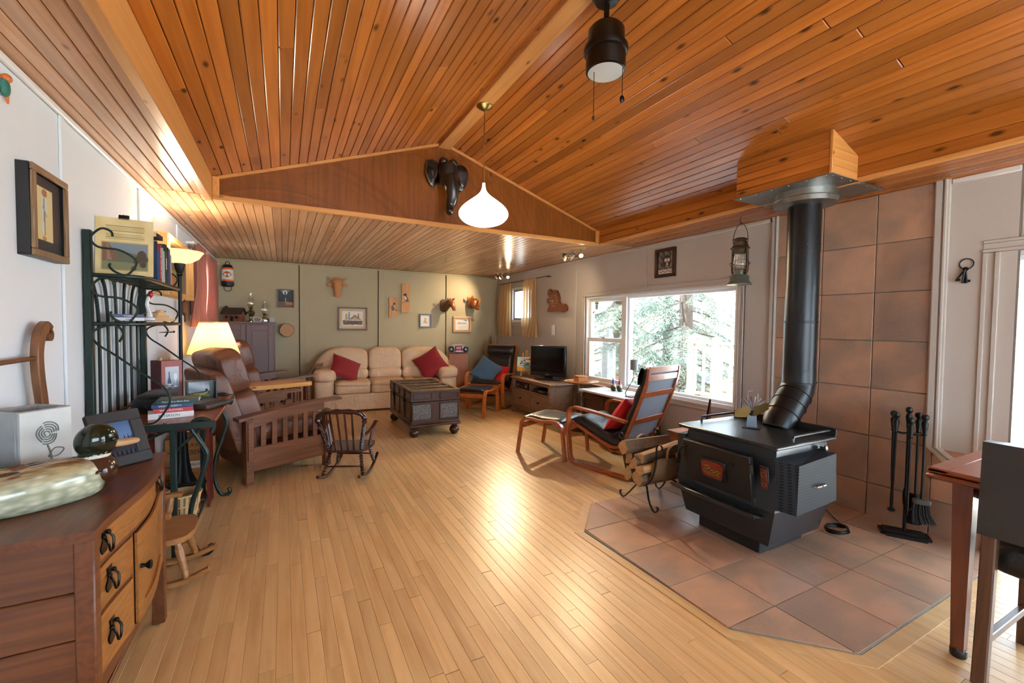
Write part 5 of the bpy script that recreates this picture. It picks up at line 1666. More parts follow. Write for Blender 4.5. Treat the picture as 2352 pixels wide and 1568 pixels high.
def db(p):
    t = p.x/.215
    s_ = 1-.22*max(0, -t)**2-.1*max(0, t)
    z = p.z*(1+.12*math.sin(t*2))+(.035*max(0, -t-.55)*2)
    return Vector((p.x, p.y*s_, max(-.058, z)))
part('body', MB().sq((0, 0, .058), (.215, .095, .074), .85, .85, 48, 28, db), M['duck_body'], dc, 80)
part('breast', MB().sq((.165, 0, .072), (.062, .066, .062), 1, 1, 24, 16), plain('chestnut_breast', '3d2014', .15, 0, .15), dc, 80)
part('neck_ring', MB().lathe([(.040, .118), (.043, .124), (.040, .130)], 24, (.165, 0, 0)), plain('white_ring', 'd9d5c8', .3), dc)
hd = part('head', MB().sq((.172, 0, .168), (.058, .046, .056), .95, 1, 28, 18, lambda p: Vector((p.x, p.y*(1-.2*max(0, p.x/.06)), p.z+.008*math.cos(p.x*20)))).sq((.165, 0, .128), (.042, .04, .03), 1, 1, 20, 12), M['duck_head'], dc, 80)
part('bill', MB().sq((.245, 0, .152), (.045, .021, .012), .7, .6, 20, 10, lambda p: Vector((p.x, p.y, p.z-.10*max(0, -p.x)*0+.25*max(0, -p.x)*(p.z > 0)))), M['bill'], dc, 80)
for sg in (-1, 1):
    part('eye', MB().ball((.203, sg*.038, .178), .007, 10, 8), M['plastic'], hd)
fth = [plain('brown_feather', '6a452a', .25, 0, .3, 80), plain('buff_feather', 'a88e62', .25, 0, .2, 80), plain('dark_feather', '3c2a1c', .25, 0, .2, 80)]
for row, (yr, n_) in enumerate(((.018, 7), (.042, 8), (.063, 8))):
    for k in range(n_):
        x = .115-.040*k+.012*row
        for sg in (-1, 1):
            q = max(.05, 1-(x/.215)**2-(yr/.09)**2)
            zz = .058+.074*q**.46
            part('feather', MB().at((x, sg*yr, zz), (sg*-(.35+yr*9), R(6), sg*R(6))).sq((0, 0, 0), (.027, .0085, .0035), 1, .8, 12, 6), fth[(k+row) % 3], dc, 80)
part('tail', MB().tube(cr([(-.17, 0, .085), (-.22, 0, .105), (-.25, 0, .125)], 4), [.05, .048, .046, .042, .038, .032, .026, .018, .01], 12, flat=.35, up=(0, 0, 1)), M['duck_body'], dc)
M['concrete'] = plain('cast_concrete', '9fa2a2', .75, 0, .10, 24, .2, 40)
M['concrete_pale'] = plain('carved_white_face', 'c9ccca', .7, 0, .06, 30, .15, 50)
M['relief'] = plain('carved_lines', '6f7571', .8)
pv = thing('planter', 'square grey concrete planter with a rose carved on its pale face on the washstand', 'planter', (-.79, 2.125, TZ), R(52))
h = .075
mb = MB()
for a, b, c, d in ((-h, h, -h, -h+.014), (-h, h, h-.014, h), (-h, -h+.014, -h+.014, h-.014), (h-.014, h, -h+.014, h-.014)):
    mb.bx(a, b, c, d, 0, .275, .003)
mb.bx(-h+.01, h-.01, -h+.01, h-.01, 0, .02, 0)
part('walls', mb, M['concrete'], pv)
rs = part('carved_face', MB().bx(-h+.002, h-.002, -h-.003, -h, .004, .272, .001), M['concrete_pale'], pv)
ln = MB()
yy = -h-.0035
for k in range(13):
    a = k*2.1; r = .007+.0026*k
    ln.tube(cr([(r*math.cos(a+q)*.85*(1+.12*math.sin(q*2.4)), yy, .19+r*math.sin(a+q)*1.05) for q in (0, .5, 1.0, 1.5, 1.9)], 3), .0022, 5)
ln.tube(cr([(.0, yy, .15), (.01, yy, .11), (.008, yy, .06), (-.01, yy, .01)], 5), .003, 5)
for x, z, s_ in ((.03, .12, 1), (-.03, .035, -1)):
    ln.tube(cr([(x-.028*s_, yy, z-.012), (x-.01*s_, yy, z+.014), (x+.018*s_, yy, z+.006), (x, yy, z-.014), (x-.028*s_, yy, z-.012)], 4), .002, 5)
part('rose_relief', ln, M['relief'], rs)
bk_ = single('flat_book', MB().bx(-.07, .07, -.085, .085, 0, .02, .002), M['trunk_rim'], 'flat dark book lying beside the concrete planter on the washstand', 'book', (-.735, 2.31, TZ), R(4))
M['frame_dark'] = plain('charcoal_frame', '3a3b3d', .4, .2, .08, 30)
pf = thing('standing_photo', 'wide charcoal photo frame with night landscape leaning on the washstand', 'picture frame', (-.560, 2.262, TZ), R(44), rot=(R(-25), 0, R(44)))
w_, h_ = .092, .115
for a, b, c, d in ((-w_, w_, .001, .045), (-w_, w_, 2*h_-.045, 2*h_), (-w_, -w_+.045, .045, 2*h_-.045), (w_-.045, w_, .045, 2*h_-.045)):
    part('frame_side', MB().bx(a, b, -.012, .012, c, d, .004), M['frame_dark'], pf)
art = Art(lambda u, v: mixc('16202f', '5d7ea8', max(0, min(1, 1.1-abs(v-.55)*1.2))) if v > .38 else mixc('0d0f12', '3a4654', .5+.5*math.sin(40*u)*(.5+.5*math.sin(23*v))))
rn_ = random.Random(3)
for k in range(16):
    x = k/15; hh = .08+.14*rn_.random()*(.4+x)
    art.poly([(x-.05, .36), (x+.05, .36), (x, .38+hh)], '0b0e12')
art.ell(.2, .86, .03, .03, 'dfe6ee')
picture('night_photo', art, .10, .145, pf, TR((0, -.004, h_)) @ FY, 70, M['gloss_print'])
part('easel_back', MB().bx(-.03, .03, .012, .016, .02, .19, .001), M['black'], pf)

# ------------------------------------------------------------------ baker's rack
M['green_iron'] = plain('dark_green_iron', '24332f', .38, .5, .08, 30)
M['rack_top'] = wood('rack_tabletop', '9a5c36', '6a3a20', .25, 1, 1, False, .05, 0, 8, spec=.6)
RK = Vector((-.872, 2.95, 0))
rk = thing('bakers_rack', "dark green wrought iron baker's rack with scrolls and wooden tabletop", 'rack', RK)
gi = M['green_iron']
for y in (0, .965):
    part('post', MB().bx(-.014, .018, y-.016, y+.016, 0, 1.79, .003), gi, rk)
part('table_top', MB().bx(.0, .525, .0, 1.03, .755, .775, .004), M['rack_top'], rk)
part('table_rim', MB().bx(-.01, .53, -.012, .0, .74, .778, .002).bx(-.01, .53, 1.03, 1.042, .74, .778, .002), gi, rk)
def shelf(z):
    P = cr([(0, 0, z), (.12, 0, z), (.19, .02, z), (.215, .10, z), (.215, .48, z), (.215, .87, z), (.19, .945, z), (.12, .965, z), (0, .965, z)], 6)
    s_ = part('shelf_frame', MB().tube(P, .011, 8), gi, rk)
    for k in range(11):
        y = .05+.0865*k
        part('lattice_strip', MB().bx(0, .205, y-.008, y+.008, z-.003, z+.001, .0005), gi, s_)
    for k in range(5):
        part('lattice_strip', MB().bx(.02+.042*k-.007, .02+.042*k+.007, .01, .955, z+.001, z+.004, .0005), gi, s_)
shelf(1.565); shelf(1.318)
S1 = [(.102, 1.764), (.095, 1.79), (.057, 1.800), (.018, 1.751), (.045, 1.707), (.125, 1.698), (.184, 1.662), (.194, 1.626), (.156, 1.572), (.110, 1.585), (.087, 1.612), (.092, 1.628)]
S3 = [(.12, 1.225), (.137, 1.27), (.10, 1.312), (.02, 1.28), (.03, 1.22), (.105, 1.155), (.21, 1.06), (.30, .98), (.325, .90), (.27, .80), (.22, .785)]
for y in (-.012, .977):
    part('scroll', MB().tube(cr([(x, y, z) for x, z in S1], 5), .0055, 6), gi, rk)
    part('scroll', MB().tube(cr([(x, y, z-.247) for x, z in S1], 5), .0055, 6), gi, rk)
    part('scroll', MB().tube(cr([(x, y, z) for x, z in S3], 5), .0055, 6), gi, rk)
for k in range(6):
    y = .14+.137*k; d = (k-2.5)*.03
    part('back_slat', MB().bar(cr([(.0, y, .78), (.0, y, 1.25), (.0, y+d*.3, 1.42), (.0, y+d, 1.52), (.0, y+d*1.9, 1.565)], 5), .012, .020, (1, 0, 0)), gi, rk)
part('back_rail', MB().bx(-.004, .010, 0, .965, .79, .805, .002), gi, rk)
LG = [(.505, .705), (.515, .745), (.47, .785), (.425, .775), (.412, .735), (.44, .68), (.475, .61), (.482, .56), (.455, .45), (.41, .30), (.40, .15), (.435, .03), (.475, .008), (.50, .028), (.492, .058)]
for y in (.03, 1.0):
    part('s_leg', MB().tube(cr([(x, y, z) for x, z in LG], 5), .013, 10), gi, rk)
    part('mid_post', MB().bx(.315, .345, y-.013, y+.013, 0.0, .755, .003), gi, rk)
    b = part('brace', MB().tube([(.345, y, .62), (.47, y, .75)], .008, 8).tube([(.02, y, .60), (.315, y, .74)], .008, 8), gi, rk)
    zz = []
    for k in range(13):
        t = k/12; zz.append((.02+.295*t, y, .605+.14*t+(.045 if k % 2 else .004)))
    part('bottle_wire', MB().tube(cr(zz, 3), .003, 5), gi, b)
    part('low_bar', MB().tube([(.0, y, .13), (.41, y, .13)], .008, 8), gi, rk)
for x in (.02, .40):
    part('low_rail', MB().tube([(x, .03, .13), (x, .66, .13)], .007, 8), gi, rk)
for k in range(7):
    part('shelf_wire', MB().tube([(.07+.05*k, .03, .135), (.07+.05*k, .66, .135)], .003, 5), gi, rk)
part('shelf_wire', MB().tube([(.02, .34, .133), (.40, .34, .133)], .003, 5).tube([(.02, .66, .133), (.40, .66, .133)], .005, 5), gi, rk)

# on its upper shelf
def book(lab, w, h, t, hx, loc, rot=(0, 0, 0), group=None, title=None, tcol=None, flat=False, hx2=None):
    """cover w (spine to fore-edge, along -x from spine at x=0), thickness t along y, height h along z"""
    b = thing('book', lab, 'book', loc, 0, group, rot=rot)
    cm = plain('cover_'+hx, hx, .45, 0, .04)
    part('cover', MB().bx(-w, 0, -t/2, -t/2+.002, 0, h, .0005).bx(-w, 0, t/2-.002, t/2, 0, h, .0005).bx(-.002, .001, -t/2, t/2, 0, h, .0005), cm, b)
    part('pages', MB().bx(-w+.004, -.002, -t/2+.002, t/2-.002, .003, h-.003, 0), plain('pages_'+hx, 'cfc9ba', .8), b)
    if title:
        part_ = text(title, min(t*.62, h/len(title)*1.7), plain('title_'+hx+title[:3], tcol or 'f0efe8', .6), b, TR((.0015, 0, h*.5)) @ Matrix.Rotation(PI/2, 4, 'X') @ Matrix.Rotation(PI/2, 4, 'Y') @ (Matrix.Rotation(PI/2, 4, 'Z') if not flat else Matrix.Rotation(PI/2, 4, 'Z')), 'title')
    return b
Z1 = 1.582
ob = thing('old_folio', 'large yellowed print folio with tepee landscape propped on the top rack shelf', 'book', (-.765, 3.10, Z1), R(4), rot=(R(-7), 0, R(5)))
part('sheets', MB().bx(-.12, .12, 0, .022, 0, .315, .002), plain('old_paper_edge', 'd8cba4', .8), ob)
def bgo(u, v):
    n = math.sin(13*u+5*v)*math.sin(9*v-4*u)
    return mixc('c9b27a', 'd6c291', .5+.5*n)
art = Art(bgo)
art.poly([(.10, .08), (.92, .08), (.92, .58), (.10, .58)], 'b4965c')
art.poly([(.115, .10), (.905, .10), (.905, .565), (.115, .565)], '75808a')
art.poly([(.115, .10), (.905, .10), (.905, .24), (.115, .27)], '7c7f5c')
art.poly([(.115, .24), (.905, .22), (.905, .36), (.6, .40), (.35, .42), (.115, .38)], '5f6350')
art.poly([(.115, .26), (.42, .25), (.30, .45), (.22, .565), (.115, .565)], '7a5a48').poly([(.2, .26), (.28, .26), (.2, .56)], '97755c')
for x_, y_, r_ in ((.75, .30, .07), (.80, .38, .08), (.86, .30, .06), (.70, .25, .05), (.82, .20, .06), (.66, .13, .05)):
    art.ell(x_, y_, r_, r_*.9, '4a3a2a')
for k in range(4): art.line([(.18, .86-.028*k), (.84, .86-.028*k)], .0055, '8c7a52')
for k in range(4): art.line([(.18, .72-.028*k), (.84 if k else .80, .72-.028*k)], .0055, '8c7a52')
picture('front_sheet', art, .24, .315, ob, TR((0, -.001, .1575)) @ FY, 90)
bc_ = thing('binder_clip', 'black spring clip holding the top edge of the tepee folio', 'clip', (-.775, 3.151, Z1+.308), R(5))
part('jaws', MB().ext([(-.016, 0), (.016, 0), (.004, .026), (-.004, .026)], -.022, .022, 'x'), M['black'], bc_)
part('wire', MB().tube([(-.012, .012, .02), (-.008, .03, .034), (.008, .03, .034), (.012, .012, .02)], .0016, 6), M['steel'], bc_)
bks = [('1c2f57', .022, .235, None, 'dark blue book first in the row behind the tepee folio'), ('3d5f8f', .016, .19, None, 'slim mid-blue book second in the shelf row'), ('a3161f', .034, .225, 'THE ROUGH GUIDE', 'thick red book with white title in the shelf row'), ('aebab4', .024, .215, None, 'pale grey-green book right of the thick red one'),
       ('c7ccc8', .014, .20, None, 'slim white book beside the tall green one'), ('1d3d31', .045, .25, 'BIRDS', 'tall dark green book with white lettering in the shelf row'), ('3a3550', .026, .24, None, 'purple-black book right of the tall green one'), ('5d4d78', .018, .235, None, 'slim lilac book near the lamp end of the shelf row'), ('9fb2a0', .016, .20, None, 'thin pale green book at the lamp end of the row')]
y = 3.33
for hx, t, h, ti, lab in bks:
    book(lab, .15, h, t, hx, (-.672, y+t/2, Z1), group='books on the top rack shelf', title=ti)
    y += t+.022
book('dark blue paperback lying flat on top of the tall green book', .10, .15, .025, '202a38', (-.68, 3.53, Z1+.278), rot=(PI/2, 0, 0), group='books on the top rack shelf')
# second shelf
Z2 = 1.335
for k, (hx, lab) in enumerate((('e3e5e8', 'white paperback with navy spine at the bottom of the middle-shelf pair'), ('2d3a66', 'navy paperback lying on the white one on the middle rack shelf'))):
    book(lab, .10, .13, .018, hx, (-.70, 3.17+.0*k, Z2+.009+.0185*k), rot=(PI/2, 0, R(-70)), group='paperbacks on the middle rack shelf', title=['GUIDE', 'AMERICA'][k], tcol='2d3a66' if k == 0 else 'f0f0f0')
M['white_gl'] = plain('white_glaze', 'dfe2e4', .25)
cdn = thing('bird_figurine', 'white branch figurine with a small red bird on the middle rack shelf', 'figurine', (-.735, 3.42, Z2))
part('branch', MB().tube(cr([(0, 0, 0), (.006, .004, .05), (-.006, 0, .10), (.004, 0, .15)], 4), [.016]*4+[.01]*9, 8).sq((0, 0, .012), (.035, .03, .014), .7, .8, 14, 8), M['white_gl'], cdn)
part('red_bird', MB().sq((.012, 0, .165), (.014, .010, .02), 1, 1, 12, 8).tube([(.012, 0, .15), (-.002, 0, .125)], [.007, .003], 6), M['red_plastic'], cdn)
M['balsa'] = wood('balsa', 'd9b384', 'bd9264', .6, 2, 0, False, .05)
shp = thing('boat_model', 'pale wooden model boat with stepped cabin on the middle rack shelf', 'model', (-.735, 3.68, Z2), R(70))
part('hull', MB().ext([(-.10, .0), (.10, 0), (.125, .02), (-.12, .022)], -.03, .03, 'y'), M['balsa'], shp)
for k, (a, b) in enumerate(((-.06, .07), (-.035, .045), (-.01, .03))):
    part('deck_house', MB().bx(a, b, -.022+.004*k, .022-.004*k, .022+.018*k, .040+.018*k, .001), M['balsa'], shp)
part('oars', MB().tube([(-.13, .03, .04), (-.05, .02, .065)], .003, 5).tube([(.05, .02, .05), (.12, .03, .07)], .003, 5).tube([(-.14, -.03, .05), (-.06, -.02, .06)], .003, 5), M['twig'], shp)
dfl = thing('dragonfly_ornament', 'tiny wire dragonfly ornament clipped on the far rack scroll', 'ornament', (-.74, 3.945, 1.255), R(20))
part('body', MB().tube([(-.05, 0, 0), (.03, 0, .004)], [.002, .006], 6).ball((.036, 0, .005), .008, 8, 6), M['bronze'], dfl)
for sg in (-1, 1): part('wing', MB().sq((.0, sg*.03, .006), (.010, .03, .0015), 1, 1, 12, 6).sq((.02, sg*.028, .006), (.009, .028, .0015), 1, 1, 12, 6), M['silver'], dfl)
# on the tabletop
Z3 = .776
M['wine_wood'] = wood('stained_red_box', '5a1e22', '38100f', .4, 1.2, 2, False, .05)
wbx = thing('wine_box', 'dark red wooden wine box with a bottle picture on its front', 'box', (-.735, 3.855, Z3), R(38))
part('case', MB().bx(-.065, .065, -.065, .065, 0, .285, .004), M['wine_wood'], wbx)
part('front_panel', MB().bx(-.065, .065, -.070, -.065, 0, .285, .002), plain('faded_red', 'a5605c', .6, 0, .1, 60), wbx)
art = Art(lambda u, v: mixc('8c97a6', 'c4cbd3', v) if v > .25 else mixc('4a4e58', '7d828c', v*4))
art.poly([(.15, .2), (.42, .2), (.42, .5), (.34, .62), (.32, .82), (.24, .82), (.23, .62), (.15, .5)], '4b5566').poly([(.62, .26), (.85, .26), (.85, .3), (.76, .32), (.76, .48), (.88, .6), (.84, .75), (.64, .75), (.6, .6), (.72, .48), (.72, .32), (.62, .3)], 'dfe4ea').poly([(.15, .28), (.42, .28), (.42, .40), (.15, .40)], 'e3e6e8')
picture('label_picture', art, .085, .195, wbx, TR((0, -.0712, .145)) @ FY, 48)
text('Wine', .022, plain('ink', '22252b', .7), wbx, TR((-.018, -.0722, .11)) @ FY)
for k, x in enumerate((-.035, .03)): part('peg', MB().lathe([(.011, .285), (.011, .305)], 12, (x, 0, 0)), M['pale_wood'], wbx)
bfr = thing('photo_box', 'deep black box frame with a stormy field photograph on the rack table', 'picture frame', (-.525, 3.80, Z3), R(14))
for a, b, c, d in ((-.09, .09, 0, .006), (-.09, .09, .134, .14), (-.09, -.082, .006, .134), (.082, .09, .006, .134)):
    part('frame_side', MB().bx(a, b, -.035, .03, c, d, .001), M['plastic'], bfr)
part('back', MB().bx(-.09, .09, .024, .03, 0, .14, .001), M['plastic'], bfr)
art = Art(lambda u, v: mixc('8a97a8', 'c9d0d8', .5+.5*math.sin(9*v+3*u)) if v > .35 else mixc('4d5a34', '9a9a5c', .5+.5*math.sin(22*v+5*u)))
art.poly([(0, .3), (1, .42), (1, .36), (0, .26)], '3a4428').ell(.85, .46, .06, .08, '2a3320').line([(.7, .9), (.71, .42)], .007, 'eef3fa').line([(.1, 0), (.9, .33)], .03, 'c9c09a')
picture('storm_photo', art, .125, .125, bfr, TR((-.01, .022, .07)) @ FY, 60, M['gloss_print'])
M['nylon'] = cloth('black_nylon', '0e0f11', .7, .2, 300, .1)
bag = thing('camera_bag', 'small black soft bag with strap lying on the rack table', 'bag', (-.715, 3.47, Z3), R(80))
part('pouch', MB().sq((0, 0, .055), (.15, .09, .055), .6, .5, 28, 14, lambda p: p+Vector((0, 0, .012*math.sin(p.x*20)))), M['nylon'], bag, 70)
part('flap', MB().sq((-.02, -.02, .095), (.12, .085, .022), .7, .5, 24, 10), M['nylon'], bag, 70)
part('strap', MB().bar(cr([(-.14, .02, .06), (-.17, -.05, .03), (-.16, -.12, .012), (-.08, -.15, .008)], 5), .02, .003, (0, 0, 1)), M['nylon'], bag)
single('white_box', MB().sq((0, 0, .025), (.06, .045, .025), .35, .4, 20, 10), M['white_gl'], 'small white rounded plastic box on the rack table', 'box', (-.80, 3.10, Z3), R(20), smooth=70)
st_ = [('e4e4e2', .033, .21, 'PETERSON', '3b3b3b', 'thick white field guide at the bottom of the rack table stack'), ('b5323c', .024, .185, 'WILD FLOWERS', 'f3e3e3', 'red paperback second from bottom of the rack table stack'), ('2f4c76', .020, .19, 'BIRDS OF ALBERTA', 'dfe6f0', 'blue bird book second from top of the rack table stack'), ('2c4a47', .024, .20, 'Field Guide to Alberta Birds', 'eef2ee', 'dark teal field guide on top of the rack table stack')]
z = Z3
for k, (hx, t, h, ti, tc, lab) in enumerate(st_):
    b = thing('book', lab, 'book', (-.575+.008*k*(k % 2), 3.125+.012*k, z), 0, 'stack of nature books on the rack table', rot=(0, 0, R(12-3*k)))
    L_, D_ = h, .14
    cm = plain('cover_'+hx, hx, .4, 0, .03)
    part('cover', MB().bx(-L_/2, L_/2, 0, D_, 0, .002, .0005).bx(-L_/2, L_/2, 0, D_, t-.002, t, .0005).bx(-L_/2, L_/2, -.001, .002, 0, t, .0005), cm, b)
    part('pages', MB().bx(-L_/2+.003, L_/2-.003, .002, D_-.004, .002, t-.002, 0), plain('pages_'+hx, 'c9c8c2', .8), b)
    text(ti, min(t*.62, 1.55*L_/len(ti)), plain('title_'+hx, tc, .6), b, TR((-.01, -.0015, t/2)) @ FY, 'title')
    z += t+.0005
M['dark_bk'] = leather('dark_leather_folder', '3a332f', .4, .2, .3)
fo = thing('leather_folder', 'dark worn leather folder at the edge of the rack table', 'folder', (-.445, 3.46, Z3), R(-28))
part('cover', MB().sq((0, 0, .016), (.085, .12, .016), .3, .2, 24, 8), M['dark_bk'], fo, 60)
part('flap', MB().bx(-.08, .02, -.115, .115, .031, .036, .002), M['dark_bk'], fo)
# under the table
M['wicker'] = plain('split_wicker', 'c8a878', .7, 0, .15, 30, .3, 60)
bsk = thing('basket', 'small pale split-wood basket on the lower rack shelf', 'basket', (-.555, 3.26, .139))
part('liner', MB().lathe([(.066, .002), (.095, .155), (.088, .155), (.06, .008)], 30), plain('basket_inner', '9a7c54', .8), bsk)
for k in range(22):
    a = 2*PI*k/22
    part('splint', MB().bar([(.070*math.cos(a), .070*math.sin(a), .003), (.099*math.cos(a), .099*math.sin(a), .15)], .015, .003, (-math.sin(a), math.cos(a), 0)), M['wicker'], bsk)
for z, r in ((.035, .080), (.085, .090), (.148, .102)):
    part('hoop', MB().tube([(r*math.cos(2*PI*k/30), r*math.sin(2*PI*k/30), z) for k in range(30)], .005, 6, True, flat=.5), M['wicker'], bsk)
single('magazine', MB().bx(-.10, .10, -.13, .13, 0, .010, .001), plain('blue_white_cover', '7f92b5', .3, 0, .5, 12), 'blue and white magazine lying on the lower rack shelf in front of the basket', 'magazine', (-.62, 3.07, .139), R(14))
M['cherry'] = wood('cherry_red', '6d241a', '45120e', .28, 1.2, 2, False, .05, spec=.6)
cst = thing('cherry_stand', "low open cherry-red side stand below the baker's rack", 'table', (-.66, 3.84, 0))
part('top', MB().bx(-.20, .205, -.09, .09, .565, .59, .005), M['cherry'], cst)
for x in (-.18, .165):
    P = [(-.085, 0), (-.05, .012), (.05, .012), (.085, 0), (.085, .04), (.075, .12), (.085, .3), (.085, .565), (-.085, .565), (-.085, .3), (-.075, .12), (-.085, .04)]
    part('end_panel', MB().ext(P, x, x+.02, 'x'), M['cherry'], cst)
part('lower_shelf', MB().bx(-.16, .165, -.08, .08, .05, .068, .003), M['cherry'], cst)
for k, hx in enumerate(('d9d4c8', 'a95a48', 'cfc9bc')):
    b = thing('book', ['cream hardback at the bottom of the pile on the cherry stand', 'rust-red hardback in the middle of the pile on the cherry stand', 'pale hardback on top of the pile on the cherry stand'][k], 'book', (-.66, 3.84, .591+.028*k), R(4*k), 'pile on the cherry stand')
    part('cover', MB().bx(-.13, .13, -.08, .08, 0, .027, .002), plain('pile_'+hx, hx, .6), b)
    part('pages', MB().bx(-.128, .128, -.082, -.0795, .004, .023, 0), plain('pilepages_'+hx, 'ddd6c4', .8), b)
M['crate'] = wood('wine_crate', 'b87a3f', '8d5526', .55, 1, 0, False, .06, .3)
cr8 = thing('wine_crate', "wooden wine crate printed ALBERT on the floor behind the baker's rack", 'crate', (-.70, 4.62, 0))
for k in range(3): part('slat', MB().bx(-.175, .175, -.13, -.118, .01+.115*k, .122+.115*k, .002), M['crate'], cr8)
part('sides', MB().bx(-.175, -.163, -.118, .12, .01, .355, .002), M['crate'], cr8)
part('sides', MB().bx(.163, .175, -.118, .12, .01, .355, .002), M['crate'], cr8)
part('back', MB().bx(-.163, .163, .108, .12, .01, .355, .002), M['crate'], cr8)
part('floor', MB().bx(-.17, .17, -.118, .12, 0, .014, .002), M['crate'], cr8)
inkm = plain('crate_ink', '3b2314', .8)
text('ALBERT', .055, inkm, cr8, TR((.02, -.1305, .225)) @ FY, width=.17)
text('L & C.', .035, inkm, cr8, TR((.02, -.1305, .295)) @ FY)
lbp = part('paper_label', MB().bx(-.03, .12, -.1315, -.130, .095, .155, 0), plain('paper', 'd6cdbb', .8), cr8)
text('RARE-FINDS', .03, inkm, lbp, TR((.045, -.132, .125)) @ FY, width=.13)

# ------------------------------------------------------------------ oak child's rocker between washstand and rack
M['oak_light'] = wood('golden_oak_rocker', 'a4703f', '7c4f28', .35, 1.6, 0, False, .08, 0, 8)
orc = thing('oak_child_rocker', "small golden oak child's rocking chair between washstand and baker's rack", 'rocking chair', (-.585, 2.80, .010), 0)
for sg in (-1, 1):
    part('rocker_runner', MB().bar(cr([(.24, sg*.135, .055), (.12, sg*.135, .016), (-.02, sg*.135, .012), (-.16, sg*.135, .03), (-.26, sg*.135, .07)], 5), .03, .026, (0, 1, 0)), M['oak_light'], orc)
    for x0, x1 in ((.10, .145), (-.10, -.15)):
        part('leg', MB().rod((x0, sg*.10, .225), (x1, sg*.135, .03), [(.011, 0), (.016, .12), (.013, .18), (.019, .25), (.017, .75), (.013, .82), (.016, .88), (.012, 1)], 12), M['oak_light'], orc)
    part('stretcher', MB().tube([(.12, sg*.118, .115), (-.12, sg*.118, .115)], .009, 8), M['oak_light'], orc)
    part('back_post', MB().rod((-.12, sg*.12, .24), (-.205, sg*.135, .50), [(.012, 0), (.018, .15), (.014, .2), (.019, .3), (.017, .8), (.013, .86), (.015, 1)], 12), M['oak_light'], orc)
    part('arm_post', MB().rod((.02, sg*.125, .24), (.035, sg*.15, .36), [(.012, 0), (.018, .2), (.014, .3), (.018, .45), (.014, 1)], 12), M['oak_light'], orc)
    part('arm', MB().bar(cr([(-.17, sg*.135, .365), (-.05, sg*.145, .37), (.05, sg*.152, .372), (.085, sg*.152, .368)], 4), .042, .020, (0, 1, 0)), M['oak_light'], orc)
sp_ = cr([(-.15, -.13, 0), (-.155, 0, 0), (-.15, .13, 0), (.02, .165, 0), (.13, .15, 0), (.165, .08, 0), (.17, 0, 0), (.165, -.08, 0), (.13, -.15, 0), (.02, -.165, 0)], 4, True)
part('seat', MB().ext([(p.x, p.y) for p in sp_], .222, .25, 'z'), M['oak_light'], orc, 60)
for y in (-.06, 0, .06):
    part('back_spindle', MB().rod((-.13, y, .245), (-.205, y*1.1, .495), [(.008, 0), (.011, .5), (.008, 1)], 8), M['oak_light'], orc)
part('crest_rail', MB().bar(cr([(-.20, -.165, .50), (-.215, -.08, .512), (-.22, 0, .515), (-.215, .08, .512), (-.20, .165, .50)], 4), .022, .05, (1, 0, 0)), M['oak_light'], orc)

# ------------------------------------------------------------------ dining table and chair at the right edge
M['table_wood'] = wood('dining_cherry', '8a4a2a', '633219', .28, 1, 1, False, .05, 0, 8, spec=.6)
M['table_leg'] = wood('dining_leg', '6f3820', '4a2212', .28, 1.2, 2, False, .05, 0, 8, spec=.6)
dtb = thing('dining_table', 'cherry draw-leaf dining table with tapered legs beside the hearth', 'table', (2.90, .15, 0))
part('top', MB().bx(-.46, .46, -.65, .655, .732, .752, .008), M['table_wood'], dtb)
part('breadboard_end', MB().bx(-.46, .46, .59, .656, .7325, .753, .004), M['table_wood'], dtb)
part('draw_leaf', MB().bx(-.465, .465, -.655, .66, .705, .728, .010), M['table_wood'], dtb)
part('apron', MB().bx(-.36, .36, -.55, .57, .64, .705, .003), M['table_wood'], dtb)
for sx_ in (-1, 1):
    for sy in (-1, 1):
        x0, y0 = sx_*.405, sy*.55
        x1, y1 = sx_*.452, sy*.535
        v = []
        for x, y, z, h in ((x0, y0, .705, .032), (x1, y1, .03, .02)):
            v += [(x-h, y-h, z), (x+h, y-h, z), (x+h, y+h, z), (x-h, y+h, z)]
        l_ = part('leg', MB().add(v, [[0, 1, 2, 3], [4, 5, 6, 7], [0, 1, 5, 4], [1, 2, 6, 5], [2, 3, 7, 6], [3, 0, 4, 7]]), M['table_leg'], dtb, 0)
        part('foot_cap', MB().lathe([(.024, 0), (.027, .005), (.027, .03), (.024, .034)], 14, (x1, y1, 0)), M['plastic'], l_)
M['espresso'] = wood('espresso_legs', '5c3a26', '3c2416', .35, 1.2, 2, False, .05)
dch = thing('dining_chair', 'dining chair in dark brown leather with wooden legs at the table edge', 'chair', (2.60, .385, 0))
part('seat', MB().sq((.02, 0, .475), (.235, .225, .065), .35, .25, 28, 12), M['black_leather'], dch, 70)
part('backrest', MB().shell(lambda u, v: (-.215-.035*v, (u-.5)*.47*(1-.06*v), .565+.36*v), 10, 8, (-.052, 0, 0)), leather('espresso_leather', '2c2b2c', .38, .1, .1), dch, 60)
for sy in (-1, 1):
    part('rear_leg', MB().bar([(-.275, sy*.205, 0), (-.255, sy*.205, .25), (-.235, sy*.205, .60)], .042, .040, (0, 1, 0)), M['espresso'], dch)
    f_ = part('front_leg', MB().bar([(.20, sy*.20, 0), (.20, sy*.20, .43)], .04, .04, (0, 1, 0)), M['espresso'], dch)
    part('glide', MB().lathe([(.014, 0), (.014, .004)], 10, (.20, sy*.20, 0)), M['white_gl'], f_)
    part('side_stretcher', MB().bar([(-.26, sy*.205, .16), (.19, sy*.20, .16)], .022, .03, (0, 1, 0)), M['espresso'], dch)
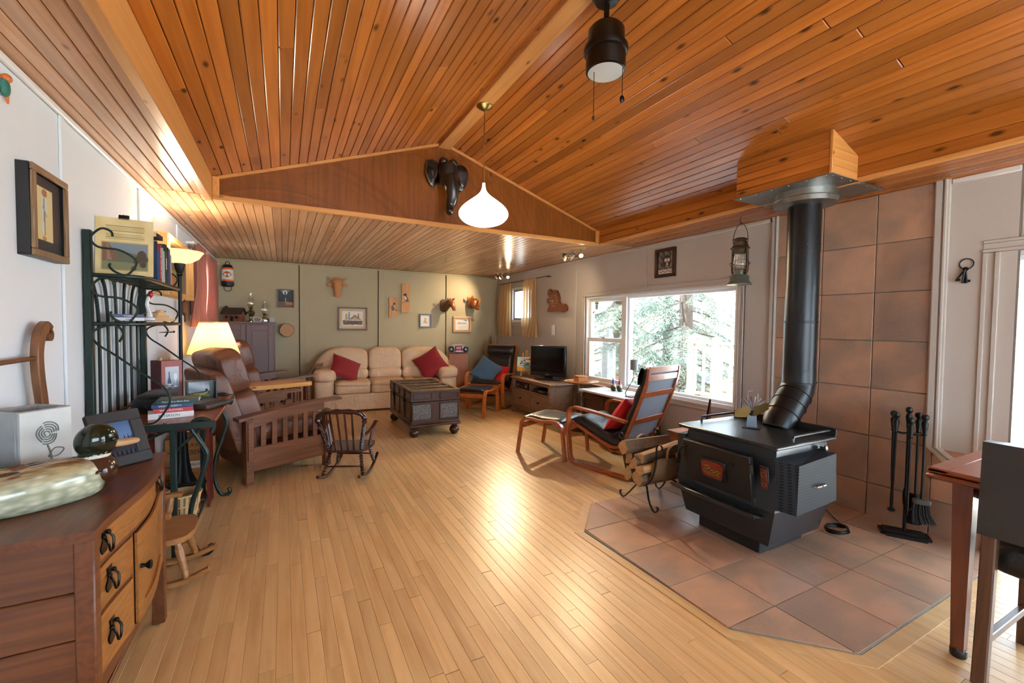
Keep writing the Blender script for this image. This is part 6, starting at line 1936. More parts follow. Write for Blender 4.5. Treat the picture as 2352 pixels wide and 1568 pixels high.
# ------------------------------------------------------------------ lamps
M['shade_glow'] = emis('lit_opal_glass', 'fff6ea', 3.2, 'f4f1ea')
pn = thing('pendant_lamp', 'lit white onion-shaped glass pendant lamp hanging from the ridge beam', 'lamp', (1.352, 3.065, 2.985))
part('canopy', MB().lathe([(.062, 0), (.060, -.008), (.03, -.028), (.006, -.034)], 24), M['brass'], pn)
part('cord', MB().tube([(0, 0, -.03), (0, 0, -.58)], .004, 8), M['brass'], pn)
pr = [(.010, -.575), (.012, -.60), (.022, -.635), (.052, -.67), (.105, -.71), (.155, -.75), (.182, -.785), (.188, -.81), (.180, -.835), (.150, -.865), (.105, -.885), (.05, -.898), (0, -.90)]
part('glass_shade', MB().lathe([(p.x, p.z) for p in cr([(r, 0, z) for r, z in pr], 3)], 40), M['shade_glow'], pn, 80)
fn = thing('ceiling_fan', 'black ceiling fan motor with round frosted light and pull chains', 'ceiling fan', (1.44, 1.768, 3.0))
M['fan_black'] = plain('fan_black', '0f0d0c', .3, .3, .05)
M['frost'] = plain('frosted_lens', 'b9bbba', .35, 0, .03)
part('canopy', MB().lathe([(.075, .012), (.075, -.02), (.055, -.05), (.02, -.06)], 28), M['fan_black'], fn)
part('downrod', MB().lathe([(.014, -.05), (.014, -.16)], 14), M['fan_black'], fn)
part('motor', MB().lathe([(.022, -.135), (.032, -.145), (.038, -.165), (.075, -.172), (.090, -.19), (.093, -.265), (.107, -.27), (.110, -.285), (.107, -.30), (.097, -.305)], 36), M['fan_black'], fn)
part('light_kit', MB().lathe([(.097, -.303), (.099, -.36), (.098, -.388), (.088, -.392)], 36), M['fan_black'], fn)
part('lens', MB().lathe([(.088, -.388), (.088, -.393), (.05, -.396), (0, -.397)], 36), M['frost'], fn)
for x, y, z1, bl in ((-.055, .02, -.605, .010), (.045, -.075, -.53, .016)):
    c_ = part('pull_chain', MB().tube([(x, y, -.36), (x, y, z1)], .0018, 6), M['black'], fn)
    part('chain_bob', MB().sq((x, y, z1-.015), (bl*.8, bl*.6, bl*1.2), 1, 1, 12, 8), M['fan_black'], c_)

M['birch'] = wood('birch_plate', 'd9ae78', 'c3945c', .4, 1, 0, False, .05)
M['bulb_hot'] = emis('spot_bulb', 'ffe2b0', 30)
M['spot_metal'] = plain('spot_steel', '9aa0a6', .25, .9, .03)
def track(lab, loc, rz, targets):
    t = thing('spot_track', lab, 'spotlight', loc, rz)
    part('plate', MB().ext([(p.x, p.y) for p in cr([(-.15, -.035, 0), (-.17, 0, 0), (-.15, .035, 0), (0, .045, 0), (.15, .035, 0), (.17, 0, 0), (.15, -.035, 0), (0, -.045, 0)], 4, True)], -.02, 0, 'z'), M['birch'], t, 50)
    inv = (Matrix.Translation(loc) @ Matrix.Rotation(rz, 4, 'Z')).inverted()
    for k, (tg_, en, ang_) in enumerate(targets):
        x = -.11+.11*k
        p0 = Vector((x, 0, -.085))
        d = (inv @ Vector(tg_)-p0).normalized()
        part('stem', MB().tube([(x, 0, -.02), (x, 0, -.09)], .007, 8), M['spot_metal'], t)
        hd_ = part('spot_head', MB().rod(p0-d*.035, p0+d*.055, [(.012, 0), (.026, .08), (.029, .5), (.032, 1)], 18), M['spot_metal'], t)
        part('wood_ring', MB().rod(p0+d*.005, p0+d*.03, [(.0305, 0), (.0325, 1)], 18), M['birch'], hd_)
        part('bulb', MB().rod(p0+d*.053, p0+d*.058, [(.026, 0), (.020, 1)], 14), M['bulb_hot'] if en else M['frost'], hd_)
        if en:
            o = lampbulb(t, p0+d*.07, en, (1, .74, .44), .016, 'SPOT', spot_size=R(ang_), spot_blend=1.0)
            o.rotation_mode = 'QUATERNION'; o.rotation_quaternion = (-d).to_track_quat('Z', 'Y')
track('three-head spotlight on birch plate nearest the gable wall', (3.12, 4.39, H-.001), math.atan2(-.89, .46), [((3.7, 5.6, 1.2), 12, 120), ((2.4, 6.4, .4), 30, 80), ((1.3, .9, .5), 110, 75)])
track('three-head spotlight on birch plate beside the curtained small window', (3.42, 6.90, H-.001), math.atan2(-.89, .46), [((2.75, 7.75, 1.75), 45, 85), ((1.4, 7.2, .7), 30, 80), ((2.0, 3.0, .1), 240, 70)])

tc = thing('floor_lamp', 'lit black torchiere floor lamp with alabaster bowl beside the baker rack', 'lamp', (-.735, 4.36, 0))
part('base', MB().lathe([(.105, 0), (.105, .012), (.085, .03), (.06, .10), (.045, .2), (.035, .35), (.028, .45)], 24, wob=lambda k, z: 1+(.05 if k % 2 else -.05)*(z > .02)), M['black'], tc, 0)
part('pole', MB().lathe([(.013, .44), (.013, 1.72)], 14), M['black'], tc)
part('socket_cup', MB().lathe([(.014, 1.70), (.022, 1.71), (.018, 1.72), (.03, 1.75), (.038, 1.80), (.03, 1.805)], 20), M['black'], tc)
t = NT('alabaster_glass')
bb_ = t.n('BsdfDiffuse', {0: S('f8f2e6')}); tl2 = t.n('BsdfTranslucent', {0: S('fff6e6')})
mx_ = t.n('MixShader', {0: .55, 1: bb_.outputs[0], 2: tl2.outputs[0]}); t.t.links.new(mx_.outputs[0], t.out.inputs[0])
part('glass_bowl', MB().lathe([(.03, 1.80), (.08, 1.812), (.13, 1.845), (.155, 1.885), (.165, 1.895), (.160, 1.900), (.148, 1.888), (.122, 1.852), (.075, 1.82), (.03, 1.808)], 36), t.m, tc, 60)
part('bulb', MB().ball((0, 0, 1.865), (.032, .032, .045), 14, 10), emis('torch_bulb', 'ffe0b0', 22), tc)
lampbulb(tc, (0, 0, 1.90), 32, (1, .86, .66), .05)

# ------------------------------------------------------------------ things on the left wall
M['black_frame'] = plain('black_frame', '1a1b1d', .4, 0, .05)
M['burl'] = wood('mottled_frame', '8a6f52', '5a4632', .4, 3, 2, False, .05)
def frame_thing(name, lab, cat, c, w, h, F, depth, bw, fm, art, pn_=60, mat_c=None, mat_w=0, gloss=False, rec=0, sidem=None):
    """framed picture centred at c on a wall; F one of FX, FXP, FY (face direction)"""
    t = thing(name, lab, cat, c)
    Fm = F
    for a, b, cc, d in ((-w/2, w/2, h/2-bw, h/2), (-w/2, w/2, -h/2, -h/2+bw), (-w/2, -w/2+bw, -h/2+bw, h/2-bw), (w/2-bw, w/2, -h/2+bw, h/2-bw)):
        mb = MB(); mb.M = Fm; mb.bx(a, b, cc, d, depth-.012 if sidem else 0, depth, .003)
        part('frame_side', mb, fm, t)
    if sidem:
        for a, b, cc, d in ((-w/2, w/2, h/2-.008, h/2), (-w/2, w/2, -h/2, -h/2+.008), (-w/2, -w/2+.008, -h/2+.008, h/2-.008), (w/2-.008, w/2, -h/2+.008, h/2-.008)):
            mb = MB(); mb.M = Fm; mb.bx(a, b, cc, d, 0, depth-.012, .001); part('frame_edge', mb, sidem, t)
    iw, ih = w-2*bw, h-2*bw
    if mat_w:
        mb = MB(); mb.M = Fm
        for a, b, cc, d in ((-iw/2, iw/2, ih/2-mat_w, ih/2), (-iw/2, iw/2, -ih/2, -ih/2+mat_w), (-iw/2, -iw/2+mat_w, -ih/2+mat_w, ih/2-mat_w), (iw/2-mat_w, iw/2, -ih/2+mat_w, ih/2-mat_w)):
            mb.bx(a, b, cc, d, .004, .007, .0005)
        part('mat_board', mb, plain('mat_'+mat_c, mat_c, .8, 0, .02), t)
    mb = MB(); mb.M = Fm; mb.bx(-w/2+.001, w/2-.001, -h/2+.001, h/2-.001, 0, .002 if not sidem else depth-.013-.012, 0); part('backing', mb, M['black_frame'], t)
    picture('print', art, iw-2*mat_w+.004, ih-2*mat_w+.004, t, Fm @ TR((0, 0, .003+rec)), pn_, M['gloss_print'] if gloss else None)
    return t
art = Art(lambda u, v: mixc('4a3c36', '3a3030', v) if v > .18 else S('2c2c30'))
art.poly([(.08, .17), (.72, .17), (.72, .86), (.08, .86)], 'c9b98a')
art.poly([(.34, .30), (.46, .24), (.50, .45), (.56, .6), (.54, .72), (.46, .78), (.36, .76), (.34, .6), (.38, .45)], 'c2c4bc').line([(.44, .72), (.46, .26)], .02, '6d6e68').line([(.40, .62), (.52, .5)], .015, '8f8f86')
art.ell(.46, .80, .09, .05, '9a6a4a').ell(.44, .19, .07, .03, 'a5713f')
frame_thing('framed_picture', 'deep black-sided frame with a pale figure print on the white wall', 'picture', (XL, 2.50, 1.760), .31, .355, FXP, .05, .028, M['burl'], art, 60, rec=.026, sidem=M['black_frame'])
# large shadow box with side of ribbed pine
sh = thing('shadow_box', 'deep pine shadow-box frame with floral art above the baker rack', 'picture', (XL, 4.85, 1.79))
hy_, hz_ = .54, .245
for a, b, c, d in ((-hy_, hy_, hz_-.04, hz_), (-hy_, hy_, -hz_, -hz_+.04), (-hy_, -hy_+.045, -hz_+.04, hz_-.04), (hy_-.045, hy_, -hz_+.04, hz_-.04)):
    part('frame_side', MB().bx(.0, .10, a, b, c, d, .004), M['pale_wood'], sh)
for k in range(8):
    part('side_rib', MB().bx(.008+.011*k, .016+.011*k, -hy_-.004, -hy_, -hz_+.01, hz_-.01, .002), M['pale_wood'], sh)
part('backing', MB().bx(0, .01, -hy_+.02, hy_-.02, -hz_+.02, hz_-.02, 0), M['black_frame'], sh)
art = Art(lambda u, v: mixc('5a5048', '6d6256', .5+.5*math.sin(8*u+6*v)))
art.ell(.22, .72, .13, .26, '4a4542').ell(.22, .72, .09, .18, 'b5523c').ell(.22, .72, .05, .1, '7d3a30')
art.poly([(.30, .05), (.62, .05), (.62, .5), (.30, .5)], '8a7a4a').ell(.45, .3, .12, .2, 'a56a3c').ell(.55, .45, .08, .14, '6d7a3c').ell(.75, .3, .1, .2, '5f6d3f').ell(.8, .6, .07, .12, 'a9432f')
picture('floral_print', art, 2*hy_-.09, 2*hz_-.08, sh, TR((.04, 0, 0)) @ FXP, 70)
hg = thing('hanging_pod', 'brown woven pod ornament with wire loop hanging below the shadow-box frame', 'ornament', (XL+.075, 5.05, 1.545))
part('pod', MB().sq((0, 0, -.085), (.028, .045, .075), .9, .9, 16, 12, lambda p: Vector((p.x, p.y*(1+.6*p.z/.075*.5), p.z))), plain('brown_pod', '6b4526', .7, 0, .35, 40, .5, 40), hg, 70)
part('loop', MB().tube(cr([(0, -.03, -.12), (0, -.025, -.19), (0, 0, -.215), (0, .025, -.19), (0, .03, -.12)], 4), .003, 6).tube([(0, 0, -.01), (0, 0, 0)], .002, 5), M['black'], hg)
bw_ = thing('bird_ornament', 'tiny orange and green bird ornament high on the white wall', 'ornament', (XL+.012, 2.27, 2.165))
part('body', MB().sq((0, -.005, 0), (.012, .022, .032), .9, .9, 14, 10), plain('teal_bird', '2a6a5c', .5, 0, .2), bw_)
part('head', MB().ball((.002, .0, .036), .016, 10, 8), plain('orange_bird', 'c2662c', .5), bw_)
part('tail', MB().tube([(0, .0, -.02), (0, .012, -.05)], [.008, .003], 8), plain('orange_tail', 'c2662c', .5), bw_)
# rust curtains
M['rust'] = cloth('rust_curtain', 'b5796a', .9, .06, 300, .1, .1, .3)
M['gold_sheer'] = cloth('gold_sheer', 'f2d8ac', .9, .05, 300, .1, .1, .65, .3)
def curtain(name, lab, wall, pts_top, pts_bot, z0, z1, m, waves, sg, group, amp=.022):
    """drape between (u0,u1) at top and bottom, u along the wall"""
    (a0, a1), (b0, b1) = pts_top, pts_bot
    def g(u, v):
        k = v
        uu = (a0+(a1-a0)*u)*(1-k)+(b0+(b1-b0)*u)*k
        d = amp*(1+.5*k)*math.sin(u*2*PI*waves+.7*math.sin(k*3))+.008*math.sin(u*31+k*5)
        return (wall+sg*(.075+d), uu, z1+(z0-z1)*v)
    return single(name, MB().shell(g, waves*10, 12, (sg*.002, 0, 0)), m, lab, 'curtain', group=group, smooth=80)
curtain('curtain', 'rust-coloured curtain panel nearer the shadow-box frame', XL, (5.70, 6.22), (5.40, 6.22), 1.285, 2.17, M['rust'], 5, 1, 'rust curtains on the white wall')
curtain('curtain', 'rust-coloured curtain panel nearer the sage wall', XL, (6.40, 7.25), (6.28, 7.27), 1.275, 2.16, M['rust'], 6, 1, 'rust curtains on the white wall')
rod = thing('curtain_rod', 'white curtain rod above the rust curtains', 'curtain rod', (XL+.075, 6.5, 2.16))
part('rod', MB().tube([(0, -.95, 0), (0, .95, 0)], .008, 10), M['white_trim'], rod)
for y in (-.9, .9): part('bracket', MB().bx(-.075, .01, y-.008, y+.008, -.012, .012, .003), M['white_trim'], rod)
curtain('curtain', 'sheer gold curtain panel nearer the sage wall on the small window', XR, (7.02, 7.45), (6.99, 7.55), 1.14, 2.105, M['gold_sheer'], 4, -1, 'gold curtains on the small window')
curtain('curtain', 'sheer gold curtain panel nearer the burl clock on the small window', XR, (6.14, 6.56), (6.09, 6.62), 1.15, 2.12, M['gold_sheer'], 5, -1, 'gold curtains on the small window')
rod = thing('curtain_rod', 'slim brown curtain rod above the gold curtains', 'curtain rod', (XR-.075, 6.62, 2.112))
part('rod', MB().tube([(0, -.88, .004), (0, .88, 0)], .006, 10), M['heron'], rod)
for y in (-.8, .8): part('bracket', MB().bx(-.008, .075, y-.006, y+.006, -.008, .008, .002), M['heron'], rod)

# ------------------------------------------------------------------ things on the sage wall
art = Art(lambda u, v: mixc('20262c', '3a444c', v))
art.poly([(0, 0), (1, 0), (1, .28), (.5, .33), (0, .30)], '6d5c50').poly([(.5, .12), (1, .12), (1, .27), (.5, .30)], 'b07a58').ell(.46, .86, .16, .13, 'd8dce2').ell(.46, .82, .05, .10, '23282e').line([(.5, .28), (.49, .5)], .03, 'c89a86').line([(.2, .94), (.72, .95)], .015, 'c9cdd2')
frame_thing('framed_picture', 'small framed night painting with a bright moon above the log slice', 'picture', (.037, YB, 1.720), .235, .285, FY, .04, .014, M['burl'], art, 56, gloss=False)
art = Art(lambda u, v: S('e6e2da'))
ra = random.Random(21)
art.poly([(.05, .12), (.95, .10), (.97, .36), (.04, .38)], '6a4a42').poly([(.1, .4), (.9, .4), (.9, .46), (.1, .46)], 'c9c0b4').poly([(.38, .45), (.6, .72), (.86, .45)], '8a8478').poly([(.45, .46), (.6, .66), (.78, .46)], 'b8a878')
art.line([(.36, .44), (.6, .74), (.88, .44)], .014, '38332f').poly([(.28, .45), (.36, .45), (.36, .95), (.31, .95)], '7f8a96').poly([(.16, .45), (.25, .45), (.24, .82), (.17, .82)], 'b59a5c').poly([(.72, .5), (.82, .5), (.80, .85), (.74, .85)], 'b57a5c')
for k in range(60): art.line([(ra.uniform(.04, .9), ra.uniform(.05, .38)), (ra.uniform(.04, .95), ra.uniform(.05, .38))][:1]*1+[(ra.uniform(.04, .95), ra.uniform(.06, .36))] if k < 4 else [(0, 0), (0, 0)], .006, '4a3a34')
for k in range(46): art.ell(ra.uniform(.05, .95), ra.uniform(.06, .36), .022, .02, ra.choice(('3d3a34', '6d7a58', '8a5a4c', 'a9a090')))
frame_thing('framed_print', 'brown-framed ink sketch of old buildings with cream mat above the sofa', 'picture', (1.036, YB, 1.422), .468, .382, FY, .035, .022, wood('walnut_frame', '6d4a2c', '4a3018', .4, 2, 0), art, 90, 'd2bb96', .045)
art = Art(lambda u, v: S('e4e0d6'))
art.ell(.5, .68, .2, .14, 'c9b8a6').ell(.42, .4, .16, .15, 'b9b2a6').ell(.62, .32, .13, .12, 'a9a49c').line([(.5, .2), (.45, .8)], .015, '8a8478').ell(.55, .55, .08, .08, 'cfa08c')
frame_thing('framed_print', 'little slate-blue frame with pale sketch below the driftwood birds', 'picture', (2.287, YB, 1.407), .225, .25, FY, .025, .020, plain('slate_frame', '5d6874', .5), art, 48, 'd8d6cf', .022)
art = Art(lambda u, v: S('eceae4'))
for k in range(3): art.line([(.25, .30-.06*k), (.75, .30-.06*k)], .008, 'cfccc4')
art.ell(.68, .84, .06, .03, '3d5a6d').ell(.78, .80, .07, .04, '2c4656').ell(.6, .85, .05, .02, '5d7a8a').ell(.48, .12, .02, .02, '55585a')
fs_ = frame_thing('framed_certificate', 'pale wood framed certificate lettered in grey below the animal heads', 'certificate', (2.998, YB, 1.353), .366, .302, FY, .03, .042, M['birch'], art, 60)
text('SPEEDERS', .05, plain('grey_letter', '6f6a66', .7), fs_, TR((0, -.0045, .015)) @ FY, width=.19)
sl_ = thing('log_slice', 'round bark-edged log slice plaque on the sage wall beside the mauve cabinet', 'plaque', (.047, YB-.03, 1.222), 0)
def ringmat():
    t = NT('log_end_grain')
    co = t.n('TexCoord').outputs['Object']
    ln_ = t.n('VectorMath', {0: co}, operation='LENGTH').outputs['Value']
    n = t.n('TexNoise', {'Vector': co, 'Scale': 22, 'Detail': 4}).outputs[0]
    w = t.math('PINGPONG', t.math('ADD', t.math('MULTIPLY', ln_, 90), t.math('MULTIPLY', n, 2.2)), .5)
    t.bsdf(t.mix(w, S('c79a6c'), S('a3714a')), .6)
    return t.m
mb = MB(); mb.M = Matrix.Rotation(PI/2, 4, 'X')
mb.lathe([(.098, -.03), (.100, .026), (.096, .03)], 30, wob=lambda k, z: 1+.03*math.sin(k*.9)+.02*math.sin(k*2.3))
part('wood', mb, ringmat(), sl_)
mb = MB(); mb.M = Matrix.Rotation(PI/2, 4, 'X')
mb.lathe([(.098, -.028), (.106, -.026), (.106, .022), (.098, .026)], 30, wob=lambda k, z: 1+.03*math.sin(k*.9)+.02*math.sin(k*2.3))
part('bark', mb, M['bark'], sl_)
# driftwood planks with painted birds
M['drift'] = wood('driftwood', 'cf9a66', 'a8754a', .6, 1.5, 2, False, .05, .2)
def drift(lab, c, w, h, big):
    t = thing('driftwood_plaque', lab, 'plaque', c)
    P = cr([(-w/2, 0, -h*.48), (-w*.3, 0, -h/2), (w*.35, 0, -h*.495), (w/2, 0, -h*.44), (w*.48, 0, 0), (w*.46, 0, h*.42), (w*.3, 0, h/2), (0, 0, h*.49 if big else h*.43), (-w*.35, 0, h/2), (-w*.5, 0, h*.42), (-w*.44, 0, h*.1)], 4, True)
    part('plank', MB().ext([(p.x, p.z) for p in P], -.028, 0, 'y'), M['drift'], t, 40)
    y = -.030
    if big:
        part('bird_body', MB().sq((.01, y, -.01), (.030, .004, .058), 1, 1, 16, 10, lambda p: Vector((p.x+p.z*-.35, p.y, p.z))), plain('blue_grey_bird', '4a5560', .6, 0, .2), t)
        part('bird_belly', MB().sq((-.004, y-.002, -.005), (.018, .004, .034), 1, 1, 14, 8, lambda p: Vector((p.x+p.z*-.45, p.y, p.z))), plain('white_belly', 'e0ddd4', .6), t)
        part('bird_head', MB().sq((-.006, y-.001, .056), (.026, .004, .022), 1, 1, 14, 8).tube([(-.02, y, .05), (-.062, y, .046)], [.007, .001], 6), plain('dark_bird_head', '27303a', .6), t)
        part('perch', MB().tube(cr([(-.06, y, -.10), (-.02, y, -.07), (.03, y, -.065), (.06, y, -.045)], 4), .004, 5), M['twig'], t)
    else:
        part('bird_body', MB().sq((.005, y, .0), (.026, .004, .062), 1, 1, 16, 10, lambda p: Vector((p.x+p.z*.25, p.y, p.z))), plain('grey_bird', '6b6a66', .6, 0, .25), t)
        part('bird_head', MB().sq((.02, y-.001, .062), (.016, .004, .02), 1, 1, 12, 8), plain('black_cap', '1f1f20', .6), t)
        part('bird_breast', MB().sq((.022, y-.002, .02), (.010, .003, .03), 1, 1, 12, 8), plain('pale_breast', 'cfc8ba', .6), t)
        part('perch', MB().tube(cr([(-.05, y, .03), (-.01, y, -.03), (.03, y, -.045), (.06, y, -.065)], 4), .004, 5), M['twig'], t)
drift('short driftwood plaque painted with a small grey bird', (1.703, YB, 1.632), .14, .34, False)
drift('tall driftwood plaque painted with a crested blue-grey bird', (1.922, YB, 1.806), .15, .505, True)
# hanging float in orange, white and black
by = thing('hanging_float', 'black, orange and white float with a shield emblem hanging on the sage wall', 'float', (-.722, YB-.095, 1.98))
bandm = {'k': plain('float_black', '121214', .5), 'o': plain('float_orange', 'd9601e', .5), 'w': plain('float_white', 'e2e0da', .5)}
prof = [('top_cap', 'k', [(.025, .205), (.055, .195), (.068, .165), (.070, .155)]), ('upper_band', 'o', [(.070, .155), (.072, .128)]), ('label_band', 'w', [(.072, .128), (.078, -.02)]), ('lower_band', 'o', [(.078, -.02), (.080, -.045)]), ('bottom_cap', 'k', [(.080, -.045), (.082, -.09), (.072, -.115), (.05, -.122), (.02, -.122)])]
lab_ = None
for nm_, k, p in prof:
    o = part(nm_, MB().lathe([(0, p[0][1])]+p+[(0, p[-1][1])], 30), bandm[k], by)
    if nm_ == 'label_band': lab_ = o
def wrap(x, z, e=0):
    r = .0752+.0006*(.054-z)*60*.1+.0015+e
    return Vector((r*math.sin(x/r), -r*math.cos(x/r), z))
def decal(poly, m, nm_, e=0):
    P = [wrap(x, z, e) for x, z in poly]; c = sum(P, Vector())/len(P); c = wrap(sum(p[0] for p in poly)/len(poly), sum(p[1] for p in poly)/len(poly), e)
    mb = MB().add([c]+P, [[0, i+1, (i+1) % len(P)+1] for i in range(len(P))])
    part(nm_, mb, m, lab_, 0)
shd = [(-.045, .085), (-.02, .092), (0, .102), (.02, .092), (.045, .085), (.04, .072), (.048, .058), (.048, .045), (.035, .025), (.015, .012), (0, .0), (-.015, .012), (-.035, .025), (-.048, .045), (-.048, .058), (-.04, .072)]
decal(shd, bandm['o'], 'shield')
decal([(-.058, .068), (.058, .068), (.058, .040), (-.058, .040)], bandm['k'], 'shield_bar', .0012)
def wraptext(s_, size, z, m, width):
    o = text(s_, size, m, lab_, Matrix(), 'lettering', .0002, width=width)
    for v in o.data.vertices:
        p = wrap(v.co.x, z+v.co.y, .0022+v.co.z); v.co = p
wraptext('HARLEY-DAVIDSON', .018, .054, bandm['w'], .104)
wraptext('MOTOR', .015, .080, bandm['k'], .05)
wraptext('CYCLES', .015, .029, bandm['k'], .055)
part('top_handle', MB().tube(cr([(-.025, 0, .195), (-.025, 0, .225), (-.012, 0, .245), (.012, 0, .245), (.025, 0, .225), (.025, 0, .195)], 4), .005, 8), bandm['k'], by)
part('bottom_handle', MB().tube(cr([(-.045, 0, -.115), (-.045, 0, -.15), (-.025, 0, -.18), (.025, 0, -.18), (.045, 0, -.15), (.045, 0, -.115)], 4), .005, 8), bandm['k'], by)

# animal heads
M['wicker_head'] = plain('carved_tan', 'c48a58', .65, 0, .12, 30, .8, 70)
sh_ = thing('steer_head', 'tan carved steer head with short horns on the sage wall', 'wall head', (.79, YB, 1.94))
part('skull', MB().tube(cr([(0, -.03, .10), (0, -.075, .07), (0, -.10, -.01), (0, -.105, -.08), (0, -.10, -.14), (0, -.085, -.155)], 4), [.070, .072, .074, .076, .078, .076, .072, .068, .064, .060, .056, .052, .050, .048, .046, .046, .046, .046, .044, .038, .025], 18, flat=.8, up=(0, 1, 0)), M['wicker_head'], sh_, 80)
part('neck_plate', MB().sq((0, -.02, .05), (.075, .03, .08), .6, .7, 18, 12), M['wicker_head'], sh_, 80)
for sg in (-1, 1):
    part('ear', MB().sq((sg*.115, -.045, .03), (.045, .014, .026), .9, 1, 16, 10, lambda p: Vector((p.x, p.y+.15*p.x*sg, p.z-.1*p.x*sg))), M['wicker_head'], sh_, 80)
    part('horn', MB().tube(cr([(sg*.045, -.05, .11), (sg*.095, -.055, .118), (sg*.13, -.055, .135), (sg*.145, -.055, .155)], 4), [.020, .019, .018, .017, .016, .015, .014, .012, .011, .009, .007, .005, .003], 10), M['wicker_head'], sh_)
    part('eye', MB().ball((sg*.05, -.125, .035), .009, 8, 6), M['cherry'], sh_)
M['head_wood'] = wood('polished_head_wood', '96541f', '5d2c10', .22, 2, 2, False, .05, spec=.7)
M['head_dark'] = wood('dark_zebra_wood', '6d4520', '33200f', .3, 4, 0, False, .05, 0, 12, spec=.6)
zb = thing('zebra_head', 'dark carved zebra head turned sideways on the sage wall above the small blue frame', 'wall head', (2.64, YB, 1.695))
part('mount', MB().sq((0, -.014, -.005), (.085, .014, .115), .7, .9, 20, 10), M['head_dark'], zb, 80)
part('neck', MB().tube(cr([(0, -.02, -.03), (.02, -.08, .0), (.045, -.14, .035), (.07, -.175, .045)], 4), [.095, .09, .086, .082, .079, .076, .073, .07, .067, .064, .062, .06, .058], 18), M['head_dark'], zb, 80)
part('muzzle', MB().tube(cr([(.06, -.165, .05), (.085, -.20, .02), (.105, -.225, -.04), (.118, -.235, -.085), (.12, -.235, -.10)], 4), [.055, .054, .053, .051, .049, .046, .043, .040, .037, .035, .033, .033, .034, .034, .03, .024, .012], 16), M['head_wood'], zb, 80)
for sg in (-1, 1):
    part('ear', MB().tube([(.06+.03*sg, -.165, .085), (.075+.055*sg, -.17, .115), (.08+.07*sg, -.17, .135)], [.016, .017, .003], 10, flat=.5), M['head_dark'], zb)
mb = MB()
for k in range(7): mb.box((.045-.010*k+.02, -.13+.016*k*1.0-.04, .105-.012*k*.6), (.022, .014, .045), .004, (0, R(10), R(20)))
part('mane', mb, M['head_dark'], zb)
rh = thing('rhino_head', 'polished carved rhinoceros head with upright horn on the sage wall near the corner', 'wall head', (3.17, YB, 1.755))
part('neck', MB().sq((0, -.06, 0), (.085, .07, .105), .9, .9, 22, 14), M['head_wood'], rh, 80)
part('skull', MB().sq((.025, -.14, -.005), (.072, .075, .095), .9, .9, 22, 14, lambda p: p+Vector((0, 0, -.25*max(0, -p.y)))), M['head_wood'], rh, 80)
part('muzzle', MB().sq((.05, -.20, -.095), (.045, .042, .038), .9, .9, 18, 12), M['head_wood'], rh, 80)
part('front_horn', MB().tube(cr([(.055, -.225, -.06), (.062, -.255, -.01), (.07, -.262, .06), (.082, -.25, .12)], 4), [.028, .027, .026, .025, .024, .022, .020, .018, .015, .012, .009, .006, .002], 12), M['head_wood'], rh, 80)
for x, z in ((-.10, .085), (.0, .12)):
    part('ear', MB().tube([(x*.7, -.09, z*.75), (x*.95, -.095, z), (x*1.05, -.095, z+.035)], [.02, .024, .003], 12, flat=.5), M['head_wood'], rh)
M['ebony'] = wood('ebony', '241d19', '0e0b0a', .28, 2, 2, False, .05, spec=.6)
ez = thing('elephant_head', 'black carved elephant head with small tusks on the gable wall', 'wall head', (1.362, YG, 2.66))
part('skull', MB().sq((0, -.075, .06), (.095, .085, .125), .8, .85, 26, 18), M['ebony'], ez, 80)
for sg in (-1, 1): part('dome', MB().ball((sg*.045, -.085, .175), (.042, .04, .035), 14, 10), M['ebony'], ez, 80)
tk = cr([(0, -.12, .02), (.012, -.155, -.06), (.018, -.15, -.15), (.006, -.13, -.22), (-.008, -.14, -.275), (-.012, -.165, -.305)], 5)
part('trunk', MB().tube(tk, [.072-.045*k/(len(tk)-1) for k in range(len(tk))], 18), M['ebony'], ez, 80)
for sg in (-1, 1):
    P = cr([(sg*.07, -.04, .15), (sg*.14, -.05, .185), (sg*.195, -.06, .15), (sg*.205, -.06, .06), (sg*.175, -.055, -.02), (sg*.14, -.05, -.055), (sg*.105, -.045, -.03), (sg*.08, -.04, .04)], 4, True)
    c = sum(P, Vector())/len(P)
    def ear(u, v, P=P, c=c):
        p = P[int(round(u*len(P))) % len(P)]; q = c+(p-c)*v
        return q+Vector((0, -.03*(1-v*v)+.012*math.cos(v*7), 0))
    n_ = len(P)
    vs = [c+Vector((0, -.03, 0))]; fs = []
    rings = 5
    for r_ in range(1, rings+1):
        for k in range(n_): vs.append(c+(P[k]-c)*(r_/rings)+Vector((0, -.03*(1-(r_/rings)**2)-.008*math.cos(r_*2.2), 0)))
    for k in range(n_): fs.append([0, 1+k, 1+(k+1) % n_])
    for r_ in range(rings-1):
        for k in range(n_): fs.append([1+r_*n_+k, 1+r_*n_+(k+1) % n_, 1+(r_+1)*n_+(k+1) % n_, 1+(r_+1)*n_+k])
    o0 = len(vs); vs += [p+Vector((0, .025, 0)) for p in P]; last = 1+(rings-1)*n_
    for k in range(n_): fs.append([last+k, last+(k+1) % n_, o0+(k+1) % n_, o0+k])
    fs.append(list(range(o0, o0+n_)))
    part('ear', MB().add(vs, fs), M['ebony'], ez, 60)
    part('tusk', MB().tube(cr([(sg*.045, -.13, -.06), (sg*.052, -.165, -.09), (sg*.06, -.185, -.115)], 4), [.011, .010, .009, .008, .007, .006, .005, .004, .002], 10), plain('ivory_wood', 'd8b88c', .4), ez)

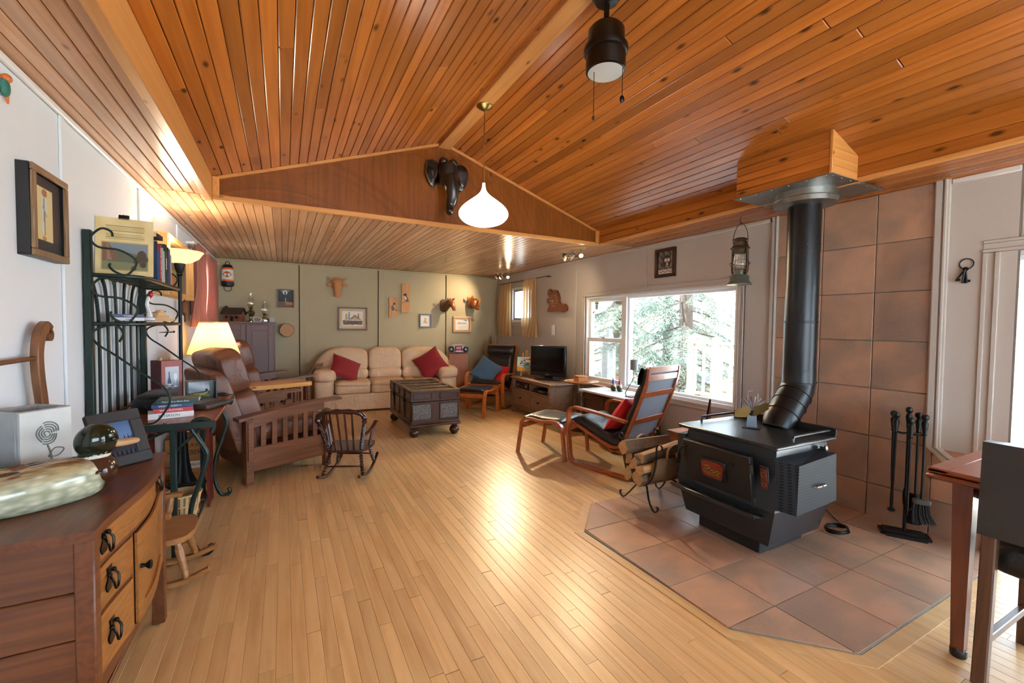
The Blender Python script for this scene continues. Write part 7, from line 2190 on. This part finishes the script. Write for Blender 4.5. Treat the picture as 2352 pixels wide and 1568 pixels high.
# ------------------------------------------------------------------ things on the right wall
art = Art(lambda u, v: S('d9d3c8') if v < .22 else mixc('2a2624', 'c9c0b2', .25+.25*math.sin(17*u+9*v)*math.sin(11*v)))
art.ell(.55, .55, .26, .28, '3a3431').ell(.48, .62, .09, .08, 'd8d0c4').ell(.66, .62, .08, .08, 'd8d0c4').poly([(.48, .3), (.66, .3), (.6, .52), (.54, .52)], 'ded7cb').ell(.57, .36, .05, .04, '1a1817').poly([(.34, .8), (.44, .7), (.36, .95)], '2a2624').poly([(.68, .72), (.78, .95), (.8, .72)], '2a2624').line([(.1, .13), (.2, .08), (.3, .15), (.45, .09), (.6, .16), (.8, .10), (.95, .15)], .012, '3a3431')
frame_thing('framed_photo', 'dark brown framed black-and-white wolf portrait above the big window', 'picture', (XR, 3.485, 2.045), .285, .315, FX, .03, .035, M['trunk'], art, 60)
ckm = wood('burl_clock_wood', '7a3c1c', '40180c', .2, 1.6, 2, False, .05, 0, 12, spec=.7)
bc = thing('burl_clock', 'irregular polished burl wood clock on the wall between the windows', 'clock', (XR, 5.58, 1.73))
# outline in (along wall: +u to the right = -y, z)
pts_ = [(-.27, .10), (-.255, .165), (-.205, .185), (-.17, .15), (-.15, .135), (-.10, .16), (-.04, .155), (.02, .10), (.05, .03), (.055, -.03), (.11, -.06), (.19, -.06), (.245, -.095), (.25, -.15), (.20, -.175), (.08, -.17), (-.10, -.165), (-.24, -.17), (-.27, -.15), (-.235, -.10), (-.225, -.05), (-.28, -.025), (-.285, .03), (-.23, .045), (-.225, .075)]
P = cr([(0, -u, z) for u, z in pts_], 3, True)
part('burl_slab', MB().ext([(p.y, p.z) for p in P], -.04, 0, 'x'), ckm, bc, 40)
numc = plain('pale_numerals', 'd6a876', .5)
mb_list = []
for k in range(12):
    a = PI/2-2*PI*k/12
    c = Vector((-.043, .09-.0-.088*math.cos(a), -.0+.088*math.sin(a)))
    u = Vector((0, -math.cos(a), math.sin(a)))
    part('numeral', MB().bar([c-u*.012, c+u*.012], .003, .008, (1, 0, 0)), numc, bc)
part('hour_hand', MB().bar([(-.046, .09, 0), (-.046, .105, -.05)], .002, .008, (1, 0, 0)), numc, bc)
part('minute_hand', MB().bar([(-.048, .09, 0), (-.048, .17, -.004)], .002, .006, (1, 0, 0)), plain('white_hand', 'e6e1d8', .5), bc)
sw = thing('light_switch', 'white light switch plate on the wall below the burl clock', 'switch', (XR, 5.725, 1.273))
part('plate', MB().bx(-.006, 0, -.045, .045, -.08, .08, .003), M['white_trim'], sw)
part('rocker', MB().bx(-.010, -.006, -.018, .018, 0, .05, .002), M['white_trim'], sw)
part('rocker', MB().bx(-.010, -.006, -.018, .018, -.055, -.008, .002), M['white_trim'], sw)
ol = thing('wall_outlet', 'white wall outlet low on the right wall behind the corner chair', 'outlet', (XR, 7.0, .32))
part('plate', MB().bx(-.005, 0, -.035, .035, -.057, .057, .002), M['white_trim'], ol)
for z in (-.022, .022): part('socket', MB().bx(-.007, -.005, -.016, .016, z-.013, z+.013, .002), M['white_trim'], ol)
ky = thing('key_ring', 'ring of old black iron keys hanging on the wall panel beside the patio door', 'keys', (XR-.014, 1.088, 1.70))
part('ring', MB().tube([(-.004, .032*math.cos(2*PI*k/24), .045+.032*math.sin(2*PI*k/24)) for k in range(24)], .0028, 6, True), M['cast'], ky)
for k, a in enumerate((-.05, .03, .10, -.55, -.12)):
    u = Vector((0, math.sin(a)*-1, -math.cos(a))); c = Vector((-.006-.004*k, 0, .012)); s_ = u.cross(Vector((1, 0, 0)))
    L_ = .085 if k != 3 else .08
    mb = MB().tube([c, c+u*L_], .0045, 7)
    mb.tube([c+u*(-.002)+(u*math.cos(q)+s_*math.sin(q))*.009 for q in [2*PI*j/12 for j in range(12)]], .003, 5, True)
    mb.box(tuple(c+u*(L_-.012)+s_*.008), (.004, .016, .014), .001)
    part('key', mb, M['cast'], ky)
part('nail', MB().tube([(.0, 0, .079), (-.008, 0, .079)], .003, 6), M['steel'], ky)
# barn lantern hanging from the soffit
M['rusty'] = plain('rusty_tin', '5c4c3e', .65, .4, .3, 40, .2, 80)
M['sage_tin'] = plain('green_enamel_tin', '66756a', .35, .2, .12, 30)
la = thing('barn_lantern', 'old rusty barn lantern with green base hanging from the pine soffit', 'lantern', (3.45, 2.41, 2.284))
part('hook', MB().tube(cr([(0, 0, 0), (0, .008, -.03), (0, .0, -.055), (0, -.01, -.05)], 4), .0025, 6), M['black'], la)
part('bail', MB().tube(cr([(0, -.062, -.24), (0, -.068, -.19), (0, -.05, -.11), (0, 0, -.052), (0, .05, -.11), (0, .068, -.19), (0, .062, -.24)], 5), .003, 6), M['rusty'], la)
part('chimney_cap', MB().lathe([(0, -.178), (.03, -.18), (.062, -.195), (.040, -.20), (.040, -.21)], 22), M['rusty'], la)
part('hood', MB().lathe([(.040, -.205), (.050, -.215), (.054, -.25), (.075, -.265), (.078, -.272), (.054, -.275), (.052, -.305), (.044, -.312)], 24), M['rusty'], la)
for sg in (-1, 1):
    part('side_tube', MB().tube(cr([(0, sg*.045, -.225), (0, sg*.064, -.26), (0, sg*.066, -.34), (0, sg*.068, -.45), (0, sg*.055, -.485), (0, sg*.04, -.487)], 5), .011, 8), M['rusty'], la)
part('globe', MB().lathe([(.042, -.312), (.050, -.36), (.055, -.40), (.050, -.435), (.040, -.452)], 24), M['oil_glass'], la)
part('globe_guard', MB().tube([(.078*math.cos(2*PI*k/28), .078*math.sin(2*PI*k/28), -.385+.012*math.sin(4*PI*k/28)) for k in range(28)], .0022, 5, True).tube([(.078*math.cos(2*PI*k/28), .078*math.sin(2*PI*k/28), -.415-.012*math.sin(4*PI*k/28)) for k in range(28)], .0022, 5, True), M['rusty'], la)
part('burner', MB().lathe([(.048, -.448), (.052, -.455), (.044, -.47), (.044, -.492)], 22), M['sage_tin'], la)
part('fuel_tank', MB().lathe([(.035, -.490), (.070, -.500), (.075, -.512), (.075, -.545), (.082, -.555), (.098, -.572), (.098, -.578), (.0, -.578)], 28), M['sage_tin'], la)
# suncatcher birdhouse in the side sash
sn = thing('suncatcher', 'little birdhouse suncatcher stuck in the corner of the side window pane', 'suncatcher', (XR+.05, 4.73, 1.625))
part('house', MB().bx(-.003, .003, -.028, .032, -.055, .02, .001), plain('pale_blue_house', '9fc0c4', .5), sn)
part('roof', MB().bx(-.005, .005, -.04, .042, .02, .036, .002), plain('green_roof', '3c8a4a', .5), sn)
part('roof_cap', MB().bx(-.005, .005, -.03, .03, .036, .05, .002), plain('yellow_roof', 'd8b52c', .5), sn)
for y, z in ((-.008, -.01), (.014, -.01), (.0, -.04)): part('hole', MB().bx(-.005, -.002, y-.004, y+.004, z-.007, z+.007, 0), M['void'], sn)
b_ = thing('bird_decal', 'yellow bird suncatcher just below the birdhouse on the side window', 'suncatcher', (XR+.05, 4.795, 1.535))
part('body', MB().sq((0, 0, 0), (.004, .026, .012), 1, 1, 12, 8, lambda p: Vector((p.x, p.y, p.z-.6*p.y))), plain('yellow_bird', 'cda51e', .5), b_)
part('wing', MB().sq((-.004, .004, -.004), (.002, .014, .006), 1, 1, 10, 6), plain('dark_wing', '2a2a20', .5), b_)

# ------------------------------------------------------------------ outdoors, seen through the big window
def snowm():
    t = NT('snow_ground')
    co = t.n('NewGeometry').outputs['Position']
    n = t.n('TexNoise', {'Vector': co, 'Scale': .9, 'Detail': 5}).outputs[0]
    t.bsdf(t.mix(t.n('MapRange', {0: n, 1: .45, 2: .7}).outputs[0], S('e4e2de'), S('a9a393')), .9)
    return t.m
GZ = -.55
gr = MB().bx(-30, 40, -30, 40, GZ-.2, GZ, 0)
g_ = part('ground', gr, snowm(), None, 0); g_['kind'] = 'structure'
M['needle'] = plain('spruce_needles', '65766a', .8, 0, .3, 3)
M['trunk_bark'] = plain('spruce_bark', '4a4038', .95, 0, .25, 14, .6, 25)
def spruce(lab, loc, hgt, rmax, seed, z0=.6, dens=1.0, tw=1.35):
    t = thing('spruce_tree', lab, 'tree', loc, 0, 'spruces beyond the window')
    r_ = random.Random(seed)
    part('trunk', MB().tube([(0.03*math.sin(k), .03*math.cos(k*1.3), hgt*k/10) for k in range(11)], [.15*(1-.085*k) for k in range(11)], 12), M['trunk_bark'], t)
    fo_ = MB(); br = MB()
    vs, fs = [], []
    nbr = int(80*dens)
    for k in range(nbr):
        z = z0+(hgt-z0)*(k/nbr)**1.15
        L = rmax*(1-z/hgt)**.75*(.7+.5*r_.random())+.1
        a = k*2.399+r_.uniform(-.3, .3)
        d = Vector((math.cos(a), math.sin(a), 0)); s_ = Vector((-math.sin(a), math.cos(a), 0))
        pts = [Vector((0, 0, z))+d*(L*q)+Vector((0, 0, L*(-.12*q-.55*q*q+.30*q**4))) for q in (0, .25, .5, .75, 1)]
        br.tube(pts, [.022, .016, .011, .007, .003], 5)
        m_ = int((9+L*11)*tw)
        for j in range(m_):
            q = .18+.82*j/m_
            i = min(3, int(q*4)); f = q*4-i
            p = pts[i].lerp(pts[i+1], f)
            for sg in (-1, 1):
                tl_ = (.10+.26*L*.5*(1-q)+.10*r_.random())
                td = (d*.55+s_*sg*.8+Vector((0, 0, -.25-.35*r_.random()))).normalized()
                # a twig: drooping spray of needles, each a thin leaf-like sliver
                nn = max(6, int(tl_*55))
                for q2 in range(nn):
                    b = p+td*(tl_*q2/nn)+Vector((0, 0, -.10*(q2/nn)**2))
                    nd = (td*.6+s_*r_.uniform(-1, 1)+d*r_.uniform(-.7, .7)+Vector((0, 0, r_.uniform(-.9, .5)))).normalized()
                    wv = nd.cross(Vector((r_.uniform(-1, 1), r_.uniform(-1, 1), r_.uniform(-1, 1)))).normalized()*.011
                    o = len(vs)
                    e = b+nd*.085
                    vs += [b-wv*.5, b+wv*.5, e]
                    fs.append((o, o+1, o+2))
    me = bpy.data.meshes.new('foliage'); me.from_pydata(vs, [], fs)
    part('foliage', me, M['needle'], t, 0, kind='stuff')
    part('branches', br, M['trunk_bark'], t, 30, kind='stuff')
    return len(fs)
nt_ = 0
nt_ += spruce('tall spruce with thick trunk in the middle of the big window', (6.55, 5.65, GZ), 9.0, 2.4, 1, .7, 1.25)
nt_ += spruce('full spruce spreading wide branches beside the window mullion', (6.9, 7.9, GZ), 8.0, 2.5, 2, .4, 1.25)
nt_ += spruce('slim spruce between the thick-trunked one and the wide one', (7.9, 7.3, GZ), 7.0, 1.7, 5, .3)
nt_ += spruce('smaller spruce standing far back behind the shed', (11.2, 7.0, GZ), 6.5, 1.8, 3, .4, .8)
print('needles', nt_)
M['fence_wood'] = wood('weathered_fence', 'cfbba2', 'a48c74', .8, 1, 2, False, .15, .2)
M['post_grey'] = plain('grey_post', '8b8d8e', .9, 0, .2, 12, .4, 20)
gp_ = thing('grey_post', 'weathered grey gatepost standing close outside the side window', 'post', (4.75, 5.62, GZ), R(20))
part('shaft', MB().tube([(0, 0, 0), (.0, 0, 1.55), (.0, 0, 1.62)], [.12, .12, .09], 8), M['post_grey'], gp_)
part('cap', MB().tube([(0, 0, 1.60), (.03, 0, 1.85)], [.11, .03], 8), M['post_grey'], gp_)
DKZ = .15
A_, B_ = at(1588, 830, y=5.0), at(1712, 830, x=6.1)
A_.z = B_.z = DKZ
dv_ = B_-A_; dl = dv_.length
rl_ = thing('deck_railing', 'wooden deck railing with balusters running outside the big window', 'railing', A_, math.atan2(dv_.y, dv_.x))
part('top_rail', MB().bx(-.1, dl+.1, -.05, .05, .93, .97, .004), M['fence_wood'], rl_)
part('bottom_rail', MB().bx(-.1, dl+.1, -.02, .02, .10, .15, .004), M['fence_wood'], rl_)
for k in range(3): part('post', MB().bx(dl*k/2-.05, dl*k/2+.05, -.05, .05, 0, 1.04, .004), M['fence_wood'], rl_)
nb2 = int(dl/.14)
for k in range(nb2): part('baluster', MB().bx(dl*(k+.5)/nb2-.018, dl*(k+.5)/nb2+.018, -.018, .018, .15, .93, .003), M['fence_wood'], rl_)
dkk = thing('wooden_deck', 'raised wooden deck under the railing outside', 'deck', (0, 0, 0))
nx_ = Vector((-dv_.y, dv_.x, 0)).normalized()
if nx_.dot(Vector((1, 1, 0))) < 0: nx_ = -nx_
for k in range(12):
    c0 = A_+nx_*(-.15+.145*k); c1 = B_+nx_*(-.15+.145*k)
    part('deck_board', MB().bar([c0+Vector((0, 0, -.02)), c1+Vector((0, 0, -.02))], .14, .03, tuple(nx_)), M['fence_wood'], dkk)
for q in (A_, B_):
    for k in (0, 1.4): part('deck_post', MB().bx(q.x+nx_.x*k-.06, q.x+nx_.x*k+.06, q.y+nx_.y*k-.06, q.y+nx_.y*k+.06, GZ, DKZ-.035, .004), M['fence_wood'], dkk)
A_, B_ = at(1612, 760, y=6.9), at(1715, 760, x=9.2)
A_.z = B_.z = GZ
dv_ = B_-A_; dl = dv_.length; nk = int(dl/.17)
fe = thing('board_fence', 'tall fence of weathered vertical boards beyond the deck railing', 'fence', A_, math.atan2(dv_.y, dv_.x))
for k in range(nk):
    part('board', MB().bx(.17*k, .17*k+.14, 0, .02, .05, 2.3+.18*math.sin(k*1.7), .003), M['fence_wood'], fe)
part('rail', MB().bx(0, dl, .02, .06, .6, .7, .003), M['fence_wood'], fe)
part('rail', MB().bx(0, dl, .02, .06, 1.7, 1.8, .003), M['fence_wood'], fe)
pq = at(1648, 925, z=GZ+.3); pq.z = GZ
ph = thing('playhouse', 'small wooden playhouse with gabled roof in the yard', 'playhouse', (pq.x, pq.y, GZ), R(-40))
M['play_wood'] = wood('playhouse_wood', 'd0aa7c', 'a97f54', .8, 1, 2, False, .1)
part('wall', MB().ext([(-.55, 0), (.55, 0), (.55, .62), (0, 1.0), (-.55, .62)], -.5, -.46, 'y').ext([(-.55, 0), (.55, 0), (.55, .62), (0, 1.0), (-.55, .62)], .46, .5, 'y'), M['play_wood'], ph)
part('wall', MB().bx(-.55, -.51, -.46, .46, 0, .62).bx(.51, .55, -.46, .46, 0, .62), M['play_wood'], ph)
for sg in (-1, 1): part('roof_slope', MB().bar([(sg*.70, 0, .52), (0, 0, 1.02)], 1.25, .04, (0, 1, 0)), M['post_grey'], ph)
part('door', MB().bx(-.15, .15, -.52, -.50, 0, .5), plain('blue_door', '6f93b5', .6), ph)
for x in (-.36, .36): part('window', MB().bx(x-.09, x+.09, -.515, -.50, .3, .5), plain('pale_blue_pane', '9fb8cc', .3), ph)
sd = thing('garden_shed', 'low grey-roofed garden shed far behind the playhouse', 'shed', (13.5, 5.6, GZ), R(30))
part('walls', MB().bx(-1.6, 1.6, -1.1, 1.1, 0, 1.7, .01), M['play_wood'], sd)
for sg in (-1, 1): part('roof_slope', MB().bar([(0, sg*1.4, 1.6), (0, 0, 2.3)], 3.6, .08, (1, 0, 0)), M['post_grey'], sd)
